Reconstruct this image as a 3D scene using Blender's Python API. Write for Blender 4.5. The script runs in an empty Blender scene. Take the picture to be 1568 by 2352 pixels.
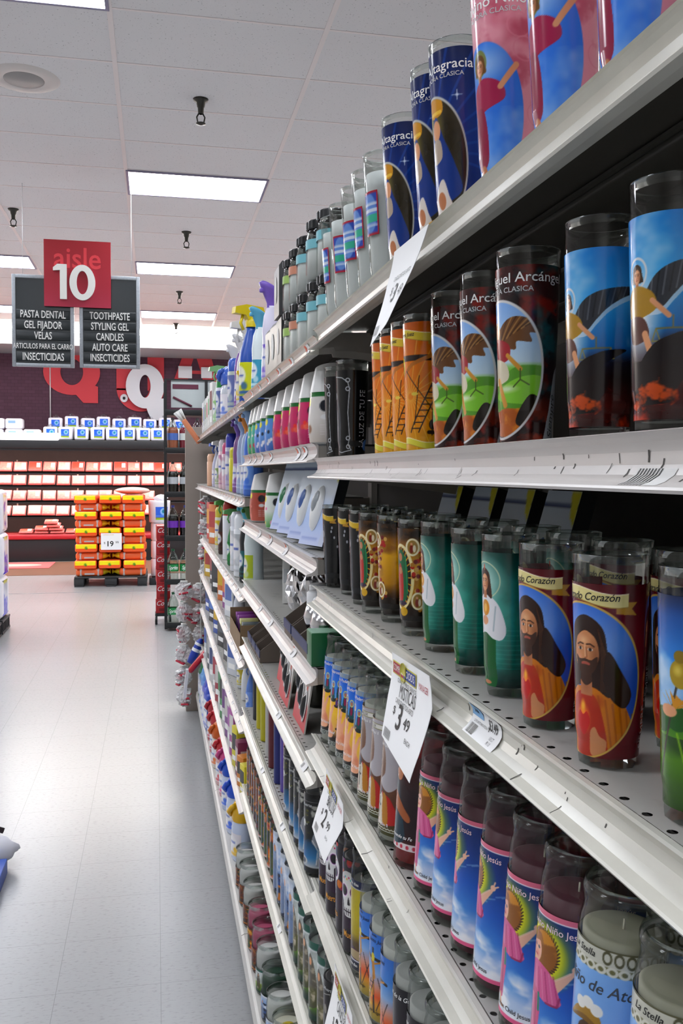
import bpy, bmesh, math, random
import numpy as np
from mathutils import Vector, Matrix, Euler
SC = bpy.context.scene
COL = SC.collection
PI = math.pi
R = math.radians
rnd = random.Random(7)

# ------------------------------------------------------------------ camera, world, exposure
cam_d = bpy.data.cameras.new('camera')
cam = bpy.data.objects.new('camera', cam_d); COL.objects.link(cam)
F_PX = 2110.0
cam_d.sensor_fit = 'VERTICAL'; cam_d.sensor_height = 24.0; cam_d.sensor_width = 16.0
cam_d.lens = 24.0 * F_PX / 2352.0
cam_d.clip_start = 0.02; cam_d.clip_end = 100
YAW, PIT, ROL = R(11.4), R(2.46), R(0.27)
_f = Vector((math.sin(YAW)*math.cos(PIT), math.cos(YAW)*math.cos(PIT), -math.sin(PIT)))
_r = Vector((math.cos(YAW), -math.sin(YAW), 0)); _u = _r.cross(_f)
_r2 = _r*math.cos(ROL) + _u*math.sin(ROL); _u2 = -_r*math.sin(ROL) + _u*math.cos(ROL)
M = Matrix((_r2, _u2, -_f)).transposed().to_4x4(); M.translation = (0, 0, 1.57)
cam.matrix_world = M
SC.camera = cam
w = bpy.data.worlds.new('store_ambient'); SC.world = w; w.use_nodes = True
w.node_tree.nodes['Background'].inputs[0].default_value = (.9, .92, 1, 1)
w.node_tree.nodes['Background'].inputs[1].default_value = 0.2
SC.view_settings.view_transform = 'Standard'
try: SC.view_settings.look = 'None'
except Exception: pass
SC.view_settings.gamma = 1.0
SC.view_settings.use_curve_mapping = False
SC.view_settings.exposure = 1.12
SC.cycles.transparent_max_bounces = 24
SC.cycles.max_bounces = 8
SC.cycles.diffuse_bounces = 4
SC.cycles.glossy_bounces = 3
SC.cycles.transmission_bounces = 4
SC.cycles.sample_clamp_indirect = 6.0
SC.cycles.caustics_reflective = False
SC.cycles.caustics_refractive = False
LAMP = 9.0            # ceiling troffers
STRIP = 30.0          # cove strip over the meat case
CASE = 20.0          # pink lamps inside the meat case

# ------------------------------------------------------------------ colours and materials
def lin(c): return tuple((x/12.92 if x <= .04045 else ((x+.055)/1.055)**2.4) for x in c)
def hx(s):
    s = s.lstrip('#'); return tuple(int(s[i:i+2], 16)/255 for i in (0, 2, 4))
def C_(c):
    return hx(c) if isinstance(c, str) else c
_mats = {}
def mat(name, col='888888', rough=.5, metal=0., spec=.5, noise=0., nscale=30., emit=0., bump=0., coat=0.):
    if name in _mats: return _mats[name]
    m = bpy.data.materials.new(name); m.use_nodes = True; _mats[name] = m
    nt = m.node_tree; b = nt.nodes['Principled BSDF']
    c = lin(C_(col))+(1,)
    b.inputs['Base Color'].default_value = c
    b.inputs['Roughness'].default_value = rough
    b.inputs['Metallic'].default_value = metal
    b.inputs['Specular IOR Level'].default_value = spec
    if coat: b.inputs['Coat Weight'].default_value = coat; b.inputs['Coat Roughness'].default_value = .06
    if emit:
        b.inputs['Emission Color'].default_value = c; b.inputs['Emission Strength'].default_value = emit
    if noise or bump:
        tc = nt.nodes.new('ShaderNodeTexCoord'); n = nt.nodes.new('ShaderNodeTexNoise')
        n.inputs['Scale'].default_value = nscale; n.inputs['Detail'].default_value = 5
        nt.links.new(tc.outputs['Object'], n.inputs['Vector'])
        if noise:
            mr = nt.nodes.new('ShaderNodeMapRange'); mr.inputs[3].default_value = 1-noise; mr.inputs[4].default_value = 1+noise*.5
            nt.links.new(n.outputs['Fac'], mr.inputs[0])
            mx = nt.nodes.new('ShaderNodeMix'); mx.data_type = 'RGBA'; mx.blend_type = 'MULTIPLY'
            mx.inputs[0].default_value = 1; mx.inputs[6].default_value = c
            nt.links.new(mr.outputs[0], mx.inputs[7]); nt.links.new(mx.outputs[2], b.inputs['Base Color'])
        if bump:
            bp = nt.nodes.new('ShaderNodeBump'); bp.inputs['Strength'].default_value = bump
            nt.links.new(n.outputs['Fac'], bp.inputs['Height']); nt.links.new(bp.outputs[0], b.inputs['Normal'])
    return m
def glass(name, tint='ffffff', refl=1.0, rough=.02, edge=.45):
    """thin clear glass or film: see-through in the middle, mirror-like and darker at the rims"""
    if name in _mats: return _mats[name]
    m = bpy.data.materials.new(name); m.use_nodes = True; _mats[name] = m
    nt = m.node_tree; nt.nodes.clear()
    out = nt.nodes.new('ShaderNodeOutputMaterial')
    tr = nt.nodes.new('ShaderNodeBsdfTransparent'); gl = nt.nodes.new('ShaderNodeBsdfGlossy')
    gl.inputs['Roughness'].default_value = rough
    lw = nt.nodes.new('ShaderNodeLayerWeight'); lw.inputs[0].default_value = .35
    mr = nt.nodes.new('ShaderNodeMapRange'); mr.inputs[3].default_value = .03*refl; mr.inputs[4].default_value = edge*refl
    nt.links.new(lw.outputs['Fresnel'], mr.inputs[0])
    mx = nt.nodes.new('ShaderNodeMixShader')
    t = lin(C_(tint)); tr.inputs[0].default_value = t+(1,)
    nt.links.new(mr.outputs[0], mx.inputs[0]); nt.links.new(tr.outputs[0], mx.inputs[1]); nt.links.new(gl.outputs[0], mx.inputs[2])
    nt.links.new(mx.outputs[0], out.inputs[0])
    return m
def emitter(name, col, strength):
    if name in _mats: return _mats[name]
    m = bpy.data.materials.new(name); m.use_nodes = True; _mats[name] = m
    nt = m.node_tree; nt.nodes.clear(); o = nt.nodes.new('ShaderNodeOutputMaterial'); e = nt.nodes.new('ShaderNodeEmission')
    e.inputs[0].default_value = lin(C_(col))+(1,); e.inputs[1].default_value = strength
    nt.links.new(e.outputs[0], o.inputs[0]); return m
def printed(name='printed_label', rough=.16, coat=0.):
    if name in _mats: return _mats[name]
    m = bpy.data.materials.new(name); m.use_nodes = True; _mats[name] = m
    nt = m.node_tree; b = nt.nodes['Principled BSDF']
    a = nt.nodes.new('ShaderNodeAttribute'); a.attribute_name = 'Ink'
    nt.links.new(a.outputs['Color'], b.inputs['Base Color']); b.inputs['Roughness'].default_value = rough
    b.inputs['Coat Weight'].default_value = coat
    return m
INK = printed(); INKM = printed('printed_paper', .55)
GLASS = glass('clear_jar_glass', 'f2f5f3'); FILM = glass('clear_plastic_film', 'f0f2f4', 1.2, .12, .5)
PET = glass('clear_bottle_plastic', 'dfe8e4', .9, .05, .5)
WHITEINK = mat('white_print', 'f4f4f2', .4); BLACKINK = mat('black_print', '141414', .5)

# ------------------------------------------------------------------ mesh building
class MB:
    def __init__(s): s.ch = []; s.mats = []; s.n = 0
    def mi(s, m):
        if m not in s.mats: s.mats.append(m)
        return s.mats.index(m)
    def add(s, V, F, m, smooth=False, col=None):
        V = np.asarray(V, float).reshape(-1, 3)
        s.ch.append((V, F, s.mi(m), smooth, col)); return s
    def box(s, c, d, m, bev=0., rot=None, seg=2):
        if bev <= 0:
            x, y, z = [k/2 for k in d]
            V = np.array([(i*x, j*y, k*z) for i in (-1, 1) for j in (-1, 1) for k in (-1, 1)], float)
            F = [(0, 1, 3, 2), (4, 6, 7, 5), (0, 4, 5, 1), (2, 3, 7, 6), (0, 2, 6, 4), (1, 5, 7, 3)]
        else:
            V, F = _rbox(tuple(round(k, 5) for k in d), round(bev, 5), seg)
        if rot is not None: V = V @ np.array(rot.to_3x3()).T
        return s.add(V+np.array(c), F, m, bev > 0)
    def lathe(s, prof, m, seg=32, c=(0, 0, 0), sx=1., sy=1., ax=None, smooth=True, capb=False, capt=False, a0=0., a1=2*PI, lean=None):
        P = np.array(prof, float); n = len(P); full = abs(a1-a0-2*PI) < 1e-6
        k = seg if full else seg+1
        a = a0+(a1-a0)*np.arange(k)/seg
        V = np.zeros((n, k, 3)); V[..., 0] = P[:, :1]*np.cos(a)*sx; V[..., 1] = P[:, :1]*np.sin(a)*sy; V[..., 2] = P[:, 1:2]
        V = V.reshape(-1, 3)
        i, j = np.meshgrid(np.arange(n-1), np.arange(k if full else k-1), indexing='ij'); j2 = (j+1) % k
        F = np.stack([i*k+j, i*k+j2, (i+1)*k+j2, (i+1)*k+j], -1).reshape(-1, 4)
        if ax is not None: V = V @ np.array(ax.to_3x3()).T
        s.add(V+np.array(c), F, m, smooth)
        F2 = []
        if capb: F2.append(tuple(range(k-1, -1, -1)))
        if capt: F2.append(tuple((n-1)*k+q for q in range(k)))
        if F2: s.add(V+np.array(c), F2, m, False)
        return s
    def tube(s, pts, r, m, seg=8, caps=True):
        P = [Vector(p) for p in pts]; n = len(P); rr = r if isinstance(r, (list, tuple)) else [r]*n
        V = []; up = Vector((0, 0, 1)); pn = None
        for i in range(n):
            t = (P[min(i+1, n-1)]-P[max(i-1, 0)]).normalized()
            if pn is None:
                q = up if abs(t.z) < .95 else Vector((1, 0, 0)); nn = t.cross(q).normalized()
            else: nn = (pn-t*pn.dot(t)).normalized()
            pn = nn; b = t.cross(nn)
            for k in range(seg):
                a = 2*PI*k/seg; V.append(P[i]+(nn*math.cos(a)+b*math.sin(a))*rr[i])
        F = [(i*seg+k, i*seg+(k+1) % seg, (i+1)*seg+(k+1) % seg, (i+1)*seg+k) for i in range(n-1) for k in range(seg)]
        if caps: F += [tuple(range(seg-1, -1, -1)), tuple((n-1)*seg+k for k in range(seg))]
        return s.add([tuple(v) for v in V], F, m, True)
    def prism(s, poly, d0, d1, m, axes='xz', smooth=False):
        """polygon in the plane of two axes, extruded along the third from d0 to d1"""
        ia = 'xyz'.index(axes[0]); ib = 'xyz'.index(axes[1]); ic = 3-ia-ib
        n = len(poly); V = np.zeros((2*n, 3))
        for i, p in enumerate(poly):
            for k, d in ((0, d0), (n, d1)): V[i+k, ia] = p[0]; V[i+k, ib] = p[1]; V[i+k, ic] = d
        F = [(i, (i+1) % n, n+(i+1) % n, n+i) for i in range(n)]
        s.add(V, F, m, smooth); s.add(V, [tuple(range(n-1, -1, -1)), tuple(range(n, 2*n))], m, False); return s
    def grid(s, P, m, smooth=True, col=None):
        """P: array rows x cols x 3, colour rows x cols x 3 in sRGB"""
        P = np.asarray(P, float); n, k = P.shape[:2]
        i, j = np.meshgrid(np.arange(n-1), np.arange(k-1), indexing='ij')
        F = np.stack([i*k+j, i*k+j+1, (i+1)*k+j+1, (i+1)*k+j], -1).reshape(-1, 4)
        return s.add(P.reshape(-1, 3), F, m, smooth, None if col is None else col.reshape(-1, 3))
    def text(s, txt, m, fn, size=1., cx=0., cy=0., sx=1., shear=0., bold=0., align='CENTER'):
        V, T = _text(txt, shear, bold, align)
        if len(V) == 0: return s
        X = cx+V[:, 0]*size*sx; Y = cy+V[:, 1]*size
        s.add(np.array([fn(a, b) for a, b in zip(X, Y)]), T, m, False); return s
    def mesh(s, name):
        me = bpy.data.meshes.new(name)
        Vs = []; loops = []; starts = []; mi = []; sm = []; cols = []; off = 0; ls = 0; hascol = any(c[4] is not None for c in s.ch)
        for V, F, m, smooth, col in s.ch:
            Vs.append(V)
            if isinstance(F, np.ndarray):
                loops.append((F+off).ravel()); k = F.shape[1]; q = len(F); starts.append(ls+np.arange(q)*k); ls += q*k
            else:
                q = len(F); L = [len(f) for f in F]
                loops.append(np.array([i for f in F for i in f], int)+off)
                st = np.concatenate([[0], np.cumsum(L)[:-1]]) if q else np.zeros(0, int); starts.append(ls+st); ls += sum(L)
            mi.append(np.full(q, m)); sm.append(np.full(q, smooth))
            if hascol: cols.append(np.full((len(V), 3), .5) if col is None else col)
            off += len(V)
        V = np.concatenate(Vs); L = np.concatenate(loops).astype(np.int32); st = np.concatenate(starts).astype(np.int32)
        me.vertices.add(len(V)); me.vertices.foreach_set('co', V.astype(np.float32).ravel())
        me.loops.add(len(L)); me.loops.foreach_set('vertex_index', L)
        me.polygons.add(len(st)); me.polygons.foreach_set('loop_start', st)
        me.polygons.foreach_set('material_index', np.concatenate(mi).astype(np.int32))
        me.polygons.foreach_set('use_smooth', np.concatenate(sm).astype(bool))
        me.update(calc_edges=True)
        if hascol:
            c = np.concatenate(cols); c = np.clip(c, 0, 1); c = np.where(c <= .04045, c/12.92, ((c+.055)/1.055)**2.4)
            a = me.color_attributes.new('Ink', 'FLOAT_COLOR', 'POINT')
            a.data.foreach_set('color', np.concatenate([c, np.ones((len(c), 1))], 1).astype(np.float32).ravel())
        for m in s.mats: me.materials.append(m)
        me.validate(); return me
    def build(s, name, parent=None, loc=None, rot=None):
        o = bpy.data.objects.new(name, s.mesh(name)); COL.objects.link(o)
        if parent is not None: o.parent = parent
        if loc is not None: o.location = loc
        if rot is not None: o.rotation_euler = rot
        return o
_rb = {}
def _rbox(d, bev, seg):
    k = (d, bev, seg)
    if k not in _rb:
        bm = bmesh.new(); bmesh.ops.create_cube(bm, size=1); bmesh.ops.scale(bm, vec=d, verts=bm.verts)
        bmesh.ops.bevel(bm, geom=bm.edges[:]+bm.verts[:], offset=min(bev, min(d)*.49), segments=seg, profile=.5, affect='EDGES')
        bm.verts.index_update()
        _rb[k] = (np.array([v.co[:] for v in bm.verts]), [tuple(v.index for v in f.verts) for f in bm.faces]); bm.free()
    return _rb[k]
_tx = {}
def _text(txt, shear, bold, align):
    k = (txt, shear, bold, align)
    if k not in _tx:
        cu = bpy.data.curves.new('t', 'FONT'); cu.body = txt; cu.align_x = align; cu.align_y = 'CENTER'; cu.size = 1
        cu.shear = shear; cu.offset = bold; cu.resolution_u = 3; cu.fill_mode = 'FRONT'
        o = bpy.data.objects.new('t', cu); COL.objects.link(o)
        me = bpy.data.meshes.new_from_object(o)
        V = np.array([v.co[:2] for v in me.vertices]).reshape(-1, 2)
        me.calc_loop_triangles(); T = np.array([t.vertices[:] for t in me.loop_triangles], int).reshape(-1, 3)
        bpy.data.objects.remove(o); bpy.data.curves.remove(cu); bpy.data.meshes.remove(me); _tx[k] = (V, T)
    return _tx[k]

# ------------------------------------------------------------------ things, labels, copies
def tag(o, label, cat, group=None, kind=None):
    o['label'] = label; o['category'] = cat
    if group: o['group'] = group
    if kind: o['kind'] = kind
    return o
def thing(name, label, cat, loc=(0, 0, 0), rz=0., group=None, tilt=0.):
    o = bpy.data.objects.new(name, None); COL.objects.link(o); o.empty_display_size = .02
    o.rotation_mode = 'ZYX'; o.location = loc; o.rotation_euler = (0, tilt, rz)
    return tag(o, label, cat, group)
def struct(o): o['kind'] = 'structure'; return o
def dup(root, label, loc, rz=0., group=None, tilt=0.):
    r = root.copy(); COL.objects.link(r); r.location = loc; r.rotation_euler = (0, tilt, rz); r['label'] = label
    if group: r['group'] = group
    def kids(a, b):
        for ch in list(a.children):
            c = ch.copy(); COL.objects.link(c); c.parent = b; kids(ch, c)
    kids(root, r); return r
_proto = {}
def place(key, maker, name, label, cat, loc, rz=0., group=None, tilt=0.):
    """first of a kind is built by maker(root); the rest are copies of it"""
    if key in _proto: return dup(_proto[key], label, loc, rz, group, tilt)
    t = thing(name, label, cat, loc, rz, group, tilt); maker(t); _proto[key] = t; return t
ORD = ['nearest', 'second', 'third', 'fourth', 'fifth', 'sixth', 'seventh', 'eighth', 'ninth', 'tenth', 'eleventh', 'twelfth', 'thirteenth',
       'fourteenth', 'fifteenth', 'sixteenth', 'seventeenth', 'eighteenth', 'nineteenth', 'twentieth']
def nth(i): return ORD[i] if i == 0 else ORD[i]+' nearest'

# ------------------------------------------------------------------ room
def tile_mat(name, col, kind):
    m = bpy.data.materials.new(name); m.use_nodes = True; nt = m.node_tree; b = nt.nodes['Principled BSDF']
    L = nt.links.new; tc = nt.nodes.new('ShaderNodeTexCoord')
    n1 = nt.nodes.new('ShaderNodeTexNoise'); n1.inputs['Scale'].default_value = 24 if kind == 'floor' else 90; n1.inputs['Detail'].default_value = 6
    mp = nt.nodes.new('ShaderNodeMapping'); mp.inputs['Scale'].default_value = (2.2, 5, 1) if kind == 'floor' else (1, 1, 1)
    L(tc.outputs['Object'], mp.inputs[0]); L(mp.outputs[0], n1.inputs['Vector'])
    r1 = nt.nodes.new('ShaderNodeValToRGB'); e = r1.color_ramp.elements
    c = np.array(lin(C_(col)))
    if kind == 'floor':
        e[0].position = .30; e[0].color = tuple(c*.80)+(1,); e[1].position = .44; e[1].color = tuple(c)+(1,)
        q = r1.color_ramp.elements.new(.66); q.color = tuple(c*1.02)+(1,); q = r1.color_ramp.elements.new(.76); q.color = tuple(np.minimum(c*1.06, .9))+(1,)
    else:
        e[0].position = .27; e[0].color = tuple(c*.35)+(1,); e[1].position = .36; e[1].color = tuple(c)+(1,)
    L(n1.outputs['Fac'], r1.inputs[0])
    src = r1.outputs[0]
    if kind == 'floor':
        # thin dark seams between 12 inch tiles
        sp = nt.nodes.new('ShaderNodeSeparateXYZ'); L(tc.outputs['Object'], sp.inputs[0])
        def seam(out, off, per):
            a = nt.nodes.new('ShaderNodeMath'); a.operation = 'ADD'; a.inputs[1].default_value = off+per*100; L(out, a.inputs[0])
            d = nt.nodes.new('ShaderNodeMath'); d.operation = 'MODULO'; d.inputs[1].default_value = per; L(a.outputs[0], d.inputs[0])
            k = nt.nodes.new('ShaderNodeMath'); k.operation = 'LESS_THAN'; k.inputs[1].default_value = .0016; L(d.outputs[0], k.inputs[0]); return k.outputs[0]
        mx0 = nt.nodes.new('ShaderNodeMath'); mx0.operation = 'MAXIMUM'
        L(seam(sp.outputs[0], -.007, .31), mx0.inputs[0]); L(seam(sp.outputs[1], -.02, .31), mx0.inputs[1])
        mx = nt.nodes.new('ShaderNodeMix'); mx.data_type = 'RGBA'; L(mx0.outputs[0], mx.inputs[0]); L(src, mx.inputs[6])
        mx.inputs[7].default_value = tuple(c*.66)+(1,); src = mx.outputs[2]
        n2 = nt.nodes.new('ShaderNodeTexNoise'); n2.inputs["Scale"].default_value = 6; L(tc.outputs['Object'], n2.inputs['Vector'])
        mr = nt.nodes.new('ShaderNodeMapRange'); mr.inputs[3].default_value = .25; mr.inputs[4].default_value = .27; L(n2.outputs['Fac'], mr.inputs[0]); L(mr.outputs[0], b.inputs['Roughness'])
        b.inputs['Specular IOR Level'].default_value = .45
    else: b.inputs['Roughness'].default_value = .9
    L(src, b.inputs['Base Color'])
    return m
XW0, XW1, YW0, YW1, ZC = -7.0, 6.0, -4.5, 17.5, 3.98
m_floor = tile_mat('speckled_vinyl_tile', 'a1a2a3', 'floor'); m_ceil = tile_mat('speckled_ceiling_board', 'e6e4e5', 'ceil')
m_wall = mat('painted_plaster', 'd8d4ce', .8)
struct(MB().box(((XW0+XW1)/2, (YW0+YW1)/2, -.05), (XW1-XW0, YW1-YW0, .1), m_floor).build('floor'))
struct(MB().box(((XW0+XW1)/2, (YW0+YW1)/2, ZC+.05), (XW1-XW0, YW1-YW0, .1), m_ceil).build('ceiling'))
def brick_mat():
    m = bpy.data.materials.new('purple_painted_brick'); m.use_nodes = True; nt = m.node_tree; b = nt.nodes['Principled BSDF']
    tc = nt.nodes.new('ShaderNodeTexCoord'); mp = nt.nodes.new('ShaderNodeMapping'); mp.inputs['Rotation'].default_value = (R(90), 0, 0)
    br = nt.nodes.new('ShaderNodeTexBrick'); br.inputs['Scale'].default_value = 4.2; br.inputs['Mortar Size'].default_value = .012
    br.inputs[1].default_value = lin(hx('5d3a4c'))+(1,); br.inputs[2].default_value = lin(hx('553545'))+(1,); br.inputs[3].default_value = lin(hx('472c3a'))+(1,)
    nt.links.new(tc.outputs['Object'], mp.inputs[0]); nt.links.new(mp.outputs[0], br.inputs[0]); nt.links.new(br.outputs[0], b.inputs['Base Color'])
    b.inputs['Roughness'].default_value = .8; return m
struct(MB().box(((XW0+XW1)/2, YW1+.05, ZC/2), (XW1-XW0, .1, ZC), brick_mat()).build('wall_back'))
struct(MB().box((XW0-.05, (YW0+YW1)/2, ZC/2), (.1, YW1-YW0, ZC), m_wall).build('wall_left'))
struct(MB().box((XW1+.05, (YW0+YW1)/2, ZC/2), (.1, YW1-YW0, ZC), m_wall).build('wall_right'))
struct(MB().box(((XW0+XW1)/2, YW0-.05, ZC/2), (XW1-XW0, .1, ZC), m_wall).build('wall_front'))
# soffit of pale planks with a light cove above it, and the strip floor in front of the meat case
m_plank = mat('pale_wood_planks', 'cfc6ba', .6, noise=.25, nscale=6)
mb = MB()
for i, z in enumerate((3.70, 3.765, 3.83)):
    x = XW0+rnd.random()
    xs = [XW0]
    while x < XW1: xs.append(x); x += rnd.uniform(.9, 1.9)
    xs.append(XW1)
    for a, b2 in zip(xs, xs[1:]):
        mb.box(((a+b2)/2, 16.24, z+.031), (b2-a-.006, .06, .060), mat('plank_%d' % rnd.randrange(4), ['d2cabf', 'b9ae9f', 'c8bfb2', 'dad3c9'][rnd.randrange(4)], .6, noise=.15, nscale=8), .004)
struct(mb.build('trim_1'))
mb = MB(); mb.box((-.5, 16.86, 3.69), (13, 1.26, .012), mat('soffit_edge_grey', 'a9adb2', .5)).box((-.5, 16.19, 3.70), (13, .05, .03), mat('soffit_edge_grey'))
struct(mb.build('trim_2'))
t = thing('cove_light', 'long bright white light strip under the ceiling above the planked soffit', 'light', (-.5, 16.1, 3.93))
MB().box((0, .1, .0), (12.9, .1, .06), mat('fixture_white', 'eeeeee', .4)).build('housing', t)
MB().box((0, .0, -.0), (12.9, .09, .085), emitter('cove_glow', 'fff8f0', STRIP)).build('diffuser', t)
m_brown = mat('brown_vinyl_floor', '7b5b48', .35, noise=.2, nscale=4)
struct(MB().box((-1, 15.45, .002), (11.9, 2.1, .004), m_brown).build('floor_2'))
struct(MB().box((-1, 12.30, .0015), (11.9, .03, .003), mat('grey_seam', '8d8f92', .4)).build('trim_3'))
# ceiling grid: T bars
m_tbar = mat('white_t_bar', 'efe6e4', .5)
mb = MB()
xs = [-.23+1.15*k for k in range(-5, 6)]; ys = [7.63+.65*k for k in range(-18, 13)]
for x in xs: mb.box((x, 6.0, ZC-.001), (.028, 20.4, .010), m_tbar)
for y in ys: mb.box((-.5, y, ZC-.0005), (12.9, .016, .005), m_tbar)
struct(mb.build('trim_4'))

# ------------------------------------------------------------------ ceiling lights, sprinklers, speaker
m_fix = mat('fixture_white'); m_glow = emitter('troffer_glow', 'f3f7ff', LAMP); m_frame = mat('troffer_frame', '8a86a0', .4)
def mk_light(t):
    mb = MB()
    for x in (-.565, .565): mb.box((x, 0, -.006), (.02, .64, .014), m_frame)
    for y in (-.31, .31): mb.box((0, y, -.006), (1.11, .02, .014), m_frame)
    mb.build('frame', t)
    MB().box((0, 0, -.006), (1.11, .60, .006), m_glow).build('diffuser', t)
def ceil_light(x, y, label): place('light', mk_light, 'ceiling_light', label, 'light', (x, y, ZC-.002), 0, 'ceiling light panels')
ceil_light(.345, 7.955, 'largest bright ceiling light panel, right of the red aisle sign')
ceil_light(.345, 11.21, 'middle ceiling light panel beyond the largest one, just right of the aisle sign')
ceil_light(.345, 14.46, 'farthest ceiling light panel above the meat case, right of the aisle sign')
ceil_light(-.805, 4.72, 'ceiling light panel cut off at the top left edge of the photo')
ceil_light(-1.955, 11.21, 'ceiling light panel left of the aisle sign at the left edge')
ceil_light(-1.955, 14.46, 'farther ceiling light panel at the left edge, beside the dark sign board')
for x, y, s in [(.345, 1.11, 'over the aisle just above the camera'), (.345, -2.15, 'over the aisle behind the camera'), (-3.1, 4.72, 'far left of the aisle near the camera'),
                (-1.955, 1.11, 'left of the aisle beside the camera'), (-1.955, -2.15, 'left of the aisle behind the camera'), (-4.255, 11.21, 'over the far left aisle'), (-4.255, 14.46, 'over the far left end of the meat case'), (-4.255, 7.955, 'over the left neighbour aisle'),
                (2.645, 7.955, 'over the right neighbour aisle'), (2.645, 11.21, 'over the far part of the right neighbour aisle'), (2.645, 14.46, 'over the right end of the meat case'), (2.645, 4.72, 'over the near part of the right neighbour aisle'), (4.945, 7.955, 'over the outer right aisle'), (4.945, 11.21, 'over the far outer right aisle'), (4.945, 14.46, 'at the far right corner'), (-1.955, 7.955, 'left of the aisle sign, out of the photo'), (-6.3, 11.21, 'at the far left wall'), (-6.3, 14.46, 'at the far left corner'), (-4.255, 1.11, 'over the left neighbour aisle beside the camera')]:
    ceil_light(x, y, 'unseen ceiling light panel '+s)  # panels out of view, several added to brighten the ceiling and goods
m_chr = mat('aged_chrome', '4a4844', .35, .9)
def mk_spr(t):
    MB().lathe([(.0, 0), (.05, 0), (.045, -.012), (.03, -.02), (.024, -.05), (.02, -.055), (.018, -.09), (.012, -.095)], m_chr, 20).build('escutcheon', t)
    mb = MB()
    for a in (0, PI): mb.tube([(.012*math.cos(a), .012*math.sin(a), -.09), (.026*math.cos(a), .026*math.sin(a), -.115), (.02*math.cos(a), 0, -.145), (0, 0, -.155)], .005, m_chr, 8)
    mb.build('frame_arms', t)
    MB().lathe([(0, -.15), (.03, -.152), (.032, -.158), (.006, -.165), (0, -.165)], m_chr, 16).build('deflector', t)
for i, (x, y, s) in enumerate([(.292, 6.12, 'nearest of the four above the aisle'), (.307, 9.48, 'second above the aisle, past the largest light'), (.315, 12.6, 'third above the aisle, between two lights'), (.325, 15.3, 'farthest above the aisle, by the soffit'), (-1.28, 9.0, 'at the left, above the aisle sign')]):
    place('spr', mk_spr, 'fire_sprinkler', 'dark metal fire sprinkler on the ceiling, '+s, 'sprinkler', (x, y, ZC), 0, 'ceiling sprinklers')
t = thing('ceiling_speaker', 'round white ceiling speaker with a grey grille at upper left', 'speaker', (-.787, 6.03, ZC))
MB().lathe([(.12, -.008), (.13, -.012), (.20, -.008), (.215, 0)], mat('speaker_white', 'd8d2ce', .5), 48).build('rim', t)
MB().lathe([(0, -.010), (.12, -.010), (.122, -.006)], mat('speaker_grille', 'a8a4a2', .6, noise=.3, nscale=300), 48).build('grille', t)

# ------------------------------------------------------------------ gondola shelving
X0 = .2525
def perf_mat(name, col):
    m = bpy.data.materials.new(name); m.use_nodes = True; _mats[name] = m
    nt = m.node_tree; L = nt.links.new; b = nt.nodes['Principled BSDF']; out = nt.nodes['Material Output']
    tc = nt.nodes.new('ShaderNodeTexCoord'); sp = nt.nodes.new('ShaderNodeSeparateXYZ'); L(tc.outputs['Object'], sp.inputs[0])
    def mth(op, a, bb=None, c=None):
        k = nt.nodes.new('ShaderNodeMath'); k.operation = op
        for i, q in enumerate((a, bb, c)):
            if q is None: continue
            if isinstance(q, (int, float)): k.inputs[i].default_value = q
            else: L(q, k.inputs[i])
        return k.outputs[0]
    dx = mth('MINIMUM', mth('ABSOLUTE', mth('SUBTRACT', sp.outputs[0], .0150)), mth('ABSOLUTE', mth('SUBTRACT', sp.outputs[0], .335)))
    dy = mth('SUBTRACT', mth('MODULO', mth('ADD', sp.outputs[1], 10.0), .0255), .01275)
    dd = mth('ADD', mth('MULTIPLY', dx, dx), mth('MULTIPLY', dy, dy))
    hole = mth('LESS_THAN', dd, .0030**2)
    n = nt.nodes.new('ShaderNodeTexNoise'); n.inputs['Scale'].default_value = 25; n.inputs['Detail'].default_value = 6; L(tc.outputs['Object'], n.inputs[0])
    rp = nt.nodes.new('ShaderNodeValToRGB'); e = rp.color_ramp.elements; c = np.array(lin(C_(col)))
    e[0].position = .22; e[0].color = tuple(c*.55)+(1,); e[1].position = .4; e[1].color = tuple(c)+(1,)
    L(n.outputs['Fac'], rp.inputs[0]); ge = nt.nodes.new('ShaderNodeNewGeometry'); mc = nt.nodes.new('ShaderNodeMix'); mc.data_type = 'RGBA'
    L(ge.outputs['Backfacing'], mc.inputs[0]); L(rp.outputs[0], mc.inputs[6]); mc.inputs[7].default_value = lin(hx('48453e'))+(1,); L(mc.outputs[2], b.inputs['Base Color']); b.inputs['Roughness'].default_value = .38  # back faces darkened in colour to stand for shade below the plate
    tr = nt.nodes.new('ShaderNodeBsdfTransparent'); mx = nt.nodes.new('ShaderNodeMixShader')
    L(hole, mx.inputs[0]); L(b.outputs[0], mx.inputs[1]); L(tr.outputs[0], mx.inputs[2]); L(mx.outputs[0], out.inputs[0])
    return m
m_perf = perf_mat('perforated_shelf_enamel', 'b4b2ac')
m_lip = mat('cream_channel_enamel', 'd3d1c6', .24, noise=.18, nscale=18)
m_lipg = mat('grey_channel_enamel', 'cfcac6', .3, noise=.12, nscale=14)
m_brk = mat('grey_bracket_steel', 'a9a49c', .45, noise=.15, nscale=25)
m_und = mat('underside_shade', '45423b', .5, noise=.15, nscale=20)  # shade under the shelves put into the colour of sheet and ribs
m_back = mat('shelf_back_panel', '4b4743', .7)
m_deck = mat('base_enamel', 'cfcdc8', .4, noise=.15, nscale=12)
LIP = [(0, .0005), (.0025, .0012), (.0045, -.0015), (.0075, -.0045), (.0095, -.010), (.0095, -.017), (.0062, -.0225), (.0005, -.0262), (-.0070, -.0285),
       (-.0082, -.0300), (-.0070, -.0318), (.0020, -.0315), (.0120, -.0300), (.0120, -.003), (.008, .0005)]
LIP = LIP + []
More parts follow.
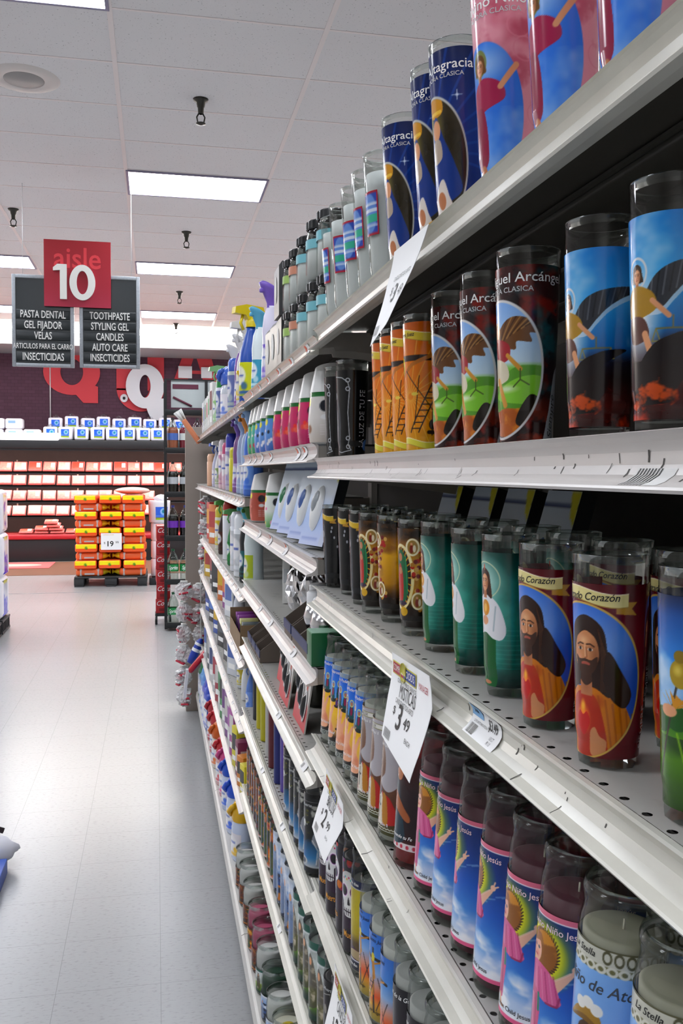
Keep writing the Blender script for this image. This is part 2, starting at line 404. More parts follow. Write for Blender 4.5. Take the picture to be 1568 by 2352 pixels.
def shelf(parent, y0, y1, z, tilt, ml, depth=.40):
    ym = (y0+y1)/2; h = (y1-y0)/2-.002
    s = bpy.data.objects.new('shelf', None)
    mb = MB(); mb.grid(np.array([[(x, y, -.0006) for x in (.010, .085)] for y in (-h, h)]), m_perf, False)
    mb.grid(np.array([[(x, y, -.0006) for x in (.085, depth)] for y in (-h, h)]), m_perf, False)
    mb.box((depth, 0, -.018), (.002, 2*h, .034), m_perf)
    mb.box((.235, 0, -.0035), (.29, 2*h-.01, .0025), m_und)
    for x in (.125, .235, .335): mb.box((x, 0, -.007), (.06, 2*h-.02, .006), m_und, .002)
    o = mb.build('shelf', parent, (X0, ym, z)); o.rotation_euler = (0, tilt, 0)
    bpy.data.objects.remove(s)
    MB().prism(LIP, -h, h, ml, 'xz', False).build('price_channel', o)
    for sg in (-1, 1):
        MB().prism([(.012, -.004), (depth+.005, -.004), (depth+.005, -.075), (depth-.06, -.07), (.06, -.034), (.036, -.034), (.034, -.028), (.012, -.030)], sg*(h-.001), sg*(h-.004), m_brk, 'xz').build('bracket', o)
    return o
def lip_at(h):   # x of the channel surface at height h below the shelf edge
    return float(np.interp(h, [-.0285, -.0262, -.0225, -.017, -.010, -.0045], [-.0070, .0005, .0062, .0095, .0095, .0075]))
def scuffs(o, y0, y1, n, seed):
    q = random.Random(seed); mb = MB()
    for k in range(n):
        y = q.uniform(y0, y1); h = q.uniform(-.027, -.006); L = q.uniform(.001, .007); w_ = q.uniform(.0003, .0009); sl = q.uniform(-.5, .5)
        P = [[(lip_at(h-L*t_)-.0003, y+sl*L*t_+s_*w_, h-L*t_) for s_ in (-1, 1)] for t_ in (0, .5, 1)]
        P = [[(a, b, max(c, -.0282)) for a, b, c in r] for r in P]; mb.grid(np.array(P), mat('dark_scuff', '3a3733', .6), False)
    mb.build('scuff_marks', o)
def bay(label, y0, y1, shelves, ztop=1.83):
    t = thing('gondola_bay', label, 'shelving', (0, 0, 0), 0, 'gondola shelving bays')
    MB().box((.675, (y0+y1)/2, .92), (.012, y1-y0-.004, 1.83), m_back).build('back_panel', t)
    for y in (y0+.012, y1-.012): MB().box((.660, y, .92), (.018, .024, 1.83), m_brk).build('upright', t)
    mb = MB(); mb.box((.46, (y0+y1)/2, .1375), (.40, y1-y0-.004, .012), m_deck); d = mb.build('base_deck', t)
    MB().prism([(.2525, .139), (.262, .1425), (.262, .108), (.250, .104), (.2475, .108)], y0+.002, y1-.002, m_deck, 'xz').build('deck_price_channel', d)
    MB().box((.29, (y0+y1)/2, .056), (.012, y1-y0-.004, .112), mat('kick_plate', '3c3a38', .6)).build('kick_plate', t)
    sh = [shelf(t, y0, y1, z, tl, ml) for z, tl, ml in shelves]
    if y0 < 1:
        scuffs(sh[1], -.6, .6, 60, 3); scuffs(sh[2], -.6, .6, 26, 4); scuffs(sh[3], -.6, .6, 20, 5)
        mb = MB(); W_ = mat('torn_paper', 'e2e2e0', .7)
        hs = np.linspace(-.0190, -.0278, 6); mb.grid(np.array([[(lip_at(h)-.0004, y, h) for y in (-.395, -.435)] for h in hs]), W_, True)
        for k in range(8):
            y = -.398-.0032*k; mb.grid(np.array([[(lip_at(h)-.0007, y-.10*(h+.019)*1.2, h), (lip_at(h)-.0007, y-.0013-.10*(h+.019)*1.2, h)] for h in hs]), BLACKINK, True)
        mb.build('torn_barcode', sh[1])
    return t
T1, T4 = R(-2.2), R(3.2)
YA, YB, YC, YD, YE = (.215, 1.505), (1.505, 2.785), (2.785, 4.10), (4.10, 5.40), (5.40, 6.0)
SA = dict(s1=1.803, s2=1.592, s3=1.381, s4=1.132, s5=.885, s6=.63)
SB = dict(s1=1.795, s2=1.618, s3=1.428, s4=1.243, s5=1.068, s6=.852, s7=.615)
SCc = dict(s1=1.785, s2=1.495, s3=1.205, s4=1.00, s5=.80, s6=.55)
bay('nearest bay of cream shelves holding rows of prayer candles', *YA, [(SA['s1'], T1, m_lip), (SA['s2'], 0, m_lipg), (SA['s3'], 0, m_lip), (SA['s4'], T4, m_lip), (SA['s5'], 0, m_lip), (SA['s6'], 0, m_lip)])
bay('second bay of shelves, with pink air freshener cans and taper candles', *YB, [(SB[k], 0, m_lipg if k in ('s2', 's3', 's4') else m_lip) for k in SB])
for y, lb in ((YC, 'third bay of shelves, with blue spray bottles and detergent jugs'), (YD, 'fourth bay of shelves, narrow in view before the tan end panel'), (YE, 'last short bay of shelves beside the tan end panel')):
    bay(lb, *y, [(SCc[k], 0, m_lipg) for k in SCc if y != YE or k in ('s1', 's2')])
t = thing('end_panel', 'tan grey end panel standing at the far end of the shelving', 'panel', (0, 6.07, 0))
MB().box((.66, 0, .93), (.95, .05, 1.86), mat('tan_laminate', '8e8279', .6, noise=.1, nscale=3), .004).build('board', t)
MB().box((.66, .07, .05), (.90, .09, .10), mat('kick_plate')).build('plinth', t)

# ------------------------------------------------------------------ price labels and hanging sale signs
m_paper = mat('white_paper', 'f3f3f3', .75)
def mk_lab(col=None, txt=False):
    ws = 1.75 if txt else 1.
    def f(t):
        P = np.zeros((7, 2, 3))
        for i in range(7):
            a = i/6; z = -.003-.024*a; x = [.0042, .0078, .0088, .0086, .0066, .0033, -.0014][i]
            for j, y in enumerate((.019*ws, -.019*ws)): P[i, j] = (x, y, z)
        mb = MB(); mb.grid(P, m_paper, True)
        fn = lambda a, b: (np.interp(b, [-.027, -.023, -.019, -.015, -.011, -.007, -.003], [-.0014, .0033, .0066, .0086, .0088, .0078, .0042])-.0005, -a, b)
        if txt:
            mb.text('$3.49', BLACKINK, fn, .0120, .016, -.0125, .75, 0, .012); mb.text('L.D FE SANTO NINO ATOCHA', BLACKINK, fn, .0028, -.010, -.0165, .8)
            mb.text('1.0 CT', BLACKINK, fn, .0034, .020, -.0205, .9).text('PK 1.0', BLACKINK, fn, .003, .020, -.0238, .9)
            mb.text('You Pay', BLACKINK, fn, .0034, .016, -.0046, .9); mb.text('SWA', BLACKINK, lambda a, b: tuple(np.array(fn(a, b))-(.0004, 0, 0)), .0055, -.019, -.0075, .9)
        bars = [((-.028 if txt else -.013)+.0015*k, rnd.choice([.0004, .0008])) for k in range(11 if txt else 7)]
        for x, wd in bars:
            q = np.array([[fn(x, -.0187), fn(x+wd, -.0187)], [fn(x, -.0255), fn(x+wd, -.0255)]]); mb.grid(q, BLACKINK, False)
        mb.build('paper', t)
        if col:
            mc = mat('tag_'+col, col, .6); zz = np.linspace(-.0032, -.0125, 5); x0, x1 = (-.018*ws, -.003*ws)
            Q = np.array([[np.array(fn(x, z))-(.0001, 0, 0) for x in (x0, x1)] for z in zz]); MB().grid(Q, mc, True).build('colour_flag', t)
    return f
def lab(key, y, z, label, col=None, txt=False, tilt=0., group='price labels in the shelf channels'):
    place('lab_'+key, mk_lab(col, txt), 'price_label', label, 'price label', (X0, y, z), 0, group, tilt)
lab('big', .697, SA['s3'], 'white and blue price label reading 3.49 in the nearest shelf channel', '7fb0dd', True)
for i, (y, z, key, col, s) in enumerate([(1.62, SB['s2'], 'red', 'dd6b4e', 'second shelf channel under the pink cans, nearest end'), (1.70, SB['s2'], 'red', 'dd6b4e', 'channel under the pink cans, second nearest'),
        (2.12, SB['s2'], 'red', 'dd6b4e', 'second shelf channel under the blue cans'), (2.30, SB['s2'], 'wh', None, 'channel under the blue and green cans'), (2.46, SB['s2'], 'red', 'dd6b4e', 'channel under the green cans'), (2.6, SB['s2'], 'red', 'dd6b4e', 'far end of the channel under the green cans'),
        (1.86, SB['s3'], 'or', 'e8642c', 'slanting channel below the oval packs, near one'), (2.12, SB['s3'], 'or', 'e8642c', 'slanting channel below the oval packs, far one'), (2.35, SB['s3'], 'wh', None, 'channel below the red patterned can'),
        (1.60, SB['s5'], 'or', 'e8642c', 'channel beside the green box'), (1.74, SB['s4'], 'or', 'e8642c', 'almost empty shelf channel, nearest'), (1.95, SB['s5'], 'bl', '8fb8e6', 'channel above the red blister packs'), (2.1, SB['s4'], 'wh', None, 'almost empty shelf channel, middle'), (2.32, SB['s4'], 'or', 'e8642c', 'almost empty shelf channel, farther'),
        (2.25, SB['s6'], 'wh', None, 'channel in front of the taper candles, far one'), (1.88, SB['s6'], 'bl', '8fb8e6', 'channel in front of the taper candles, near one'), (1.92, SB['s7'], 'bl', '8fb8e6', 'lowest slanting channel, above the wide jars')]):
    nm = {'red': 'red and white', 'wh': 'plain white', 'or': 'orange and white', 'bl': 'blue and white'}[key]
    lab(key, y, z, nm+' price label in the '+s, col)
for bi, (y0, y1, nb) in enumerate(((YC[0], YC[1], 'third'), (YD[0], YD[1], 'fourth'))):
    for si, k in enumerate(('s1', 's2', 's3', 's4', 's5')):
        n = 9 if bi == 0 else 6
        for i in range(n):
            y = y0+.09+i*(y1-y0-.18)/(n-1)+rnd.uniform(-.02, .02)
            lab('wh' if rnd.random() < .6 else 'ye', y, SCc[k], 'small pale price label in the %s channel from the top of the %s shelving bay' % (['first', 'second', 'third', 'fourth', 'fifth'][si], nb), 'e6d76a')
for i in range(6): lab('red', 1.60+i*.19, SB['s1'], 'red and white price label in the top channel of the second bay, %s' % nth(i), 'dd6b4e')
for i in range(14): lab('wh', 1.6+i*.17, .139, 'white price label in the base deck channel beside the floor tiles, %s' % nth(i))

def sale_sign(label, C4, poly, rows, curl, logo=True):
    """C4: top left, top right, bottom right, bottom left corners in the world; poly in (a,b)"""
    TL, TR, BR, BL = [Vector(c) for c in C4]
    t = thing('sale_sign', label, 'price sign', TL)
    def fn(a, b, off=0.):
        b = -b
        p = (TL*(1-a)+TR*a)*(1-b)+(BL*(1-a)+BR*a)*b
        p = p+Vector((-curl*math.sin(min(max(b, 0), 1.1)*PI*.5)*b - off, 0, 0))
        return tuple(p-TL)
    # sheet: scanline grid between the outline's left and right edges
    P = np.array(poly); bs = np.linspace(0, max(p[1] for p in poly), 26); rowsP = []
    for b in bs:
        xs = []
        for i in range(len(P)):
            p, q = P[i], P[(i+1) % len(P)]
            if p[1] != q[1] and min(p[1], q[1])-1e-9 <= b <= max(p[1], q[1])+1e-9: xs.append(p[0]+(q[0]-p[0])*(b-p[1])/(q[1]-p[1]))
            elif p[1] == q[1] == b: xs += [p[0], q[0]]
        l, r = min(xs), max(xs)
        rowsP.append([fn(l+(r-l)*k/10, -b) for k in range(11)])
    G = np.array(rowsP); o = MB().grid(G, m_paper, True).grid(G+np.array((.0004, 0, 0)), m_paper, True).build('paper_sheet', t)
    mb = MB(); f2 = lambda a, b: fn(a, b, .0007); f3 = lambda a, b: fn(a, b, .0010)
    for s, x, y, sz, sx, m in rows: mb.text(s, m, f2, sz, x, -y, sx, 0, .012 if sz > .25 else 0)
    mb.build('printing', t); mb = MB()
    for k in range(10):
        q = np.array([[f2(.1+.018*k, -.80), f2(.108+.018*k, -.80)], [f2(.1+.018*k, -.90), f2(.108+.018*k, -.90)]]); mb.grid(q, BLACKINK, False)
    mb.build('barcode', t)
    if logo:
        mb = MB()
        for (a0, a1, m) in ((.06, .36, mat('logo_red', 'a8222c', .5)), (.36, .68, mat('logo_blue', '27408f', .5))):
            for g, mm, ff in ((.014, mat('logo_yellow', 'c9c04a', .5), f2), (0, m, f3)):
                q = np.array([[ff(a0+(a1-a0)*k/6-(g if k == 0 else 0)+(g if k == 6 else 0), y) for k in range(7)] for y in (-.085+g, -.205-g)]); mb.grid(q, mm, False)
        mb.text('COMPARE', WHITEINK, lambda a, b: fn(a, b, .0013), .10, .21, -.145, .6); mb.text('FOODS', WHITEINK, lambda a, b: fn(a, b, .0013), .11, .52, -.145, .75)
        mb.lathe([(0, .0), (.010, .0), (.010, -.001)], mat('logo_yellow'), 16, fn(.36, -.145, .0014), 1, 1, Matrix.Rotation(R(90), 4, 'Y')); mb.build('logo', t)
    return t
RED = mat('red_print', 'b43a44', .5)
sale_sign('white MISTICAS sale sign reading 3.49, hanging before the row of red and blue candles',
    [(.243, .932, 1.381), (.243, .798, 1.385), (.243, .768, 1.298), (.243, .898, 1.298)],
    [(0, 0), (1, 0), (1.08, .3), (.99, .76), (.90, 1.05), (.05, .93), (-.02, .5)],
    [('QUALITY PRICE SERVICE', .45, .262, .062, .75, BLACKINK), ('MISTICAS', .50, .365, .20, .52, BLACKINK), ('CANDLES MISTICAS ASRTD', .46, .475, .075, .52, BLACKINK), ('$', .24, .58, .12, 1, BLACKINK), ('3', .40, .62, .36, .8, BLACKINK), ('49', .60, .62, .17, .9, BLACKINK), ('EACH', .70, .76, .07, .8, BLACKINK), ('MANAGER', .87, .17, .10, .5, RED)], .022)
sale_sign('white BRILUX sale sign reading 2.99, hanging above the sugar skull candles',
    [(.243, 1.309, 1.137), (.243, 1.187, 1.127), (.243, 1.172, 1.05), (.243, 1.298, 1.05)],
    [(0, 0), (1, 0), (1.10, .33), (.97, .70), (.88, 1.03), (.0, .97), (-.04, .5)],
    [('QUALITY PRICE SERVICE', .45, .262, .062, .75, BLACKINK), ('BRILUX', .48, .365, .21, .55, BLACKINK), ('$', .22, .58, .12, 1, BLACKINK), ('2', .38, .62, .36, .8, BLACKINK), ('99', .60, .62, .17, .9, BLACKINK), ('EACH', .68, .76, .06, .8, BLACKINK), ('MANAGER', .86, .17, .10, .5, RED)], .024)
sale_sign('lowest white sale sign, cut off at the bottom edge of the photo',
    [(.243, 1.239, .882), (.243, 1.120, .876), (.243, 1.09, .79), (.243, 1.20, .79)],
    [(0, 0), (1, 0), (1.0, .35), (.84, .72), (.45, 1.03), (-.12, .86), (-.06, .42)],
    [('QUALITY PRICE SERVICE', .45, .262, .062, .75, BLACKINK), ('CANDLES', .48, .365, .18, .55, BLACKINK), ('MANAGER', .86, .17, .10, .5, RED), ('$', .22, .58, .12, 1, BLACKINK), ('2', .38, .62, .36, .8, BLACKINK), ('99', .60, .62, .17, .9, BLACKINK)], .022)
sale_sign('curled white sale sign hanging from the top shelf under the white glass candles',
    [(.243, .935, 1.799), (.243, .812, 1.796), (.243, .850, 1.700), (.243, .940, 1.700)],
    [(0, 0), (1, 0), (.82, .30), (.66, .60), (.60, .83), (.10, 1.0), (-.10, .33)],
    [('CANDLES MISTICAS ASRTD', .46, .33, .06, .75, BLACKINK), ('$', .24, .46, .12, 1, BLACKINK), ('3', .38, .50, .26, 1, BLACKINK), ('49', .58, .50, .15, .9, BLACKINK)], .026, False)

# ------------------------------------------------------------------ label painting (colours are laid on the label's own mesh points)
def _fbm(h, w, s, seed, oct=4):
    r = np.random.RandomState(seed); o = np.zeros((h, w)); amp = 1.; tot = 0
    for k in range(oct):
        gh, gw = int(s*2**k)+2, int(s*2**k*max(.6, w/h))+2
        g = r.rand(gh, gw); y = np.linspace(0, gh-1.001, h); x = np.linspace(0, gw-1.001, w)
        yi, xi = y.astype(int), x.astype(int); fy, fx = (y-yi)[:, None], (x-xi)[None]; fy = fy*fy*(3-2*fy); fx = fx*fx*(3-2*fx)
        a = g[yi][:, xi]*(1-fx)+g[yi][:, xi+1]*fx; b = g[yi+1][:, xi]*(1-fx)+g[yi+1][:, xi+1]*fx
        o += amp*(a*(1-fy)+b*fy); tot += amp; amp *= .55
    return o/tot
class Cv:
    """canvas: x = -W/2..W/2 and y = 0 (bottom)..1 (top), both in label heights"""
    def __init__(s, nw, nh, W, bg):
        s.w, s.h, s.W = nw, nh, W; s.a = np.empty((nh, nw, 3)); s.a[:] = C_(bg)
        s.X, s.Y = np.meshgrid(np.linspace(-W/2, W/2, nw), np.linspace(0, 1, nh)); s.px = 1/nh
    def mix(s, m, col, al=1.):
        m = (np.clip(m, 0, 1)*al)[..., None]; c = col if isinstance(col, np.ndarray) and col.ndim == 3 else np.array(C_(col))
        s.a = s.a*(1-m)+c*m; return s
    def ins(s, pts):
        P = np.asarray(pts, float); inside = np.zeros(s.X.shape, bool); n = len(P)
        for i in range(n):
            (x0, y0), (x1, y1) = P[i], P[(i+1) % n]
            if y0 == y1: continue
            c = ((y0 > s.Y) != (y1 > s.Y)) & (s.X < (x1-x0)*(s.Y-y0)/(y1-y0)+x0); inside ^= c
        return inside
    def poly(s, pts, col, al=1., clip=None):
        m = s.ins(pts).astype(float)
        return s.mix(m if clip is None else m*clip, col, al)
    def blob(s, pts, col, al=1., clip=None): return s.poly(spl(pts), col, al, clip)
    def em(s, cx, cy, rx, ry, soft=0.):
        d = np.hypot((s.X-cx)/rx, (s.Y-cy)/ry); e = max(soft, 1.2*s.px/min(rx, ry)); return np.clip((1-d)/e+.5*(soft == 0), 0, 1)
    def ell(s, cx, cy, rx, ry, col, soft=0., al=1., clip=None):
        m = s.em(cx, cy, rx, ry, soft); return s.mix(m if clip is None else m*clip, col, al)
    def ring(s, cx, cy, rx, ry, wd, col, al=1.):
        d = np.abs(np.hypot((s.X-cx)/rx, (s.Y-cy)/ry)-1)*min(rx, ry); return s.mix(np.clip((wd-d)/s.px+.5, 0, 1), col, al)
    def line(s, pts, wd, col, al=1., clip=None):
        wd = max(wd, s.px*.75); best = np.full(s.X.shape, 9.)
        for (x0, y0), (x1, y1) in zip(pts, pts[1:]):
            L = (x1-x0)**2+(y1-y0)**2+1e-12; t = np.clip(((s.X-x0)*(x1-x0)+(s.Y-y0)*(y1-y0))/L, 0, 1)
            best = np.minimum(best, np.hypot(s.X-x0-t*(x1-x0), s.Y-y0-t*(y1-y0)))
        m = np.clip((wd/2-best)/s.px+.5, 0, 1); return s.mix(m if clip is None else m*clip, col, al)
    def grad(s, stops, clip=None):
        ys = [q[0] for q in stops]; cs = np.array([C_(q[1]) for q in stops])
        g = np.stack([np.interp(s.Y, ys, cs[:, k]) for k in range(3)], -1); return s.mix(np.ones(s.X.shape) if clip is None else clip, g)
    def noise(s, col, scale, lo, hi, seed, al=1., clip=None, oct=4):
        f = _fbm(s.h, s.w, scale, seed, oct); m = np.clip((f-lo)/(hi-lo), 0, 1); return s.mix(m if clip is None else m*clip, col, al)
    def band(s, y0, y1, col, al=1.): return s.mix(((s.Y >= y0) & (s.Y <= y1)).astype(float), col, al)
def spl(pts, k=8):
    P = np.asarray(pts, float); n = len(P); o = []
    for i in range(n):
        a, b, c, d = P[i-1], P[i], P[(i+1) % n], P[(i+2) % n]
        for t in np.arange(k)/k: o.append(.5*(2*b+(c-a)*t+(2*a-5*b+4*c-d)*t*t+(3*b-a-3*c+d)*t**3))
    return np.array(o)
SKIN, SKIN2 = 'd9a27c', 'b87c58'
def head(v, x, y, s, hair='3a2418', skin=SKIN, long=True, beard=False):
    hb = [(x-.62*s, y+.1*s), (x-.5*s, y+.8*s), (x, y+1.12*s), (x+.5*s, y+.8*s), (x+.66*s, y+.1*s), (x+.78*s, y-1.2*s if long else y-.5*s), (x+.3*s, y-1.0*s if long else y-.6*s), (x-.3*s, y-1.0*s if long else y-.6*s), (x-.7*s, y-1.2*s if long else y-.5*s)]
    v.blob(hb, hair); hm = v.ins(spl(hb))*1.
    if s > .08:
        for k in range(7): v.line([(x+(.40+.03*k)*s, y+(.75-.1*k)*s), (x+(.50+.03*k)*s, y-.2*s), (x+(.48+.05*k)*s, y-1.1*s)], .02*s, '6a4830', .5, hm)
    v.poly([(x-.2*s, y-1.25*s), (x+.24*s, y-1.25*s), (x+.2*s, y-.3*s), (x-.2*s, y-.3*s)], SKIN2); v.ell(x+.02*s, y-.95*s, .2*s, .3*s, '8a5838', .9, .5)
    v.ell(x, y, .43*s, .68*s, skin); fm = v.em(x, y, .43*s, .68*s)
    v.ell(x+.34*s, y-.1*s, .26*s, .7*s, '8c5a3c', .9, .75, fm); v.ell(x-.06*s, y+.36*s, .25*s, .2*s, 'f0c8a0', .9, .6, fm); v.ell(x-.2*s, y-.16*s, .12*s, .14*s, 'e0a080', .9, .6, fm)
    v.blob([(x-.46*s, y+.2*s), (x-.36*s, y+.72*s), (x, y+.95*s), (x+.36*s, y+.72*s), (x+.47*s, y+.2*s), (x+.33*s, y+.46*s), (x+.02*s, y+.66*s), (x-.31*s, y+.46*s)], hair)
    for e in (-.19, .17):
        v.ell(x+e*s, y+.13*s, .14*s, .10*s, '9a6848', .8, .7, fm)
        if s > .08: v.ell(x+e*s, y+.11*s, .085*s, .042*s, 'e8dcd0')
        v.ell(x+e*s, y+.11*s, .05*s, .048*s, '2a1a12'); v.line([(x+(e-.12)*s, y+(.21 if e < 0 else .255)*s), (x+e*s, y+.275*s), (x+(e+.12)*s, y+(.255 if e < 0 else .21)*s)], .045*s, '43281a')
    v.line([(x+.03*s, y+.16*s), (x+.06*s, y-.12*s), (x-.02*s, y-.17*s)], .05*s, '9c6444', .8); v.line([(x-.01*s, y+.2*s), (x+.0*s, y-.1*s)], .04*s, 'f0cca8', .6)
    if beard:
        v.blob([(x-.38*s, y-.12*s), (x-.22*s, y-.2*s), (x, y-.17*s), (x+.2*s, y-.2*s), (x+.40*s, y-.1*s), (x+.3*s, y-.70*s), (x+.02*s, y-.96*s), (x-.26*s, y-.70*s)], hair, .85); v.ell(x, y-.30*s, .15*s, .05*s, 'c89070', .4)
    v.line([(x-.12*s, y-.32*s), (x+.0*s, y-.30*s), (x+.13*s, y-.32*s)], .07*s, 'a8584a')
def stars(v, n, seed, col='e8f2ff', y0=0, y1=1):
    r = random.Random(seed)
    for k in range(n):
        x, y, q = r.uniform(-v.W/2, v.W/2), r.uniform(y0, y1), r.uniform(.012, .03)
        v.line([(x-q, y), (x+q, y)], .004, col, .8); v.line([(x, y-q), (x, y+q)], .004, col, .8); v.ell(x, y, q*.45, q*.45, col, .8)
def ribbon(v, x, y, w, h, c='e8dca0'):
    up = [(x-w/2+w*k/10, y+h/2+.02*math.sin(k*.55)) for k in range(11)]; dn = [(p[0], p[1]-h) for p in up]
    v.poly([(x+w*.36, y-.3*h), (x+w*.62, y-.3*h), (x+w*.55, y-.8*h), (x+w*.62, y-1.3*h), (x+w*.36, y-1.2*h)], 'b98f3c'); v.poly(up+dn[::-1], c); v.line(up, .005, 'fff8d8'); v.line(dn, .005, 'a88a40')

def a_heart(v):
    v.grad([(0, '5e0f1c'), (.5, '7a1626'), (1, '5c1020')]); v.noise('42080f', 5, .45, .75, 3, .5)
    c = v.em(-.06, .44, .345, .44); v.ell(-.06, .44, .358, .452, 'd0b060'); v.mix(c, '3f74cf'); v.ell(-.02, .62, .30, .28, 'a9c8f4', .9, .9, c); v.ell(.3, .3, .25, .4, '1f4ab0', .9, .7, c)
    v.blob([(-.24, -.02), (-.25, .25), (-.20, .36), (-.1, .40), (.10, .40), (.19, .33), (.27, .15), (.27, -.02)], 'c67a1c', 1, c)
    for k in range(7): v.line([(.05+.04*k, .36-.02*k), (.10+.035*k, .02)], .012, '9c5510', .6, c)
    v.blob([(-.1, -.02), (-.14, .3), (-.03, .38), (.06, .3), (.10, -.02)], 'a83216', 1, c); head(v, -.03, .60, .195, '2e1a12', 'c98f66', True, True)
    v.blob([(.10, .62), (.18, .5), (.24, .38), (.20, .30), (.13, .34), (.08, .45)], '2e1a12')
    v.line([(-.16, .34), (-.12, .02)], .02, 'c8541c', .6, c); v.ell(.05, .33, .05, .05, 'a8481c', .8, .6); v.ell(-.05, .22, .06, .10, 'f0842c', .6); v.blob([(-.05, .12), (-.10, .2), (-.08, .26), (-.05, .24), (-.02, .26), (.0, .2)], 'b81c14'); v.ell(-.05, .29, .025, .05, 'f0b03c', .7)
    v.blob([(.0, .02), (.0, .14), (.03, .18), (.06, .13), (.10, .1), (.08, .02)], 'c98f66', 1, c)
    ribbon(v, -.02, .925, .44, .075)
def a_heart_t(mb, fn): mb.text('Sagrado Corazón', BLACKINK, fn, .052, -.02, .925, .85, .25); mb.text('SIEMPRE', mat('silver_print', 'c9ccd0', .35), lambda a, b: fn(.40-b*.9+.8, .02+a*1.0+.1), .001, 0, 0)
def a_green(v):
    v.grad([(0, '06231f'), (.12, '0c5048'), (.5, '0f7566'), (.8, '0a5a50'), (1, '05322d')]); v.noise('2a9c88', 4, .5, .8, 5, .5); v.noise('0a4038', 7, .5, .8, 6, .5)
    for k in range(9): v.line([(-.45, .14+.035*k+.01*math.sin(k)), (.45, .15+.035*k)], .008, '3fb09c', .25)
    v.ell(-.0, .55, .27, .60, 'bfe8dc', .95, .8); v.ell(.0, .79, .2, .2, 'dcf2e8', .9, .8); v.ring(-.0, .79, .135, .135, .004, 'd8e2c0', .9)
    v.blob([(-.12, .0), (-.13, .25), (-.10, .42), (.08, .42), (.10, .22), (.09, .0)], '0d5c2c'); v.line([(.0, .02), (.01, .4)], .02, '084020', .6)
    v.blob([(-.16, .36), (-.17, .56), (-.10, .66), (-.03, .69), (.06, .67), (.13, .60), (.18, .44), (.15, .36), (.08, .36), (.0, .40), (-.08, .38)], 'eeeef0')
    v.line([(.10, .6), (.08, .42)], .012, 'b8c4c8'); v.line([(-.10, .6), (-.06, .42)], .012, 'b8c4c8'); v.ell(.0, .585, .045, .06, 'd2922c'); v.ell(.0, .585, .02, .03, 'f0c060')
    v.ell(-.01, .49, .04, .035, SKIN); head(v, -.005, .775, .095, '3c2216'); v.ell(-.005, .885, .008, .03, 'c04c30', .4)
    v.ell(.0, .03, .05, .015, SKIN2)
def a_guad(v):
    v.grad([(0, '120c08'), (.14, '2a1a0a'), (.3, 'b8860f'), (.62, 'd9a818'), (.82, '8a5c10'), (.93, '1c1208'), (1, '0e0a08')]); v.noise('7a4a0c', 6, .5, .8, 8, .7)
    v.ell(-.05, .47, .17, .36, 'e8d9a0'); v.noise('f4ecd0', 14, .4, .7, 9, .5, v.em(-.05, .47, .17, .36)); v.ell(-.05, .47, .135, .325, '2c1608')
    for k in range(26):
        a = 2*PI*k/26; v.line([(-.05+.095*math.cos(a), .47+.26*math.sin(a)), (-.05+.135*math.cos(a), .47+.33*math.sin(a))], .012, 'c9982c')
    v.blob([(-.05, .77), (-.11, .70), (-.14, .5), (-.13, .25), (-.05, .2), (.03, .25), (.05, .5), (.01, .70)], '12603a'); v.line([(.02, .7), (.04, .3)], .01, '2f9460')
    v.blob([(-.07, .62), (-.12, .5), (-.12, .24), (-.06, .2), (-.02, .26), (-.02, .5)], 'b02a22'); v.ell(-.06, .685, .032, .045, SKIN2); v.ell(-.06, .54, .03, .04, SKIN2); v.ell(-.05, .19, .08, .025, '3a2a40')
    r = random.Random(3)
    for k in range(34):
        y = r.uniform(.12, .85); x = .17+.05*math.sin(y*9)+r.uniform(-.04, .04); v.ell(x, y, .022, .024, r.choice(['8c1c14', 'a8281c', '6a120e', 'c8a05a', 'a87830']))
    for cx, cy in ((.10, .80), (.16, .22)):
        v.ell(cx, cy, .075, .095, 'f0e6c4'); v.ell(cx, cy, .055, .075, '9a7a3c'); v.ell(cx-.01, cy-.02, .02, .045, '7c2c1c'); v.ell(cx+.02, cy-.015, .016, .04, 'e8dcc0'); v.ell(cx-.01, cy+.035, .012, .014, SKIN)
    v.ell(-.02, .1, .06, .05, 'c8a020')
def a_black(v):
    v.grad([(0, '0a0a0c'), (.5, '17181c'), (1, '0c0c0e')])
    v.blob([(-.14, .05), (-.12, .4), (-.06, .72), (0, .80), (.03, .6), (.02, .05)], '3c4048'); v.blob([(-.1, .1), (-.08, .5), (-.03, .68), (.0, .4), (-.02, .1)], '15161a')
    v.ell(-.03, .66, .03, .05, '8d8f94'); v.line([(-.09, .1), (-.07, .5), (-.03, .62)], .012, '9a9ca2')
    for x, y in ((.12, .7), (.16, .62), (.2, .5), (.13, .75)): v.ell(x, y, .01, .02, 'b8bac0')
    ribbon(v, -.02, .89, .34, .065, 'd2b23c')
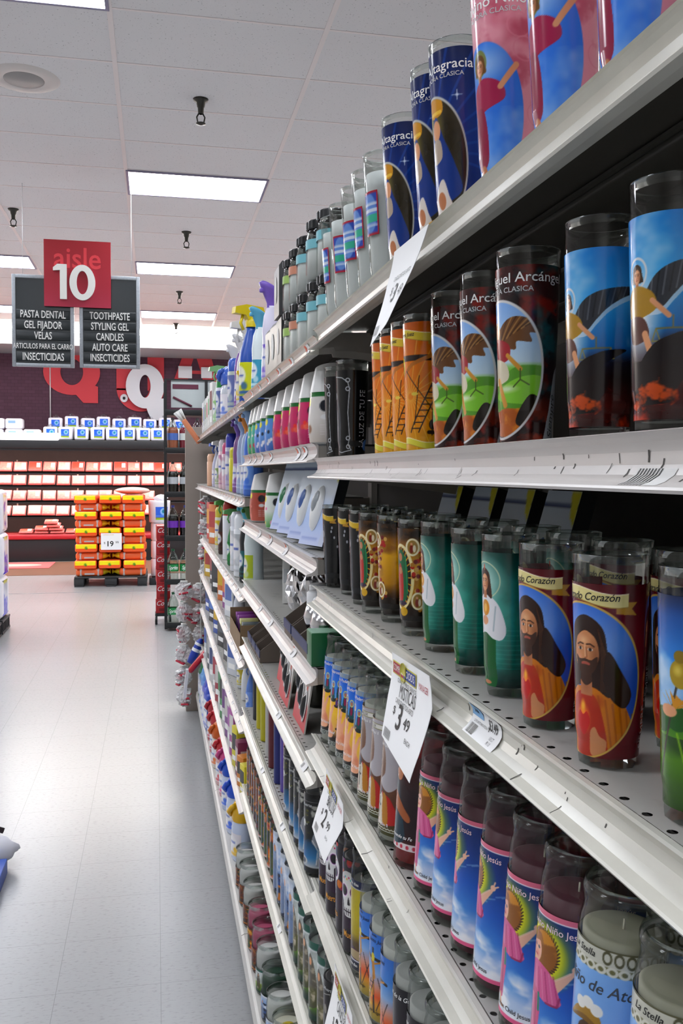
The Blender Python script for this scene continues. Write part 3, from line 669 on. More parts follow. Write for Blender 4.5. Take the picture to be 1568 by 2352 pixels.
def a_field(v):
    v.grad([(0, '2c4a10'), (.3, '5c8c18'), (.4, '3c7418'), (.44, 'a8c8e8'), (.7, '3c8cd8'), (.9, '245aa0'), (1, '142a50')]); v.noise('16300c', 5, .45, .7, 12, .7, (v.Y < .34)*1.); v.noise('e8f0f8', 4, .5, .75, 13, .7, ((v.Y > .45) & (v.Y < .8))*1.)
    for k in range(9): v.ell(-.4+.1*k, .41+.02*(k % 3), .07, .06, '1e5414')
    for k in range(6): v.line([(.1+.03*k, .02), (.0+.06*k, .36)], .012, '8ab828', .7)
    v.line([(-.12, .12), (-.02, .5), (.06, .84)], .012, '3a3428'); v.ell(.02, .64, .058, .068, 'a8902c'); v.ell(.005, .655, .03, .035, 'd8c460', .8); v.ell(.015, .72, .03, .03, '8a7420'); v.ell(.065, .83, .014, .018, '7a8890')
    for k in range(7): v.poly([(-.02, .47), (-.11+.035*k, .54+.02*math.sin(k)), (-.08+.035*k, .52)], 'c8902c')
    v.ell(-.05, .46, .05, .03, SKIN); v.ell(-.2, .55, .08, .2, 'd8d4a0', .8)
def a_luz(v):
    v.grad([(0, '08090b'), (1, '101114')]); c = 'b9bcc0'
    for s in (-1, 1):
        L = [(-.12+s*.24, .06), (-.12+s*.20, .12), (-.12+s*.22, .2), (-.12+s*.20, .5), (-.12+s*.22, .78), (-.12+s*.20, .86), (-.12+s*.13, .91), (-.12, .93)]
        v.line(L, .010, c); v.line([(-.12+s*.24, .06), (-.12+s*.1, .03), (-.12, .05)], .010, c)
        for y in (.1, .2, .78, .88): v.ring(-.12+s*.20, y, .022, .022, .006, c)
    v.blob([(-.2, .08), (-.24, .4), (-.18, .68), (-.12, .82), (-.06, .68), (-.02, .4), (-.05, .08)], '3a3d44'); v.line([(-.16, .1), (-.15, .5), (-.12, .75)], .012, '7d8088'); v.line([(-.08, .1), (-.09, .5)], .012, '6d7078')
    v.ell(-.12, .70, .03, .045, 'aeb0b4'); v.ell(-.2, .42, .02, .03, 'aeb0b4'); v.ell(.36, .12, .08, .07, '5580c0')
def a_orange(v):
    v.grad([(0, 'c89a10'), (.25, 'dc8c0e'), (.7, 'd97a10'), (1, 'b85c10')])
    for k in range(22):
        a = 2*PI*k/22; v.line([(.02+.03*math.cos(a), .42+.03*math.sin(a)), (.02+.5*math.cos(a), .42+.5*math.sin(a))], .007, 'f4cc70', .6)
    d = '2a1a10'; v.line([(-.10, .1), (-.11, .75)], .045, '8a4e1c'); v.line([(-.13, .1), (-.12, .78)], .012, '5a3010'); v.line([(-.16, .72), (.26, .72)], .045, d); v.line([(-.12, .78), (-.11, .88)], .05, d)
    v.line([(-.1, .55), (.04, .67), (.2, .74)], .03, 'b8742c'); v.ell(-.10, .66, .05, .08, 'e8dc30'); v.ell(-.10, .64, .03, .05, '3a2414')
    for s, o in ((0, 0), (.075, .0)): v.line([(.02+s, .14), (.20+s, .52)], .010, d)
    for k in range(8): v.line([(.03+.0225*k, .17+.047*k), (.105+.0225*k, .17+.047*k)], .009, d)
    v.line([(-.02, .62), (.22, .3)], .007, d); v.line([(.10, .58), (.06, .2)], .007, d); v.ell(.21, .2, .03, .04, d); v.line([(.18, .14), (.25, .14)], .03, d); v.line([(.21, .12), (.21, .3)], .012, d)
    v.ell(.06, .44, .03, .014, 'e8d060')
    ribbon(v, .0, .90, .46, .065, 'd8c048'); ribbon(v, .04, .055, .40, .05, 'd8d050')
def a_arc(v):
    v.grad([(0, '280808'), (.4, '281c20'), (1, '3c1416')]); v.noise('7c2018', 7, .5, .68, 21, .9); v.noise('1c5a60', 6, .55, .72, 22, .8, (v.Y > .25)*1.); v.noise('0c0a10', 9, .5, .7, 23, .7); v.noise('a03414', 10, .52, .7, 24, .9, np.clip(1-v.Y*3, 0, 1))
    c = v.em(-.06, .42, .27, .385); v.ell(-.06, .42, .285, .40, 'dcdcdc'); v.grad([(.0, '2a1408'), (.2, '5c2c14'), (.3, '3c8430'), (.42, '78b83c'), (.46, 'c8dce8'), (.8, '8cb4e8')], c)
    v.blob([(-.4, .3), (-.2, .40), (-.05, .38), (.1, .44), (.3, .40), (.3, .2), (-.3, .2)], '5c9430', 1, c); v.blob([(-.1, .26), (.05, .36), (.2, .38), (.3, .3), (.2, .22)], '84c040', 1, c); v.ell(.0, .31, .1, .03, 'e4ecd8', .8, .8, c)
    wg = [(-.10, .54), (-.06, .64), (.03, .71), (.13, .70), (.2, .62), (.14, .62), (.15, .57), (.07, .575), (.06, .53), (-.02, .545)]
    v.blob(wg, '6c4828', 1, c); wm = v.ins(spl(wg))*c
    for k in range(9): v.line([(-.06+.022*k, .56+.012*k), (.02+.025*k, .72)], .008, 'b48c58' if k % 2 else '3c2412', .7, wm)
    v.X = v.X-.05
    v.ell(-.14, .64, .04, .055, 'b08428'); v.ell(-.13, .63, .025, .04, SKIN); v.blob([(-.2, .58), (-.13, .6), (-.03, .56), (-.03, .48), (-.1, .46), (-.2, .48)], '98202c', 1, c); v.blob([(-.2, .48), (-.06, .46), (-.04, .36), (-.2, .34)], 'd8d0b8', 1, c)
    v.line([(-.04, .5), (.04, .42)], .025, 'c89440'); v.line([(-.12, .36), (-.06, .22)], .035, 'c89440'); v.line([(.04, .42), (.04, .36), (-.0, .32)], .008, '4a5c28'); v.line([(.04, .36), (.09, .33)], .008, '4a5c28')
    v.blob([(-.2, .06), (-.16, .16), (-.06, .20), (.06, .18), (.12, .1), (.0, .04)], 'a85c1c', 1, c); v.noise('d88c2c', 12, .5, .7, 25, .8, c*(v.Y < .2)); v.X = v.X+.05; v.blob([(.06, .12), (.14, .27), (.2, .24), (.16, .1)], '1c140c', 1, c); v.blob([(.25, -.02), (.265, .12), (.29, .28), (.33, .42), (.42, .42), (.42, -.02)], 'a4a6aa')
def a_blue(v):
    v.grad([(0, '2c0808'), (.12, '4a100c'), (.28, '18080a'), (.36, '1c1c2c'), (.45, '1c6fae'), (.7, '4aa8e0'), (1, '2b82c8')]); v.noise('c23c10', 9, .5, .7, 31, .9, np.clip(1-v.Y*3.6, 0, 1)); v.noise('e8f2f8', 4, .55, .8, 32, .6, (v.Y > .45)*1.)
    v.ell(-.05, .52, .14, .3, 'e4e8ec', .8)
    wg = [(-.03, .56), (.02, .68), (.10, .745), (.22, .775), (.36, .785), (.40, .765), (.30, .735), (.23, .70), (.17, .655), (.12, .60), (.06, .54)]
    v.blob([(p_[0], p_[1]-.03) for p_ in wg], 'dfe8ee', .7); v.blob(wg, '33363c'); wm = v.ins(spl(wg))*1.
    for k in range(14): v.line([(-.02+.03*k, .56+.014*k), (.0+.032*k, .80)], .007, '74787f' if k % 2 else '16181c', .7, wm)
    v.ring(-.07, .72, .06, .075, .005, 'd8dce0'); head(v, -.07, .705, .055, '3a2818', SKIN, False)
    v.blob([(-.16, .6), (-.08, .66), (.02, .62), (.04, .54), (-.04, .5), (-.14, .5)], 'a8842c'); v.blob([(-.15, .5), (-.03, .5), (.0, .4), (-.12, .38)], '5c3c34'); v.line([(.02, .58), (.10, .50)], .025, SKIN); v.line([(-.02, .42), (.03, .28), (.06, .22)], .035, SKIN)
    v.line([(.12, .5), (.12, .44)], .007, '7a7448'); v.line([(.04, .44), (.20, .44)], .008, '7a7448')
    for x in (.04, .20): v.line([(x, .44), (x-.02, .38), (x+.02, .38), (x, .44)], .006, '8a8450')
    v.blob([(-.06, .24), (.02, .36), (.12, .41), (.2, .43), (.30, .43), (.22, .385), (.17, .35), (.14, .31), (.10, .24)], '140c10'); v.blob([(-.2, .10), (-.18, .26), (-.06, .29), (.06, .27), (.14, .30), (.19, .24), (.15, .16), (.1, .08)], '180c0c'); v.noise('e0601c', 14, .55, .7, 33, .8, v.em(-.02, .14, .2, .1)); v.ell(-.18, .4, .06, .3, '8a8f98', .6, .6)
def a_pinkn(v):
    v.a[:] = C_('e0a0ac'); v.noise('c06478', 4, .48, .7, 41, .9); v.noise('b04a60', 9, .55, .7, 42, .5); v.ell(-.3, .9, .3, .2, 'f0d4d8', .9, .8)
    for k in range(30): v.ring(random.Random(k).uniform(-.5, .5), random.Random(k+50).uniform(0, 1), .03+.01*(k % 4), .03+.01*(k % 4), .004, 'd88c9c', .6)
    c = v.em(-.05, .36, .22, .38); v.mix(c, '3f7fd8'); v.ell(-.02, .62, .15, .12, 'a8c8f0', .8, .8, c); v.noise('b8d4f4', 4, .5, .8, 43, .7, c*(v.Y < .4))
    v.X = v.X-.07; v.Y = v.Y
    v.ell(-.14, .64, .05, .07, '7c8450'); head(v, -.14, .62, .06, '6a4a20', SKIN, False); v.blob([(-.2, .5), (-.12, .56), (-.02, .52), (.0, .44), (-.1, .40), (-.2, .38)], 'a02c54', 1, c); v.line([(-.02, .5), (.06, .60)], .03, SKIN); v.blob([(-.2, .38), (-.12, .4), (-.10, .15), (-.2, .12)], '8c2848', 1, c); v.ell(-.15, .08, .03, .05, SKIN2); v.X = v.X+.07
def a_alta(v):
    v.grad([(0, '0c2258'), (.5, '123a88'), (1, '0c2050')])
    for k in range(14): a = k*.22-.2; v.line([(-.1, .4), (-.1+math.cos(a)*.9, .4+math.sin(a)*.9)], .014, '2c5cb0', .45)
    c = v.em(-.08, .36, .215, .385); v.ell(-.08, .36, .225, .40, 'c8c8c4'); v.mix(c, '2a2416'); v.noise('4a4028', 5, .4, .8, 51, .6, c); v.ell(-.14, .62, .06, .17, 'e8e070', .9, .9, c)
    v.X = v.X-.085
    v.ell(-.14, .55, .07, .2, 'd8d060', .9, .5, c)
    v.blob([(-.2, .70), (-.17, .78), (-.14, .74), (-.11, .78), (-.08, .69), (-.10, .64), (-.18, .64)], 'c8922c', 1, c); v.line([(-.18, .66), (-.10, .66)], .02, 'e8c050')
    v.blob([(-.22, .2), (-.2, .5), (-.14, .64), (-.08, .5), (-.02, .36), (.02, .2), (-.1, .14)], '163a80', 1, c); v.ell(-.14, .56, .035, .06, SKIN); v.blob([(-.17, .5), (-.11, .5), (-.10, .4), (-.17, .38)], 'b8a898', 1, c)
    v.blob([(-.2, .08), (-.16, .22), (-.10, .28), (-.06, .18), (-.04, .1), (-.12, .02)], 'e0d8d0', 1, c); v.blob([(-.2, .02), (-.1, .1), (.04, .14), (.02, .04), (-.1, -.02)], 'd2a23c', 1, c); v.ell(-.12, .16, .035, .05, SKIN2)
    v.X = v.X+.085; v.blob([(.24, -.02), (.27, .12), (.31, .30), (.45, .32), (.45, -.02)], 'a4a6ac'); stars(v, 9, 4)
def a_plain(v):
    v.a[:] = C_('d9dcdb')
def a_sticker(v):
    v.a[:] = C_('3a54a8'); v.ell(0, .5, v.W*.42, .44, '6f93cf'); v.band(.30, .48, '3fae8c', .9); v.band(.52, .60, 'dfe6ee', .9); v.band(.68, .74, 'dfe6ee', .8); v.band(.2, .26, 'dfe6ee', .6)
    m = ((np.abs(v.X) > v.W*.43) | (v.Y < .06) | (v.Y > .94))*1.; v.mix(m, 'a82c3c')
def a_hand(v):
    v.grad([(0, '1a1a1a'), (.1, '2a2420'), (.2, 'e0b070'), (.4, 'f0c84c'), (.56, 'e8b830'), (.585, '2c2418'), (.60, '7ab0e4'), (.8, '2c7ad8'), (1, '1a5cc0')])
    h = [(-.18, .12), (-.2, .34), (-.16, .40), (-.14, .56), (-.11, .58), (-.095, .42), (-.06, .60), (-.03, .60), (-.025, .42), (.02, .58), (.05, .57), (.04, .40), (.10, .50), (.12, .48), (.08, .32), (.12, .22), (.1, .1)]
    v.blob(h, 'e8b090'); v.noise('d07c5c', 7, .5, .75, 61, .6, v.ins(spl(h))*1.)
    for x, y in ((-.12, .68), (-.02, .72), (.08, .68), (.19, .7), (-.22, .7)):
        v.blob([(x-.035, y-.10), (x-.03, y+.02), (x, y+.06), (x+.03, y+.02), (x+.035, y-.10)], '184c50'); v.ell(x, y-.01, .018, .05, '8c2450'); v.ell(x, y+.075, .018, .024, SKIN2); v.ring(x, y+.08, .03, .036, .005, 'd8d488')
        v.ell(x, y-.115, .06, .022, '1c2824')
    for x, y in ((.16, .5), (.22, .34), (.2, .22)): v.ell(x, y, .04, .02, '2a2420'); v.ell(x, y+.04, .02, .04, '5c3c7c'); v.ell(x, y+.09, .014, .016, SKIN2)
    v.band(.0, .06, '8f948f'); 
    for k in range(12): v.ring(-v.W/2+v.W*k/12, .03, .02, .016, .005, '4c504c')
    for k in range(12): v.ring(-v.W/2+v.W*k/12, .97, .02, .016, .005, '4c504c')
    v.band(.945, 1, 'b4b8b4', .7)
def a_pope(v):
    v.grad([(0, '3c4018'), (.08, '4a3c18'), (.2, '4a2c18'), (.5, '6c4a38'), (.8, '8a7060'), (1, '94806c')])
    v.blob([(-.06, .96), (.04, .8), (.06, .6), (-.02, .5), (.12, .42), (.26, .55), (.28, .8), (.2, .98)], 'b4b0b4'); v.blob([(-.2, .50), (-.16, .66), (-.10, .72), (-.05, .64), (-.04, .5), (-.1, .44)], '8c6048'); v.ell(-.12, .54, .06, .085, SKIN2); v.ell(-.13, .55, .045, .07, SKIN); v.ell(-.15, .56, .01, .007, '2c1c14'); v.ell(-.10, .56, .01, .007, '2c1c14'); v.line([(-.15, .5), (-.10, .5)], .008, '7c3c34')
    v.blob([(-.24, .12), (-.22, .40), (-.1, .46), (.04, .40), (.16, .34), (.22, .12)], 'a82420'); v.blob([(-.05, .12), (-.08, .4), (.02, .4), (.07, .12)], 'd8d0c0'); v.line([(-.02, .15), (-.02, .34)], .02, '2c241c'); v.line([(-.045, .27), (.005, .27)], .02, '2c241c'); v.blob([(.06, .12), (.04, .38), (.1, .36), (.13, .12)], 'b07c28')
    v.blob([(-.12, .42), (-.04, .46), (.02, .42), (-.02, .36), (-.1, .36)], '2c2434'); v.band(.035, .04, 'd8dcd0'); v.line([(-.2+.02*k, .055+.012*(k % 2)) for k in range(22)], .008, 'dfe2d4')
    m = ((v.Y > .90) & (v.Y < .95))*1.; v.mix(m, 'e4e2dc'); v.line([(-.4, .9), (.4, .9)], .006, '6a6a34'); v.line([(-.4, .95), (.4, .95)], .006, '6a6a34')
def a_red(v):
    v.grad([(0, 'e8dcd8'), (.07, 'e8dcd8'), (.075, '3c1410'), (.2, '241014'), (.6, '2c1c20'), (1, '54201c')]); v.band(0, .07, 'e0d4d4')
    for k in range(16): v.ell(-v.W/2+v.W*k/16, .035, .018, .022, 'b8384c')
    v.blob([(-.2, .1), (-.16, .6), (-.05, .75), (.02, .5), (.1, .1)], '1c3440'); v.blob([(-.25, .5), (-.1, .6), (.1, .42), (.16, .34), (.12, .30), (-.1, .42), (-.25, .38)], '9c5c34'); v.blob([(-.3, .12), (-.24, .5), (-.16, .6), (-.14, .1)], 'b03020'); v.ell(-.02, .8, .06, .09, SKIN2)
def a_nino(v):
    v.grad([(0, 'd8e4f0'), (.15, 'b8cce8'), (.3, '4888d0'), (.5, '1f60b8'), (.75, '143f88'), (1, '0f2c68')])
    r = random.Random(5)
    up = np.clip((.40-.55*np.abs(v.X-.10)-v.Y)/.14, 0, 1); v.noise('b8cce8', 5, .36, .56, 72, .9, up); v.noise('f4f6fa', 6, .42, .58, 73, 1., up); v.noise('8caed8', 9, .55, .72, 74, .5, up); v.noise('f2f4f8', 4, .4, .6, 75, .9, np.clip((.16-v.Y)/.08, 0, 1))
    for k in range(8): x = r.uniform(-.4, .45); y = r.uniform(.42, .66); v.line([(x, y), (x+.09, y+.025)], .012, 'a8c4e8', .4)
    v.ell(-.04, .735, .27, .25, 'd4d61c', .7); v.ell(-.04, .735, .20, .20, 'e6e020', .4); v.ell(-.06, .74, .155, .165, 'ece43c', .2)
    v.blob([(-.16, .74), (-.14, .84), (-.05, .88), (.05, .84), (.09, .74), (.06, .64), (-.02, .62), (-.1, .64)], '8a5818'); v.noise('c88c28', 16, .45, .6, 71, .9, v.ins(spl([(-.16, .74), (-.14, .84), (-.05, .88), (.05, .84), (.09, .74), (.06, .64), (-.02, .62), (-.1, .64)]))*1.)
    for k in range(40): a = 2*PI*k/40; v.line([(-.03+.115*math.cos(a), .745+.128*math.sin(a)), (-.03+.13*math.cos(a+.1), .745+.145*math.sin(a+.1))], .009, '3c2c10')
    v.ell(-.11, .73, .065, .085, 'e8b49c'); v.ell(-.095, .70, .03, .03, 'e09080', .7); v.ell(-.13, .745, .013, .010, '1c3450'); v.ell(-.08, .745, .013, .010, '1c3450'); v.line([(-.125, .69), (-.095, .69)], .010, 'b04848'); v.blob([(-.17, .76), (-.14, .83), (-.06, .84), (-.03, .78), (-.08, .79)], '9a6420')
    v.poly([(.02, .50), (.10, .53), (.19, .655), (.21, .69), (.19, .70), (.16, .665), (.08, .60)], 'e4b8a2'); v.line([(.05, .58), (.17, .675)], .012, 'f0cdb8', .8); v.ell(.20, .70, .022, .022, 'e8bea8'); v.line([(.20, .70), (.215, .745)], .012, 'e8bea8'); v.line([(.205, .70), (.24, .72)], .012, 'e8bea8')
    v.blob([(-.22, .56), (-.14, .645), (-.05, .66), (.05, .62), (.115, .50), (.12, .455), (.06, .43), (-.03, .445), (-.1, .48), (-.2, .46)], 'd06898')
    v.line([(.115, .50), (.10, .44), (.02, .435)], .014, '8c2858', .8)
    for k in range(6): v.line([(-.1+.033*k, .62), (-.08+.038*k, .45)], .011, 'a83c70' if k % 2 else 'e08cb4', .7)
    v.blob([(-.2, .47), (-.06, .47), (-.03, .36), (-.045, .22), (-.06, .12), (-.13, .13), (-.19, .18)], 'c85c88'); v.line([(-.08, .44), (-.07, .16)], .014, '902c5c', .7); v.line([(-.13, .42), (-.12, .2)], .03, 'f0c8dc', .5); v.line([(-.05, .46), (-.045, .36)], .022, '2c7c68')
    v.line([(-.09, .13), (-.075, .075)], .026, 'e0b090'); v.ell(-.06, .065, .026, .012, 'e0b090')
    v.band(.965, 1, 'd87890'); v.band(.958, .965, 'f0e8f0'); v.band(0, .03, 'd86890'); v.band(.03, .036, 'f0e8f0')
def a_atocha(v):
    v.grad([(0, '7ea4d8'), (1, '88b4e8')]); v.noise('a8c8f0', 4, .45, .8, 81, .5)
    v.blob([(-.22, 0), (-.2, .28), (-.1, .40), (.08, .40), (.18, .30), (.22, 0)], '6c4420'); v.blob([(-.05, .0), (-.04, .32), (.06, .32), (.1, 0)], '8c5c2c'); v.ell(.0, .37, .11, .055, 'e4e0d8'); v.line([(.16, .26), (.2, .38)], .03, '7a5828')
    head(v, .0, .49, .105, '4a3420', 'e4b490'); v.blob([(-.14, .585), (-.05, .67), (.06, .66), (.10, .57), (.16, .55), (.06, .60), (-.06, .62)], 'a07c2c'); v.blob([(-.14, .58), (.0, .60), (.15, .54), (.10, .585), (-.02, .63)], '7c5c20')
    for x, y in ((-.05, .68), (.0, .70), (.05, .68)): v.ell(x, y, .035, .03, 'e8e8e4')
    for y0, y1 in ((.875, .915), (.915, 1)): v.band(y0, y1, 'c9c9bd' if y0 > .9 else '6c6a48')
    for k in range(18): v.ring(-v.W/2+v.W*k/18, .895, .022, .018, .006, 'd8d8cc')
    for k in range(18): v.ring(-v.W/2+v.W*(k+.5)/18, .957, .02, .028, .005, '56543c') if k % 18 > 9 else None
    v.line([(-.5, .995), (.5, .995)], .01, '56543c')
def a_skull(v):
    v.grad([(0, '1c0c18'), (.25, '24101e'), (.27, '301830'), (1, '1c1220')])
    r = random.Random(9)
    for k in range(40): x, y, q = r.uniform(-v.W/2, v.W/2), r.uniform(.45, 1), r.uniform(.02, .05); v.ell(x, y, q, q, r.choice(['7c2060', 'a83020', 'c07018', '205c78', '50207c', '801c40']))
    v.blob([(-.16, .62), (-.15, .78), (-.05, .87), (.08, .85), (.16, .74), (.14, .6), (.08, .54), (.07, .40), (-.07, .40), (-.09, .54)], 'dcdcdc')
    for x in (-.07, .075): v.ell(x, .66, .062, .07, '6c2470'); v.ell(x, .66, .045, .052, '0c080c'); v.ring(x, .66, .062, .07, .008, 'e8e0e8')
    v.blob([(-.015, .52), (.0, .60), (.02, .52)], '1c1018')
    for k in range(5): v.line([(-.06+.03*k, .40), (-.06+.03*k, .47)], .010, '241420')
    v.line([(-.075, .44), (.075, .44)], .012, '241420')
    for k in range(7): v.ell(-.08+.028*k, .79+.02*(k % 2), .01, .012, ['c03060', '30a0a0', 'd0a020'][k % 3])
def a_yellow(v):
    v.grad([(0, '2c2c34'), (.1, '24283c'), (.11, '4a4438'), (.3, '5c4a20'), (.4, 'a8981c'), (.6, 'bcac14'), (.9, 'c0b020'), (.905, '1c2444'), (1, '202a50')]); v.blob([(-.3, .12), (-.24, .4), (-.1, .3), (.1, .22), (.3, .14)], '4a2c3c'); v.blob([(-.1, .14), (.0, .22), (.2, .2), (.3, .12)], 'a89878')
    v.band(.10, .112, 'c8c8d0'); v.band(.897, .907, 'c8c8d0')
def a_juez(v):
    v.grad([(0, '8c8040'), (.1, 'a88c34'), (.18, 'c8902c'), (.28, 'd06030'), (.4, 'c89888'), (.55, '90b0d8'), (.75, '4c88d0'), (1, '3c74c4')]); v.noise('e0d040', 9, .5, .7, 91, .9, ((v.Y > .14) & (v.Y < .34))*1.)
    d = '241a14'; v.line([(.0, .1), (-.02, .82)], .03, d); v.line([(-.16, .72), (.18, .70)], .035, d); v.line([(-.0, .5), (-.02, .68)], .05, 'b8843c'); v.line([(-.14, .73), (-.02, .64), (.14, .71)], .02, 'b8843c'); v.ell(-.02, .72, .03, .05, 'd8c840'); v.line([(-.01, .3), (-.01, .5)], .03, 'a8742c')
    for a, b in (((-.2, .12), (-.06, .46)), ((-.14, .12), (.0, .46)), ((.04, .12), (.2, .5)), ((.2, .1), (.06, .5))): v.line([a, b], .010, d)
    for k in range(6): v.line([(-.19+.023*k, .15+.055*k), (-.12+.023*k, .15+.055*k)], .009, d)
def a_guarda(v):
    v.grad([(0, '243464'), (.15, '283c6c'), (.2, '4a1c3c'), (.5, '241824'), (1, '141018')]); v.blob([(-.2, .1), (-.16, .34), (-.04, .42), (.06, .36), (.1, .2), (.02, .08)], 'd0a890'); v.blob([(-.04, .1), (.02, .3), (.14, .36), (.2, .2), (.14, .06)], 'b88c78'); v.ell(-.05, .3, .03, .04, '8c5c4c'); v.blob([(-.3, .45), (-.1, .5), (.2, .44), (.3, .5), (.3, .42), (-.3, .4)], '7c2c5c', .8)
def a_darkb(v):
    v.grad([(0, '18181a'), (.07, '101012'), (.075, 'b8babc'), (.12, '8ca0b4'), (.2, '3878a8'), (.38, '144868'), (.45, '101418'), (1, '0c0c0c')]); v.noise('b4b4ac', 12, .52, .68, 101, .9, ((v.Y > .42) & (v.Y < .86))*1.); v.noise('6a6a20', 8, .56, .7, 102, .7, ((v.Y > .5) & (v.Y < .8))*1.)
    for sg in (-1, 1): v.blob([(sg*.2-.05, .1), (sg*.24-.05, .3), (sg*.14-.05, .4), (sg*.2-.05, .55), (sg*.3-.05, .5), (sg*.34-.05, .2)], '8c9098'); v.line([(sg*.2-.05, .12), (sg*.22-.05, .3), (sg*.15-.05, .42)], .012, 'd8dadc')
    v.ell(-.05, .14, .07, .05, 'b8babc'); v.ell(-.05, .14, .03, .03, '303234'); v.blob([(-.12, .5), (-.05, .7), (.02, .5)], '1c1c1c'); v.ell(-.05, .62, .03, .05, 'd0d2d0')
    v.band(.90, .905, 'c0c0c0')
def a_death(v): v.grad([(0, '3c0c10'), (.4, '481418'), (.6, '181012'), (1, '0c0a0c')]); v.blob([(-.18, .1), (-.14, .6), (-.03, .78), (.06, .6), (.1, .1)], '241c1c'); v.ell(-.03, .64, .035, .06, '8c8880'); v.line([(.12, .1), (.06, .85)], .012, '6c6860'); v.line([(.06, .85), (-.1, .8)], .012, '9c9c98'); v.band(0, .03, '0c0a0c')
def a_greenw(v): v.grad([(0, '1c3c2c'), (.06, '1c3c2c'), (.065, '2c3c30'), (.2, '5c8420'), (.38, '90b034'), (.44, 'c8d0c8'), (.9, 'd4d8d8'), (.91, '2c5c50'), (1, '2c5c50')]); v.noise('8c9490', 6, .5, .75, 111, .7, ((v.Y > .45) & (v.Y < .88))*1.); v.blob([(-.14, .2), (-.1, .6), (.0, .84), (.1, .6), (.12, .2)], '4c4438', .8); v.noise('c8bca8', 10, .5, .7, 112, .9, v.em(0, .45, .1, .35)); v.ell(-.0, .74, .03, .05, SKIN)
def a_fire(v): v.grad([(0, 'd8d4cc'), (.08, 'a83818'), (.3, 'c8701c'), (.5, '5c2c18'), (.75, '8c3020'), (1, '6c2418')]); v.noise('e0b030', 6, .5, .7, 121, .9); v.noise('24341c', 7, .5, .66, 122, .9); v.blob([(-.12, .1), (-.1, .6), (0, .8), (.08, .5), (.1, .1)], '2c4a2c', .8); v.ell(-.0, .7, .04, .06, SKIN2)
def a_navyc(v): v.grad([(0, 'd4d4d4'), (.06, '18203c'), (.3, '24447c'), (.6, '7c9cd0'), (.85, 'b0c4e0'), (1, 'c4c8cc')]); v.noise('e4e8f0', 6, .5, .7, 131, .9); v.noise('141c30', 8, .52, .66, 132, .9, (v.Y < .7)*1.); v.noise('c8781c', 8, .56, .66, 133, .9, (v.Y < .3)*1.); v.blob([(-.12, .1), (-.1, .6), (0, .8), (.08, .5), (.1, .1)], '8c9cb8', .8); v.ell(-.0, .72, .035, .055, SKIN)
def a_rust(v): v.grad([(0, '3c1c14'), (.4, '5c3020'), (1, '74432c')]); v.noise('28341c', 6, .48, .7, 141, .9); v.noise('c07c30', 9, .55, .7, 142, .8)
def a_vot(v): v.grad([(0, 'c8a818'), (.35, 'd4bc20'), (.5, 'd8c438'), (.52, '7c3c68'), (.78, '8c4878'), (.8, 'd8d4c8'), (1, 'd8d8d0')])

def wrapmap(prof, z0, z1, off=.0005):
    pz = [p[1] for p in prof]; pr_ = [p[0] for p in prof]
    def rad(z): return np.interp(z, pz, pr_)+off
    return rad
_canv = {}
def paint(art, nw, nh, W, bg='888888'):
    k = (art, nw, nh, round(W, 3))
    if k not in _canv:
        v = Cv(nw*2, nh*2, W, bg); art(v); q = np.clip(v.a, 0, 1); q = q.reshape(nh, 2, nw, 2, 3).mean((1, 3)); g_ = q.mean(2, keepdims=True); _canv[k] = np.clip(g_+(q-g_)*1.18, 0, 1)**1.06
    return _canv[k]
def label_mesh(mb, art, prof, z0, z1, span, nw, nh, text=None, off=.0005, m=None):
    """printed sleeve around a jar whose front faces -x; canvas x runs towards -y"""
    pz = [p[1] for p in prof]; prr = [p[0] for p in prof]; rm = float(np.interp((z0+z1)/2, pz, prr)); H = z1-z0
    W = R(span)*rm/H; col = paint(art, nw, nh, W)
    a = np.linspace(-R(span)/2, R(span)/2, nw)[None]; z = np.linspace(z0, z1, nh)[:, None]; r = np.interp(z, pz, prr)+off
    P = np.stack([-r*np.cos(a), -r*np.sin(a), z+0*a], -1); mb.grid(P, m or INK, True, col)
    if text:
        def fn(x, y):
            zz = z0+y*H; rr = float(np.interp(zz, pz, prr))+off+.0003; an = x*H/rm; return (-rr*math.cos(an), -rr*math.sin(an), zz)
        for s, x, y, sz, sx, sh, mm in text:
            if sx < 0:   # vertical line of print, reading upwards
                mb.text(s, mm, lambda p, q, x=x, y=y: fn(x-q, y+p), sz, 0, 0, -sx, sh)
            else: mb.text(s, mm, fn, sz, x, y, sx, sh, .006)
GR = mat('grey_print', 'c2c4c6', .4); PINKT = mat('pale_pink_print', 'f0d4dc', .4); GOLDT = mat('orange_print', 'e09a30', .4); NAVYT = mat('navy_print', '1c2850', .5)
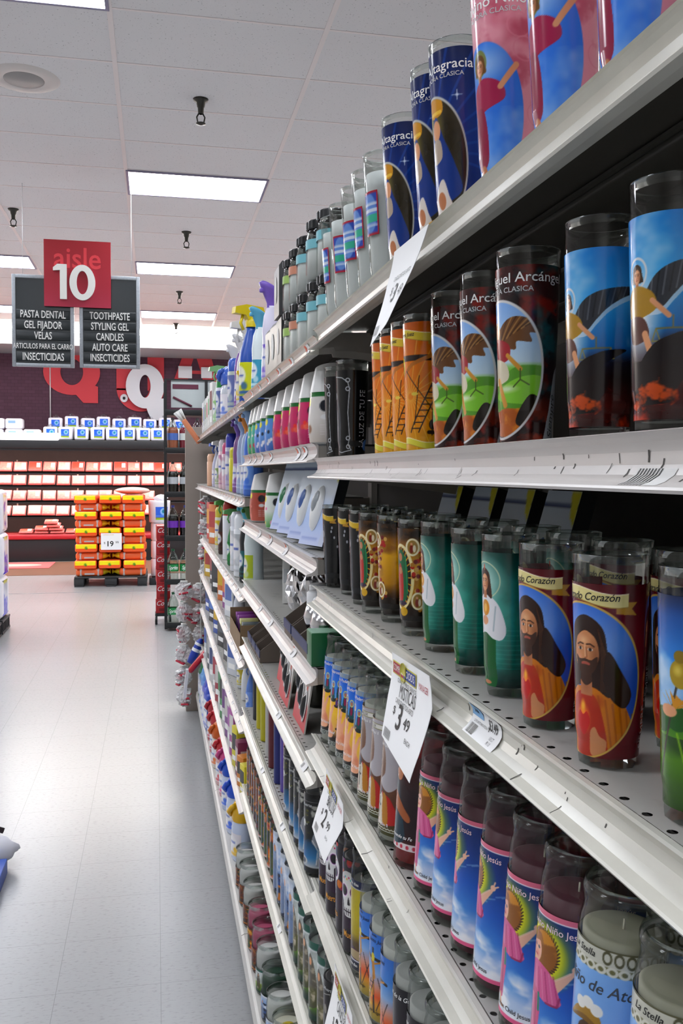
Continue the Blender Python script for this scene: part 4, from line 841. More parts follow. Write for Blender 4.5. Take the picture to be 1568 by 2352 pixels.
# ------------------------------------------------------------------ the two kinds of candle
GP = [(.0185, 0), (.0190, .004), (.0192, .016), (.0205, .024), (.0212, .05), (.0235, .110), (.0243, .136)]      # octagonal-footed tumbler
def tumbler(h): s = h/.136; return [(r*(.55+.45*s), z*s) for r, z in GP]
JP = [(.0262, 0), (.0275, .003), (.0275, .140), (.0268, .147), (.0257, .151), (.0255, .157), (.0264, .161), (.0266, .167), (.0256, .170)]
def jar(h, r=.0275): return [(q*r/.0275, z*h/.170) for q, z in JP]
m_wax = lambda c: mat('wax_'+c, c, .45)
def mk_candle(kind, h, art, lz, wax, fill, text=None, span=250, res=(110, 150), r=.0275, tint=None, art_off=0):
    def f(t):
        P = tumbler(h) if kind == 'tumbler' else jar(h, r)
        g = GLASS if tint is None else glass('glass_'+tint, tint)
        ro = [p for p in P]; ri = [(max(p[0]-.0022, .004), max(p[1], h*.055 if kind == 'tumbler' else h*.03)) for p in P[::-1]]
        mb = MB(); seg = 8 if kind == 'tumbler' else 40
        if kind == 'tumbler':
            mb.lathe([(0, 0)]+P[:3], g, 8, smooth=False); mb.lathe(P[2:], g, 48); mb.lathe([(P[-1][0], h), (P[-1][0]+.0003, h+.0008), (P[-1][0]-.001, h+.0014), (P[-1][0]-.0022, h+.0006), (P[-1][0]-.0024, h-.004)], glass('rim_glass', 'eef3f0', 1., .05, .7), 48)
            mb.lathe([(0, h*.055), (P[2][0]*.8, h*.055)], glass('rim_glass'), 24)
        else:
            mb.lathe([(0, 0)]+P, g, 44); mb.lathe([(P[-1][0]-.0002, P[-1][1]), (P[-1][0]-.0012, h*1.004), (P[-1][0]-.0026, h*.997), (P[-1][0]-.0028, h*.985)], glass('rim_glass', 'eef3f0', 1., .05, .7), 44)
            k = P[0][0]/.0262; mb.lathe([(.0250*k, h*.953), (.0266*k, h*.962), (.0266*k, h*.978), (.0250*k, h*.986)], glass('rim_glass'), 44)
        mb.build('glass_jar', t)
        if wax:
            pz = [p[1] for p in P]; pr2 = [p[0] for p in P]
            zs = np.linspace(h*.07 if kind == 'tumbler' else h*.035, h*fill, 8); W = [(float(np.interp(z, pz, pr2))-.0026, float(z)) for z in zs]
            mw = m_wax(wax); mb = MB().lathe([(0, W[0][1])]+W+[(W[-1][0]*.9, W[-1][1]+.0006), (.003, W[-1][1]-.0006), (0, W[-1][1]-.0006)], mw, 32)
            w_ = mb.build('wax', t)
            MB().tube([(0, 0, h*fill-.002), (.0006, .0003, h*fill+.006)], .0008, mat('wick', 'd8d2c0', .8), 6).build('wick', w_)
        if art:
            mb = MB()
            if isinstance(art, tuple):   # bare wax jar with a small sticker
                label_mesh(mb, art[0], P, h*lz[0], h*lz[1], 62, 26, 40, None, .0006)
            else: label_mesh(mb, art, P, h*lz[0], h*lz[1], span, res[0], res[1], text)
            mb.build('printed_label', t)
    return f
def candle(key, label, xc, y, shelf_z, rz, group, tilt=0., x_off=0.):
    name, mk = CK[key]; dx = xc-X0
    loc = (X0+dx*math.cos(tilt), y, shelf_z+.0004-dx*math.sin(tilt))
    return place(key, mk, name, label, 'candle', loc, R(rz), group, tilt)
HI = (170, 230)
CK = {
 'heart': ('tumbler_candle', mk_candle('tumbler', .136, a_heart, (.05, .875), '5c1018', .8, [('Sagrado Corazón', -.03, .925, .062, .85, .3, BLACKINK), ('SIEMPRE', .365, .17, .07, -1., 0, GR)], 270, (200, 260))),
 'green': ('tumbler_candle', mk_candle('tumbler', .136, a_green, (.06, .90), '0c2c28', .8, None, 250, HI)),
 'guad': ('tumbler_candle', mk_candle('tumbler', .134, a_guad, (.13, .93), '2a1a10', .85, [('LA LUZ', .44, .25, .05, -1., 0, GR)], 250, HI)),
 'black': ('tumbler_candle', mk_candle('tumbler', .134, a_black, (.05, .96), '141418', .85, [('SIEMPRE', .46, .14, .05, -1., 0, GR)], 250, (100, 150))),
 'field': ('tumbler_candle', mk_candle('tumbler', .138, a_field, (.06, .90), '2c3c2c', .8, None, 260, (180, 250))),
 'luz': ('tumbler_candle', mk_candle('tumbler', .148, a_luz, (.03, .90), '0c0c10', .85, [('LA LUZ DE TU FE', .26, .43, .105, -.85, 0, GR)], 260, HI)),
 'orange': ('tumbler_candle', mk_candle('tumbler', .152, a_orange, (.02, .945), 'b06010', .85, [('Justo Juez', -.02, .905, .045, .9, .2, BLACKINK)], 260, HI)),
 'arc': ('tumbler_candle', mk_candle('tumbler', .155, a_arc, (.01, .91), '3c1414', .85, [('San Miguel Arcángel', .02, .93, .078, 1., 0, WHITEINK), ('VELADORA CLASICA', -.04, .865, .042, 1., 0, GR), ('Siempre', .305, .15, .075, -1., .3, BLACKINK)], 270, (200, 260))),
 'bluea': ('tumbler_candle', mk_candle('tumbler', .145, a_blue, (.06, .86), '2c1416', .8, None, 270, (200, 260))),
 'pinkn': ('tumbler_candle', mk_candle('tumbler', .175, a_pinkn, (.02, .94), 'c87c90', .85, [('Divino Niño', .0, .93, .075, 1., 0, WHITEINK), ('VELADORA CLASICA', -.02, .875, .038, 1., 0, GR)], 270, HI)),
 'alta': ('tumbler_candle', mk_candle('tumbler', .178, a_alta, (.01, .945), '0c1c4c', .85, [('Altagracia', .03, .905, .075, 1., 0, WHITEINK), ('VELADORA CLASICA', -.03, .85, .034, 1., 0, GR), ('Siempre', .285, .14, .06, -1., .3, BLACKINK)], 270, HI)),
 'whitest': ('tumbler_candle', mk_candle('tumbler', .172, (a_sticker,), (.40, .72), 'eceeee', .86)),
 'nino': ('jar_candle', mk_candle('jar', .172, a_nino, (.075, .735), '5c1c30', .80, [('Divino Niño Jesús', .03, .905, .062, 1., 0, PINKT), ('Divine Child Jesus', .03, .072, .045, 1., 0, BLACKINK), ('D', .42, .085, .06, 1., 0, GOLDT), ('CANDLES', .46, .045, .022, 1., 0, BLACKINK)], 270, (200, 270))),
 'hand': ('jar_candle', mk_candle('jar', .176, a_hand, (.09, .80), 'd4d4cc', .80, [('Mano Poderosa', .02, .915, .055, 1., .3, WHITEINK), ('Powerful Hand', .0, .165, .05, 1., .3, WHITEINK)], 260, (130, 190), .0262)),
 'pope': ('jar_candle', mk_candle('jar', .176, a_pope, (.07, .76), 'c8c8bc', .78, [('BRILUX', .0, .925, .045, 1., 0, BLACKINK), ('John Paul II', .02, .86, .045, 1., 0, WHITEINK), ('Juan Pablo II', .03, .095, .045, 1., 0, WHITEINK)], 260, (130, 190))),
 'redj': ('jar_candle', mk_candle('jar', .170, a_red, (.12, .74), 'a01824', .80, [('Iluminando tu Fe', .02, .13, .052, 1., .3, WHITEINK)], 260, (120, 180), .0275, 'f0d0d0')),
 'stella': ('jar_candle', mk_candle('jar', .174, a_atocha, (.06, .80), 'b8b49c', .82, [('La Stella', -.06, .955, .05, 1., .25, BLACKINK), ('Niño de Atocha', .07, .795, .085, 1., .3, mat('dark_grey_print', '3c4450', .5))], 270, (200, 260), .0285)),
 'skull': ('jar_candle', mk_candle('jar', .172, a_skull, (.03, .80), '24101c', .80, [('Muerto', .03, .19, .10, .7, 0, GOLDT)], 260, (120, 180))),
 'yellow': ('jar_candle', mk_candle('jar', .172, a_yellow, (.06, .78), 'b4b4a8', .75, [('Siete dias', .0, .955, .05, 1., 0, WHITEINK), ('Siete dias', .0, .055, .045, 1., 0, WHITEINK)], 260, (90, 140))),
 'juez': ('jar_candle', mk_candle('jar', .160, a_juez, (.06, .74), 'dcdcd4', .80, [('Justo Juez', .03, .92, .06, 1., .3, BLACKINK), ('Just Judge', .0, .1, .05, 1., .3, BLACKINK), ('Stella', .0, .98, .04, 1., .2, BLACKINK)], 260, (120, 180))),
 'guarda': ('jar_candle', mk_candle('jar', .160, a_guarda, (.06, .72), 'c8c8c4', .78, [('Angel de la Guarda', .02, .90, .07, 1., .3, WHITEINK)], 260, (110, 150))),
 'darkb': ('jar_candle', mk_candle('jar', .172, a_darkb, (.04, .86), '24282c', .85, [('Muerte', .0, .86, .06, 1., .2, GR)], 260, (90, 140))),
 'death': ('jar_candle', mk_candle('jar', .172, a_death, (.04, .80), '1c1214', .8, [('Muerte', .02, .9, .06, 1., .3, GR)], 260, (90, 140))),
 'greenw': ('jar_candle', mk_candle('jar', .172, a_greenw, (.04, .84), 'a8b0a8', .8, None, 260, (80, 120))),
 'fire': ('jar_candle', mk_candle('jar', .172, a_fire, (.05, .82), '8c3c28', .8, None, 260, (70, 110))),
 'navyc': ('jar_candle', mk_candle('jar', .172, a_navyc, (.05, .84), 'a8b4c8', .8, None, 260, (70, 110))),
 'rust': ('jar_candle', mk_candle('jar', .172, a_rust, (.05, .84), '5c3c28', .8, None, 260, (60, 100))),
}
def row(specs, shelf_z, tilt, group, back=True):
    """specs: (key, y, x, rz, label)"""
    for key, y, x, rz, lb in specs: candle(key, lb, x, y, shelf_z, rz, group, tilt)
# top shelf, nearest bay
G1 = 'glass candles on the top shelf'
row([('pinkn', .543, .300, 34, 'rightmost pink candle on the top shelf, at the corner of the photo'), ('pinkn', .642, .297, 34, 'middle pink and blue candle on the top shelf'), ('pinkn', .751, .295, 40, 'leftmost pink candle on the top shelf, lettered at its rim'),
     ('pinkn', .455, .300, 10, 'pink candle on the top shelf nearest the camera'),
     ('alta', .872, .295, 34, 'largest navy blue candle with a gold crown on the top shelf'), ('alta', .930, .293, 30, 'navy blue crowned candle mostly hidden behind the largest blue one'), ('alta', 1.063, .295, 36, 'left navy blue crowned candle on the top shelf, beside the clear glasses'),
     ('whitest', 1.168, .296, 22, 'plain white glass candle next to the navy candles on the top shelf'), ('whitest', 1.240, .296, 14, 'second white glass candle left of the navy candles'), ('whitest', 1.312, .295, 30, 'third white glass candle left of the navy candles'),
     ('whitest', 1.398, .294, 52, 'white glass candle whose blue sticker faces the camera'), ('whitest', 1.470, .294, 10, 'white glass candle beside the black lidded jars, farthest of its row')], SA['s1'], T1, G1)
G2 = 'glass candles on the second shelf'
row([('bluea', .492, .295, 26, 'largest sky blue candle with a winged figure, at the right edge'), ('bluea', .579, .295, 20, 'second sky blue candle with a winged figure and dark wings'),
     ('arc', .706, .295, 24, 'nearest dark red candle with an oval picture and white lettering'), ('arc', .796, .295, 12, 'middle dark red candle with an oval picture'), ('arc', .886, .295, 18, 'farthest dark red oval picture candle, beside the orange ones'),
     ('orange', 1.000, .297, 22, 'largest orange candle with a black ladder'), ('orange', 1.052, .296, 8, 'second orange ladder candle behind the largest'), ('orange', 1.106, .296, 18, 'third orange ladder candle'), ('orange', 1.166, .300, -10, 'leftmost orange candle beside the black glass'),
     ('luz', 1.395, .297, 36, 'black candle lettered upwards in silver on the second shelf'), ('luz', 1.490, .296, 6, 'farther black glass candle at the end of the second shelf')], SA['s2'], 0, G2)
G3 = 'glass candles on the third shelf'
S3 = [('field', .448, .292, 22, 'green field and blue sky candle at the right edge'), ('heart', .550, .290, 30, 'nearest maroon candle with a bearded figure in a blue oval'), ('heart', .642, .290, 26, 'second maroon candle with a bearded figure'),
     ('green', .739, .296, 8, 'nearest teal candle with a white shirted figure'), ('green', .828, .298, -12, 'middle teal candle with a white shirted figure'), ('green', .938, .300, -2, 'farthest teal candle with a white shirted figure'),
     ('guad', 1.034, .300, 30, 'nearest gold and black candle with a green mantled figure'), ('guad', 1.132, .299, -28, 'middle gold candle turned to show roses'), ('guad', 1.209, .292, 32, 'farthest gold candle with a green mantled figure'),
     ('black', 1.292, .296, 10, 'nearest black candle with a gold ribbon'), ('black', 1.395, .300, 2, 'middle black candle with a gold ribbon'), ('black', 1.490, .293, 16, 'farthest black candle with a gold ribbon')]
row(S3, SA['s3'], 0, G3)
for i, (key, y, x, rz, lb) in enumerate(S3[1:]):
    candle(key, lb.replace(' with a bearded figure in a blue oval', '').replace('candle', 'candle of the row behind,', 1)+' half hidden', x+.068, y+.02, SA['s3'], rz, 'second row of candles on the third shelf')
G4 = 'jar candles on the fourth shelf'
row([('stella', .471, .292, 30, 'rightmost pale jar with a feathered hat figure, at the lower right'), ('stella', .541, .291, 20, 'pale blue jar with a feathered hat figure beside the pink jars')]
    + [('nino', y, .292, rz+12, '%s of the six red and blue child figure jars' % s) for y, rz, s in ((.607, 6, 'nearest'), (.668, 2, 'second'), (.729, -24, 'third'), (.790, -34, 'fourth'), (.852, -20, 'fifth'), (.915, 10, 'farthest'))]
    + [('redj', .985, .288, 14, 'red wax jar with a dark label, behind the MISTICAS sign')]
    + [('pope', y, .285, rz, '%s brown and red jar with a white robed figure' % s) for y, rz, s in ((1.047, 4, 'nearest'), (1.104, 2, 'middle'), (1.163, 12, 'farthest'))]
    + [('hand', y, .287, rz, '%s blue and yellow jar with an open hand' % s) for y, rz, s in ((1.222, 6, 'nearest'), (1.276, 10, 'second'), (1.333, 18, 'third'), (1.393, -4, 'fourth'), (1.458, 8, 'farthest'))], SA['s4'], T4, G4)
row([(k, y, .352, 10, lb) for k, y, lb in (('nino', .64, 'red jar behind the nearest child figure jar'), ('stella', .56, 'pale jar behind the feathered hat jars'), ('redj', .72, 'dark red jar in the row behind the child figure jars'), ('nino', .80, 'red jar behind the third child figure jar'), ('hand', 1.25, 'jar behind the blue and yellow hand jars'))], SA['s4'], T4, 'jars in the row behind on the fourth shelf')
G5 = 'jar candles on the fifth shelf'
row([('skull', 1.440, .284, 30, 'dark jar behind the BRILUX sign, farthest skull jar'), ('skull', 1.378, .284, 24, 'purple sugar skull jar under the BRILUX sign'), ('skull', 1.318, .288, -20, 'sugar skull jar turned away, between two others'), ('skull', 1.262, .287, 34, 'nearest sugar skull jar with orange lettering'),
     ('yellow', 1.203, .287, 14, 'yellow jar with navy bands'), ('juez', 1.146, .286, 10, 'pale blue ladder jar next to the yellow jar'), ('juez', 1.088, .286, 24, 'blue and orange cross jar'), ('juez', 1.030, .286, -14, 'nearest blue and orange ladder jar'),
     ('guarda', .972, .286, 20, 'dark jar with a pair of hands, farthest of three'), ('guarda', .913, .286, 26, 'dark jar with a pair of hands, middle of three'), ('guarda', .853, .286, 12, 'dark jar with a pair of hands, nearest of three'), ('guarda', .793, .286, 20, 'dark jar at the bottom edge of the photo')], SA['s5'], 0, G5)
row([('yellow', 1.225, .35, 10, 'grey topped jar behind the yellow jar'), ('guarda', 1.16, .35, 10, 'grey topped jar behind the ladder jars'), ('yellow', 1.33, .35, 0, 'clear topped jar behind the skull jars')], SA['s5'], 0, 'jars in the row behind on the fifth shelf')
G6 = 'jar candles on the sixth shelf'
row([('death', 1.405, .286, 24, 'black and red jar above the bottom edge'), ('death', 1.345, .286, 8, 'second black and red jar beside the lowest sale sign'), ('death', 1.285, .286, 20, 'third black and red jar behind the lowest sale sign'), ('greenw', 1.465, .286, 16, 'green and white jar beside the black and red jars')], SA['s6'], 0, G6)

# ------------------------------------------------------------------ household goods on the farther bays
def pm(c, rough=.3): return mat('plastic_'+c, c, rough)
def art_can(c1, c2, dots, seed):
    def f(v):
        v.grad([(0, c2), (.45, c1), (.9, c1), (.91, '1f6a34'), (1, '1f6a34')]); r = random.Random(seed)
        for k in range(16):
            x, y, q = r.uniform(-v.W/2, v.W/2), r.uniform(.08, .62), r.uniform(.04, .10); v.ell(x, y, q, q, r.choice(dots), .3)
        for x0 in (-.4, .35): v.ell(x0, .72, .13, .12, '20242c', .1); v.ell(x0, .5, .1, .06, 'f0f0f0', .2); v.ell(x0+.26, .8, .09, .09, 'd8d428')
        for x0 in (-.5, -.38, .25, .38):
            for q in range(5): v.line([(x0, .16+.045*q), (x0+.09, .16+.045*q)], .014, 'f0e8ec', .7)
    return f
def mk_freshener(c1, c2, dots, seed, k=1.0):
    def f(t):
        P = [(.031*k, 0), (.034*k, .004), (.036*k, .02), (.037*k, .045), (.0345*k, .075), (.033*k, .092)]
        MB().lathe([(0, 0)]+P, mat('can_base', 'd0d0d0', .4), 28).build('can_body', t)
        mb = MB(); label_mesh(mb, art_can(c1, c2, dots, seed), P, .004, .091, 330, 90, 60, None, .0006); mb.build('printed_label', t)
        mb = MB(); n = 9; rows = []
        for i in range(n):
            a = i/(n-1); r = (.0345-.009*a)*k; z = .091+.045*a
            rows.append([(-r*math.cos(b), -r*math.sin(b), z+(.006*math.sin(b)*a*a)) for b in np.linspace(0, 2*PI, 33)])
        mb.grid(np.array(rows), pm('e4e4e2'), True); top = rows[-1]; mb.add([(0, 0, .134)]+top, [(0, i, i+1) for i in range(1, 33)], pm('dcdcda'), True); mb.build('cone_cap', t)
    return f
FR = {'green': ('5ab49c', '3a8c5c', ['d86474', '2c8c4c', 'e8e0d8', 'c04858'], 1), 'blue': ('6c9cd8', '4a6cb0', ['f4f4f4', 'e8e8f0', 'c8a898', '303848'], 2), 'pink': ('c83c70', 'a82060', ['e8705c', 'd84848', 'f09078', '8c1848', 'e04038'], 3), 'nut': ('e0dcd8', 'c8c0b8', ['7c4c28', '9c6c40', 'e8e4e0'], 4), 'pecan': ('b05848', 'c87060', ['d87c6c', '7c2c24', 'e0d8b0', '301c18', 'c85c50'], 5), 'flower': ('e8eee8', '5c9c54', ['e87cb0', 'f0b4d0', 'e8c040', 'f4f4f4'], 6)}
def freshener(key, y, z, label, k=1.0, x=.305, rz=20):
    place('fr_'+key+str(k), mk_freshener(*FR[key], k=k), 'air_freshener', label, 'air freshener', (x, y, z+.0006), R(rz), 'white capped air fresheners on the second and third shelves')
z = SB['s2']
for key, y, lb in [('nut', 1.60, 'white air freshener printed with brown nuts, beside the black glass candles'), ('pink', 1.73, 'nearest of four pink air fresheners with white cone caps'), ('pink', 1.855, 'second of four pink air fresheners'), ('pink', 1.975, 'third of four pink air fresheners'), ('pink', 2.11, 'farthest of four pink air fresheners'),
                   ('blue', 2.27, 'nearest blue air freshener printed with a white daisy'), ('blue', 2.40, 'second blue air freshener'), ('blue', 2.51, 'third blue air freshener, beside the green ones'), ('green', 2.61, 'nearest green air freshener with a white cone cap'), ('green', 2.71, 'farthest green air freshener with a white cone cap')]:
    freshener(key, y, z, lb, 1.0, .300, 35 if key == 'blue' else 20)
freshener('flower', 2.30, SB['s3'], 'white and green air freshener printed with pink flowers', .95, .302, 25); freshener('pecan', 2.62, SB['s3'], 'wide dark red patterned air freshener at the end of its shelf', 1.1, .302, 30)
# leaning packs with an oval window
def mk_oval(c):
    def f(t):
        rot = Matrix.Rotation(R(16), 4, 'Y')
        def art(v): v.grad([(0, 'c8d0ec'), (.3, 'b4c8ec'), (.6, 'dfe6ee'), (1, 'cfdcea')]); v.band(.86, .89, '2c3c6c'); v.poly([(v.W*.22, 1), (v.W*.5, 1), (v.W*.5, .72), (v.W*.34, .80)], 'd8d02c'); v.poly([(v.W*.3, 0), (v.W*.5, 0), (v.W*.5, .7), (v.W*.38, .5)], c if c != '9aa0a4' else 'c8ccd8', .5); v.line([(-v.W*.4, .08), (v.W*.2, .08)], .03, '8c9cd0', .7)
        W = .098/.165; col = paint(art, 30, 50, W)
        Y = np.linspace(.049, -.049, 30)[None]; Z = np.linspace(0, .165, 50)[:, None]
        P = np.stack([0*Y+0*Z-.011, Y+0*Z, Z+0*Y], -1) @ np.array(rot.to_3x3()).T
        mb = MB().grid(P, INKM, True, col); mb.box(tuple(rot @ Vector((0, 0, .0825))), (.02, .098, .165), pm('22262c'), 0, rot); mb.build('carton', t)
        e = MB().lathe([(0, .010), (.010, .009), (.017, .004), (.019, 0)], pm('eceeee'), 28, tuple(rot @ Vector((-.0115, .006, .070))), 1, 2.3, rot @ Matrix.Rotation(R(-90), 4, 'Y') @ Matrix.Rotation(R(90), 4, 'Z')).build('oval_shell', t)
        MB().lathe([(0, .014), (.006, .0125), (.010, .008)], pm(c), 20, tuple(rot @ Vector((-.0115, .006, .080))), 1, 2.2, rot @ Matrix.Rotation(R(-90), 4, 'Y') @ Matrix.Rotation(R(90), 4, 'Z')).build('oval_window', e)
    return f
for y, x, c, lb in [(1.665, .27, '9aa0a4', 'nearest leaning white pack with a grey oval window'), (1.82, .27, '4a68a8', 'leaning white pack with a blue oval window, nearer one'), (1.985, .27, '4a68a8', 'leaning white pack with a blue oval window, farther one'), (2.125, .272, '2c8050', 'farthest leaning white pack with a green oval window'), (2.04, .33, '2c8050', 'leaning pack with a green oval window in the row behind')]:
    place('oval_'+c, mk_oval(c), 'freshener_pack', lb, 'package', (x+.016, y, SB['s3']+.0055), R(17), 'leaning packs with oval windows')
for i, (y, c) in enumerate([(1.52, '4a68a8'), (1.36, '4a68a8'), (1.22, '9aa0a4'), (1.08, '4a68a8')]):
    place('oval_'+c, mk_oval(c), 'freshener_pack', 'white pack in the shade behind the black and gold candles, %s from the second bay' % ['first', 'second', 'third', 'fourth'][i], 'package', (.47, y, SA['s3']+.0055), 0, 'shaded packs behind the third shelf candles')

# lidded jars and boxed candles at the near end of the top shelf of the second bay
def mk_lidjar(c):
    def f(t):
        P = [(.028, 0), (.0315, .004), (.0315, .074), (.029, .084), (.028, .088)]
        mb = MB().lathe([(0, 0)]+P, GLASS, 12, smooth=False); mb.lathe([(.0285, .084), (.029, .090), (.027, .094)], glass('rim_glass'), 28); mb.build('glass_jar', t)
        MB().lathe([(0, .004), (.0285, .005), (.0285, .070), (.024, .072), (0, .071)], m_wax('f0f1f0'), 28).build('wax', t)
        MB().lathe([(.0318, .058), (.0318, .074)], mat('band_'+c, c, .5), 28).lathe([(.0318, .058), (.0316, .0578)], mat('band_'+c), 28).build('paper_band', t)
        mb = MB(); n = 40; prof = [(.0300, .094), (.0300, .107)]
        V = [];
        for r, z_ in [(.0290, .0925), (.0302, .0945), (.0302, .1060), (.0285, .1085), (0, .1085)]:
            V.append([((r+(.0014 if r > .03 and k % 2 else 0))*math.cos(2*PI*k/n), (r+(.0014 if r > .03 and k % 2 else 0))*math.sin(2*PI*k/n), z_) for k in range(n+1)])
        mb.grid(np.array(V), mat('black_lid', '16181a', .25), False); mb.build('screw_lid', t)
    return f
TE, OR_, GN = '6fb4c0', 'c88468', '9cc060'
for i, (y, c) in enumerate([(1.620, TE), (1.735, TE), (1.835, OR_), (1.925, GN)]):
    lb = [ 'teal banded jar with a black lid', 'second teal banded jar with a black lid', 'orange banded jar with a black lid', 'green banded jar with a black lid'][i]
    place('lj'+c, mk_lidjar(c), 'lidded_candle_jar', lb+', in the lower tier of the top shelf', 'candle', (.293, y, SB['s1']+.0006), 0, 'black lidded candle jars')
    place('lj'+c, mk_lidjar(c), 'lidded_candle_jar', lb+', stacked on the lower tier', 'candle', (.293, y+.006, SB['s1']+.1095), R(15), 'black lidded candle jars')
place('lj'+TE, mk_lidjar(TE), 'lidded_candle_jar', 'teal banded jar partly behind the white glass candles, highest of the stack', 'candle', (.300, 1.557, SB['s1']+.1095), 0, 'black lidded candle jars')
place('lj'+TE, mk_lidjar(TE), 'lidded_candle_jar', 'lidded jar hidden behind the white glass candles at the bay joint', 'candle', (.300, 1.555, SB['s1']+.0006), 0, 'black lidded candle jars')
def mk_bbox(t):
    m = mat('black_carton', '3a3a3c', .35, noise=.2, nscale=40)
    mb = MB(); mb.prism([(-.035, .0), (.035, .0), (.033, .118), (-.028, .118), (-.035, .108)], -.042, .042, m, 'xz'); mb.build('carton', t)
    MB().lathe([(0, .0), (.020, .0)], mat('round_white_print', 'c8cac8', .5), 20, (-.0362, .008, .062), 1.5, .8, Matrix.Rotation(R(-90), 4, 'Y')).build('emblem', t)
    MB().box((-.0, -.0425, .05), (.05, .001, .06), mat('grey_window', '8f9296', .2)).build('window', t)
for i, (x, y, dz, lb) in enumerate([(.300, 2.02, 0, 'nearest black boxed candle in the lower tier'), (.300, 2.115, 0, 'second black boxed candle in the lower tier'), (.300, 2.06, .119, 'black boxed candle on top of the lower tier, at the jars'), (.300, 2.21, 0, 'farthest black boxed candle in the lower tier')]):
    place('bbox', mk_bbox, 'boxed_candle', lb, 'box', (x, y, SB['s1']+.001+dz), R(4*(i % 2)), 'black boxed candles')

# generic product shapes
def mk_spray(body, cap, lab, h=.25, flare=False, clear=False):
    def f(t):
        k = h/.25; b = pm(body) if not clear else PET
        P = [(.030, 0), (.034, .006), (.034, .10), (.031, .13), (.022, .165), (.015, .185), (.014, .20)] if not flare else [(.030, 0), (.033, .006), (.031, .06), (.029, .10), (.031, .14), (.026, .18), (.018, .20), (.018, .205)]
        P = [(r*k, z_*k) for r, z_ in P]
        MB().lathe([(0, 0)]+P+[(0, P[-1][1])], b, 24, sx=1.0, sy=.75).build('bottle', t)
        m = pm(cap); mb = MB()
        if flare:
            rows_f = []
            for r_, z_, dx_ in ((.019, .200, 0), (.0185, .212, 0), (.022, .226, -.003), (.030, .242, -.007), (.033, .251, -.009), (.026, .256, -.008), (.0, .256, -.006)):
                rows_f.append([((r_*math.cos(q)+dx_)*k, r_*.62*math.sin(q)*k, (z_+.012*math.cos(q)*(r_ > .024)*(-1))*k) for q in np.linspace(0, 2*PI, 21)])
            mb.grid(np.array(rows_f), m, True); mb.box((-.034*k, 0, .243*k), (.012*k, .012*k, .012*k), m, .003*k)
        else:
            mb.lathe([(.016*k, .196*k), (.017*k, .212*k), (.012*k, .22*k), (0, .221*k)], m, 16)
            mb.prism([(-.052*k, .228*k), (-.05*k, .244*k), (-.02*k, .252*k), (.028*k, .248*k), (.034*k, .228*k), (.016*k, .214*k), (-.014*k, .214*k), (-.022*k, .226*k)], -.011*k, .011*k, m, 'xz')
            mb.tube([(-.026*k, 0, .226*k), (-.032*k, 0, .205*k), (-.024*k, 0, .188*k)], .004*k, m, 6)
        mb.build('trigger_head', t)
        if lab:
            def art(v, c=lab): v.a[:] = C_(c); v.ell(0, .55, v.W*.22, .3, 'f0f0f2', .1, .9); v.band(.08, .16, body if not clear else '6070a0', .8); v.line([(-.1, .5), (.1, .5)], .05, '3048a0', .8)
            art.__name__ = 'sp'+lab+body
            Q = [(r, z_) for r, z_ in P]; mb = MB(); pz = [q[1] for q in Q]; pr2 = [q[0] for q in Q]
            a = np.linspace(-R(75), R(75), 30)[None]; zz = np.linspace(.02*k, .105*k, 24)[:, None]; r = np.interp(zz, pz, pr2)+.0006
            mb.grid(np.stack([-r*np.cos(a), -r*np.sin(a)*.75, zz+0*a], -1), INK, True, paint(_art_spray(lab, body if not clear else '6070a0'), 30, 24, 1.0)); mb.build('printed_label', t)
    return f
_as = {}
def _art_spray(lab, body):
    if (lab, body) not in _as:
        def art(v): v.a[:] = C_(lab); v.ell(0, .6, .28, .3, 'f0f0f2', .1, .9); v.band(.06, .16, body, .8); v.line([(-.16, .6), (.16, .6)], .06, '3048a0', .8); v.ell(.2, .3, .14, .14, body, .3, .7)
        _as[(lab, body)] = art
    return _as[(lab, body)]
def mk_aero(body, cap, lab=None, h=.22, r=.028):
    def f(t):
        MB().lathe([(0, 0), (r*.95, 0), (r, .004), (r, h*.74), (r*.8, h*.78), (0, h*.78)], pm(body), 22).build('can', t)
        MB().lathe([(r*.95, h*.75), (r*.95, h*.92), (r*.75, h*.99), (0, h)], pm(cap), 22).build('cap', t)
        if lab:
            P = [(r, 0), (r, h)]; mb = MB(); a = np.linspace(-R(80), R(80), 26)[None]; zz = np.linspace(.02, h*.68, 30)[:, None]
            mb.grid(np.stack([-(r+.0005)*np.cos(a)+0*zz, -(r+.0005)*np.sin(a)+0*zz, zz+0*a], -1), INK, True, paint(_art_spray(lab, body), 26, 30, .8)); mb.build('printed_label', t)
    return f
def mk_jug(body, cap, lab, h=.27):
    def f(t):
        k = h/.27
        mb = MB(); mb.box((0, 0, .085*k), (.075*k, .105*k, .17*k), pm(body), .018*k, None, 3); mb.lathe([(.036*k, .165*k), (.030*k, .19*k), (.020*k, .21*k), (.02*k, .222*k)], pm(body), 22)
        mb.tube([(0, .045*k, .16*k), (0, .054*k, .185*k), (0, .042*k, .212*k), (0, .012*k, .216*k)], .010*k, pm(body), 10); mb.build('jug', t)
        MB().lathe([(.024*k, .218*k), (.026*k, .224*k), (.027*k, .255*k), (.020*k, .268*k), (0, .27*k)], pm(cap), 22).build('cap', t)
        Y = np.linspace(.042*k, -.042*k, 24)[None]; Z = np.linspace(.02*k, .14*k, 24)[:, None]
        MB().grid(np.stack([-.0378*k+0*Y+0*Z, Y+0*Z, Z+0*Y], -1), INK, True, paint(_art_spray(lab, body), 24, 24, .7)).build('printed_label', t)
    return f
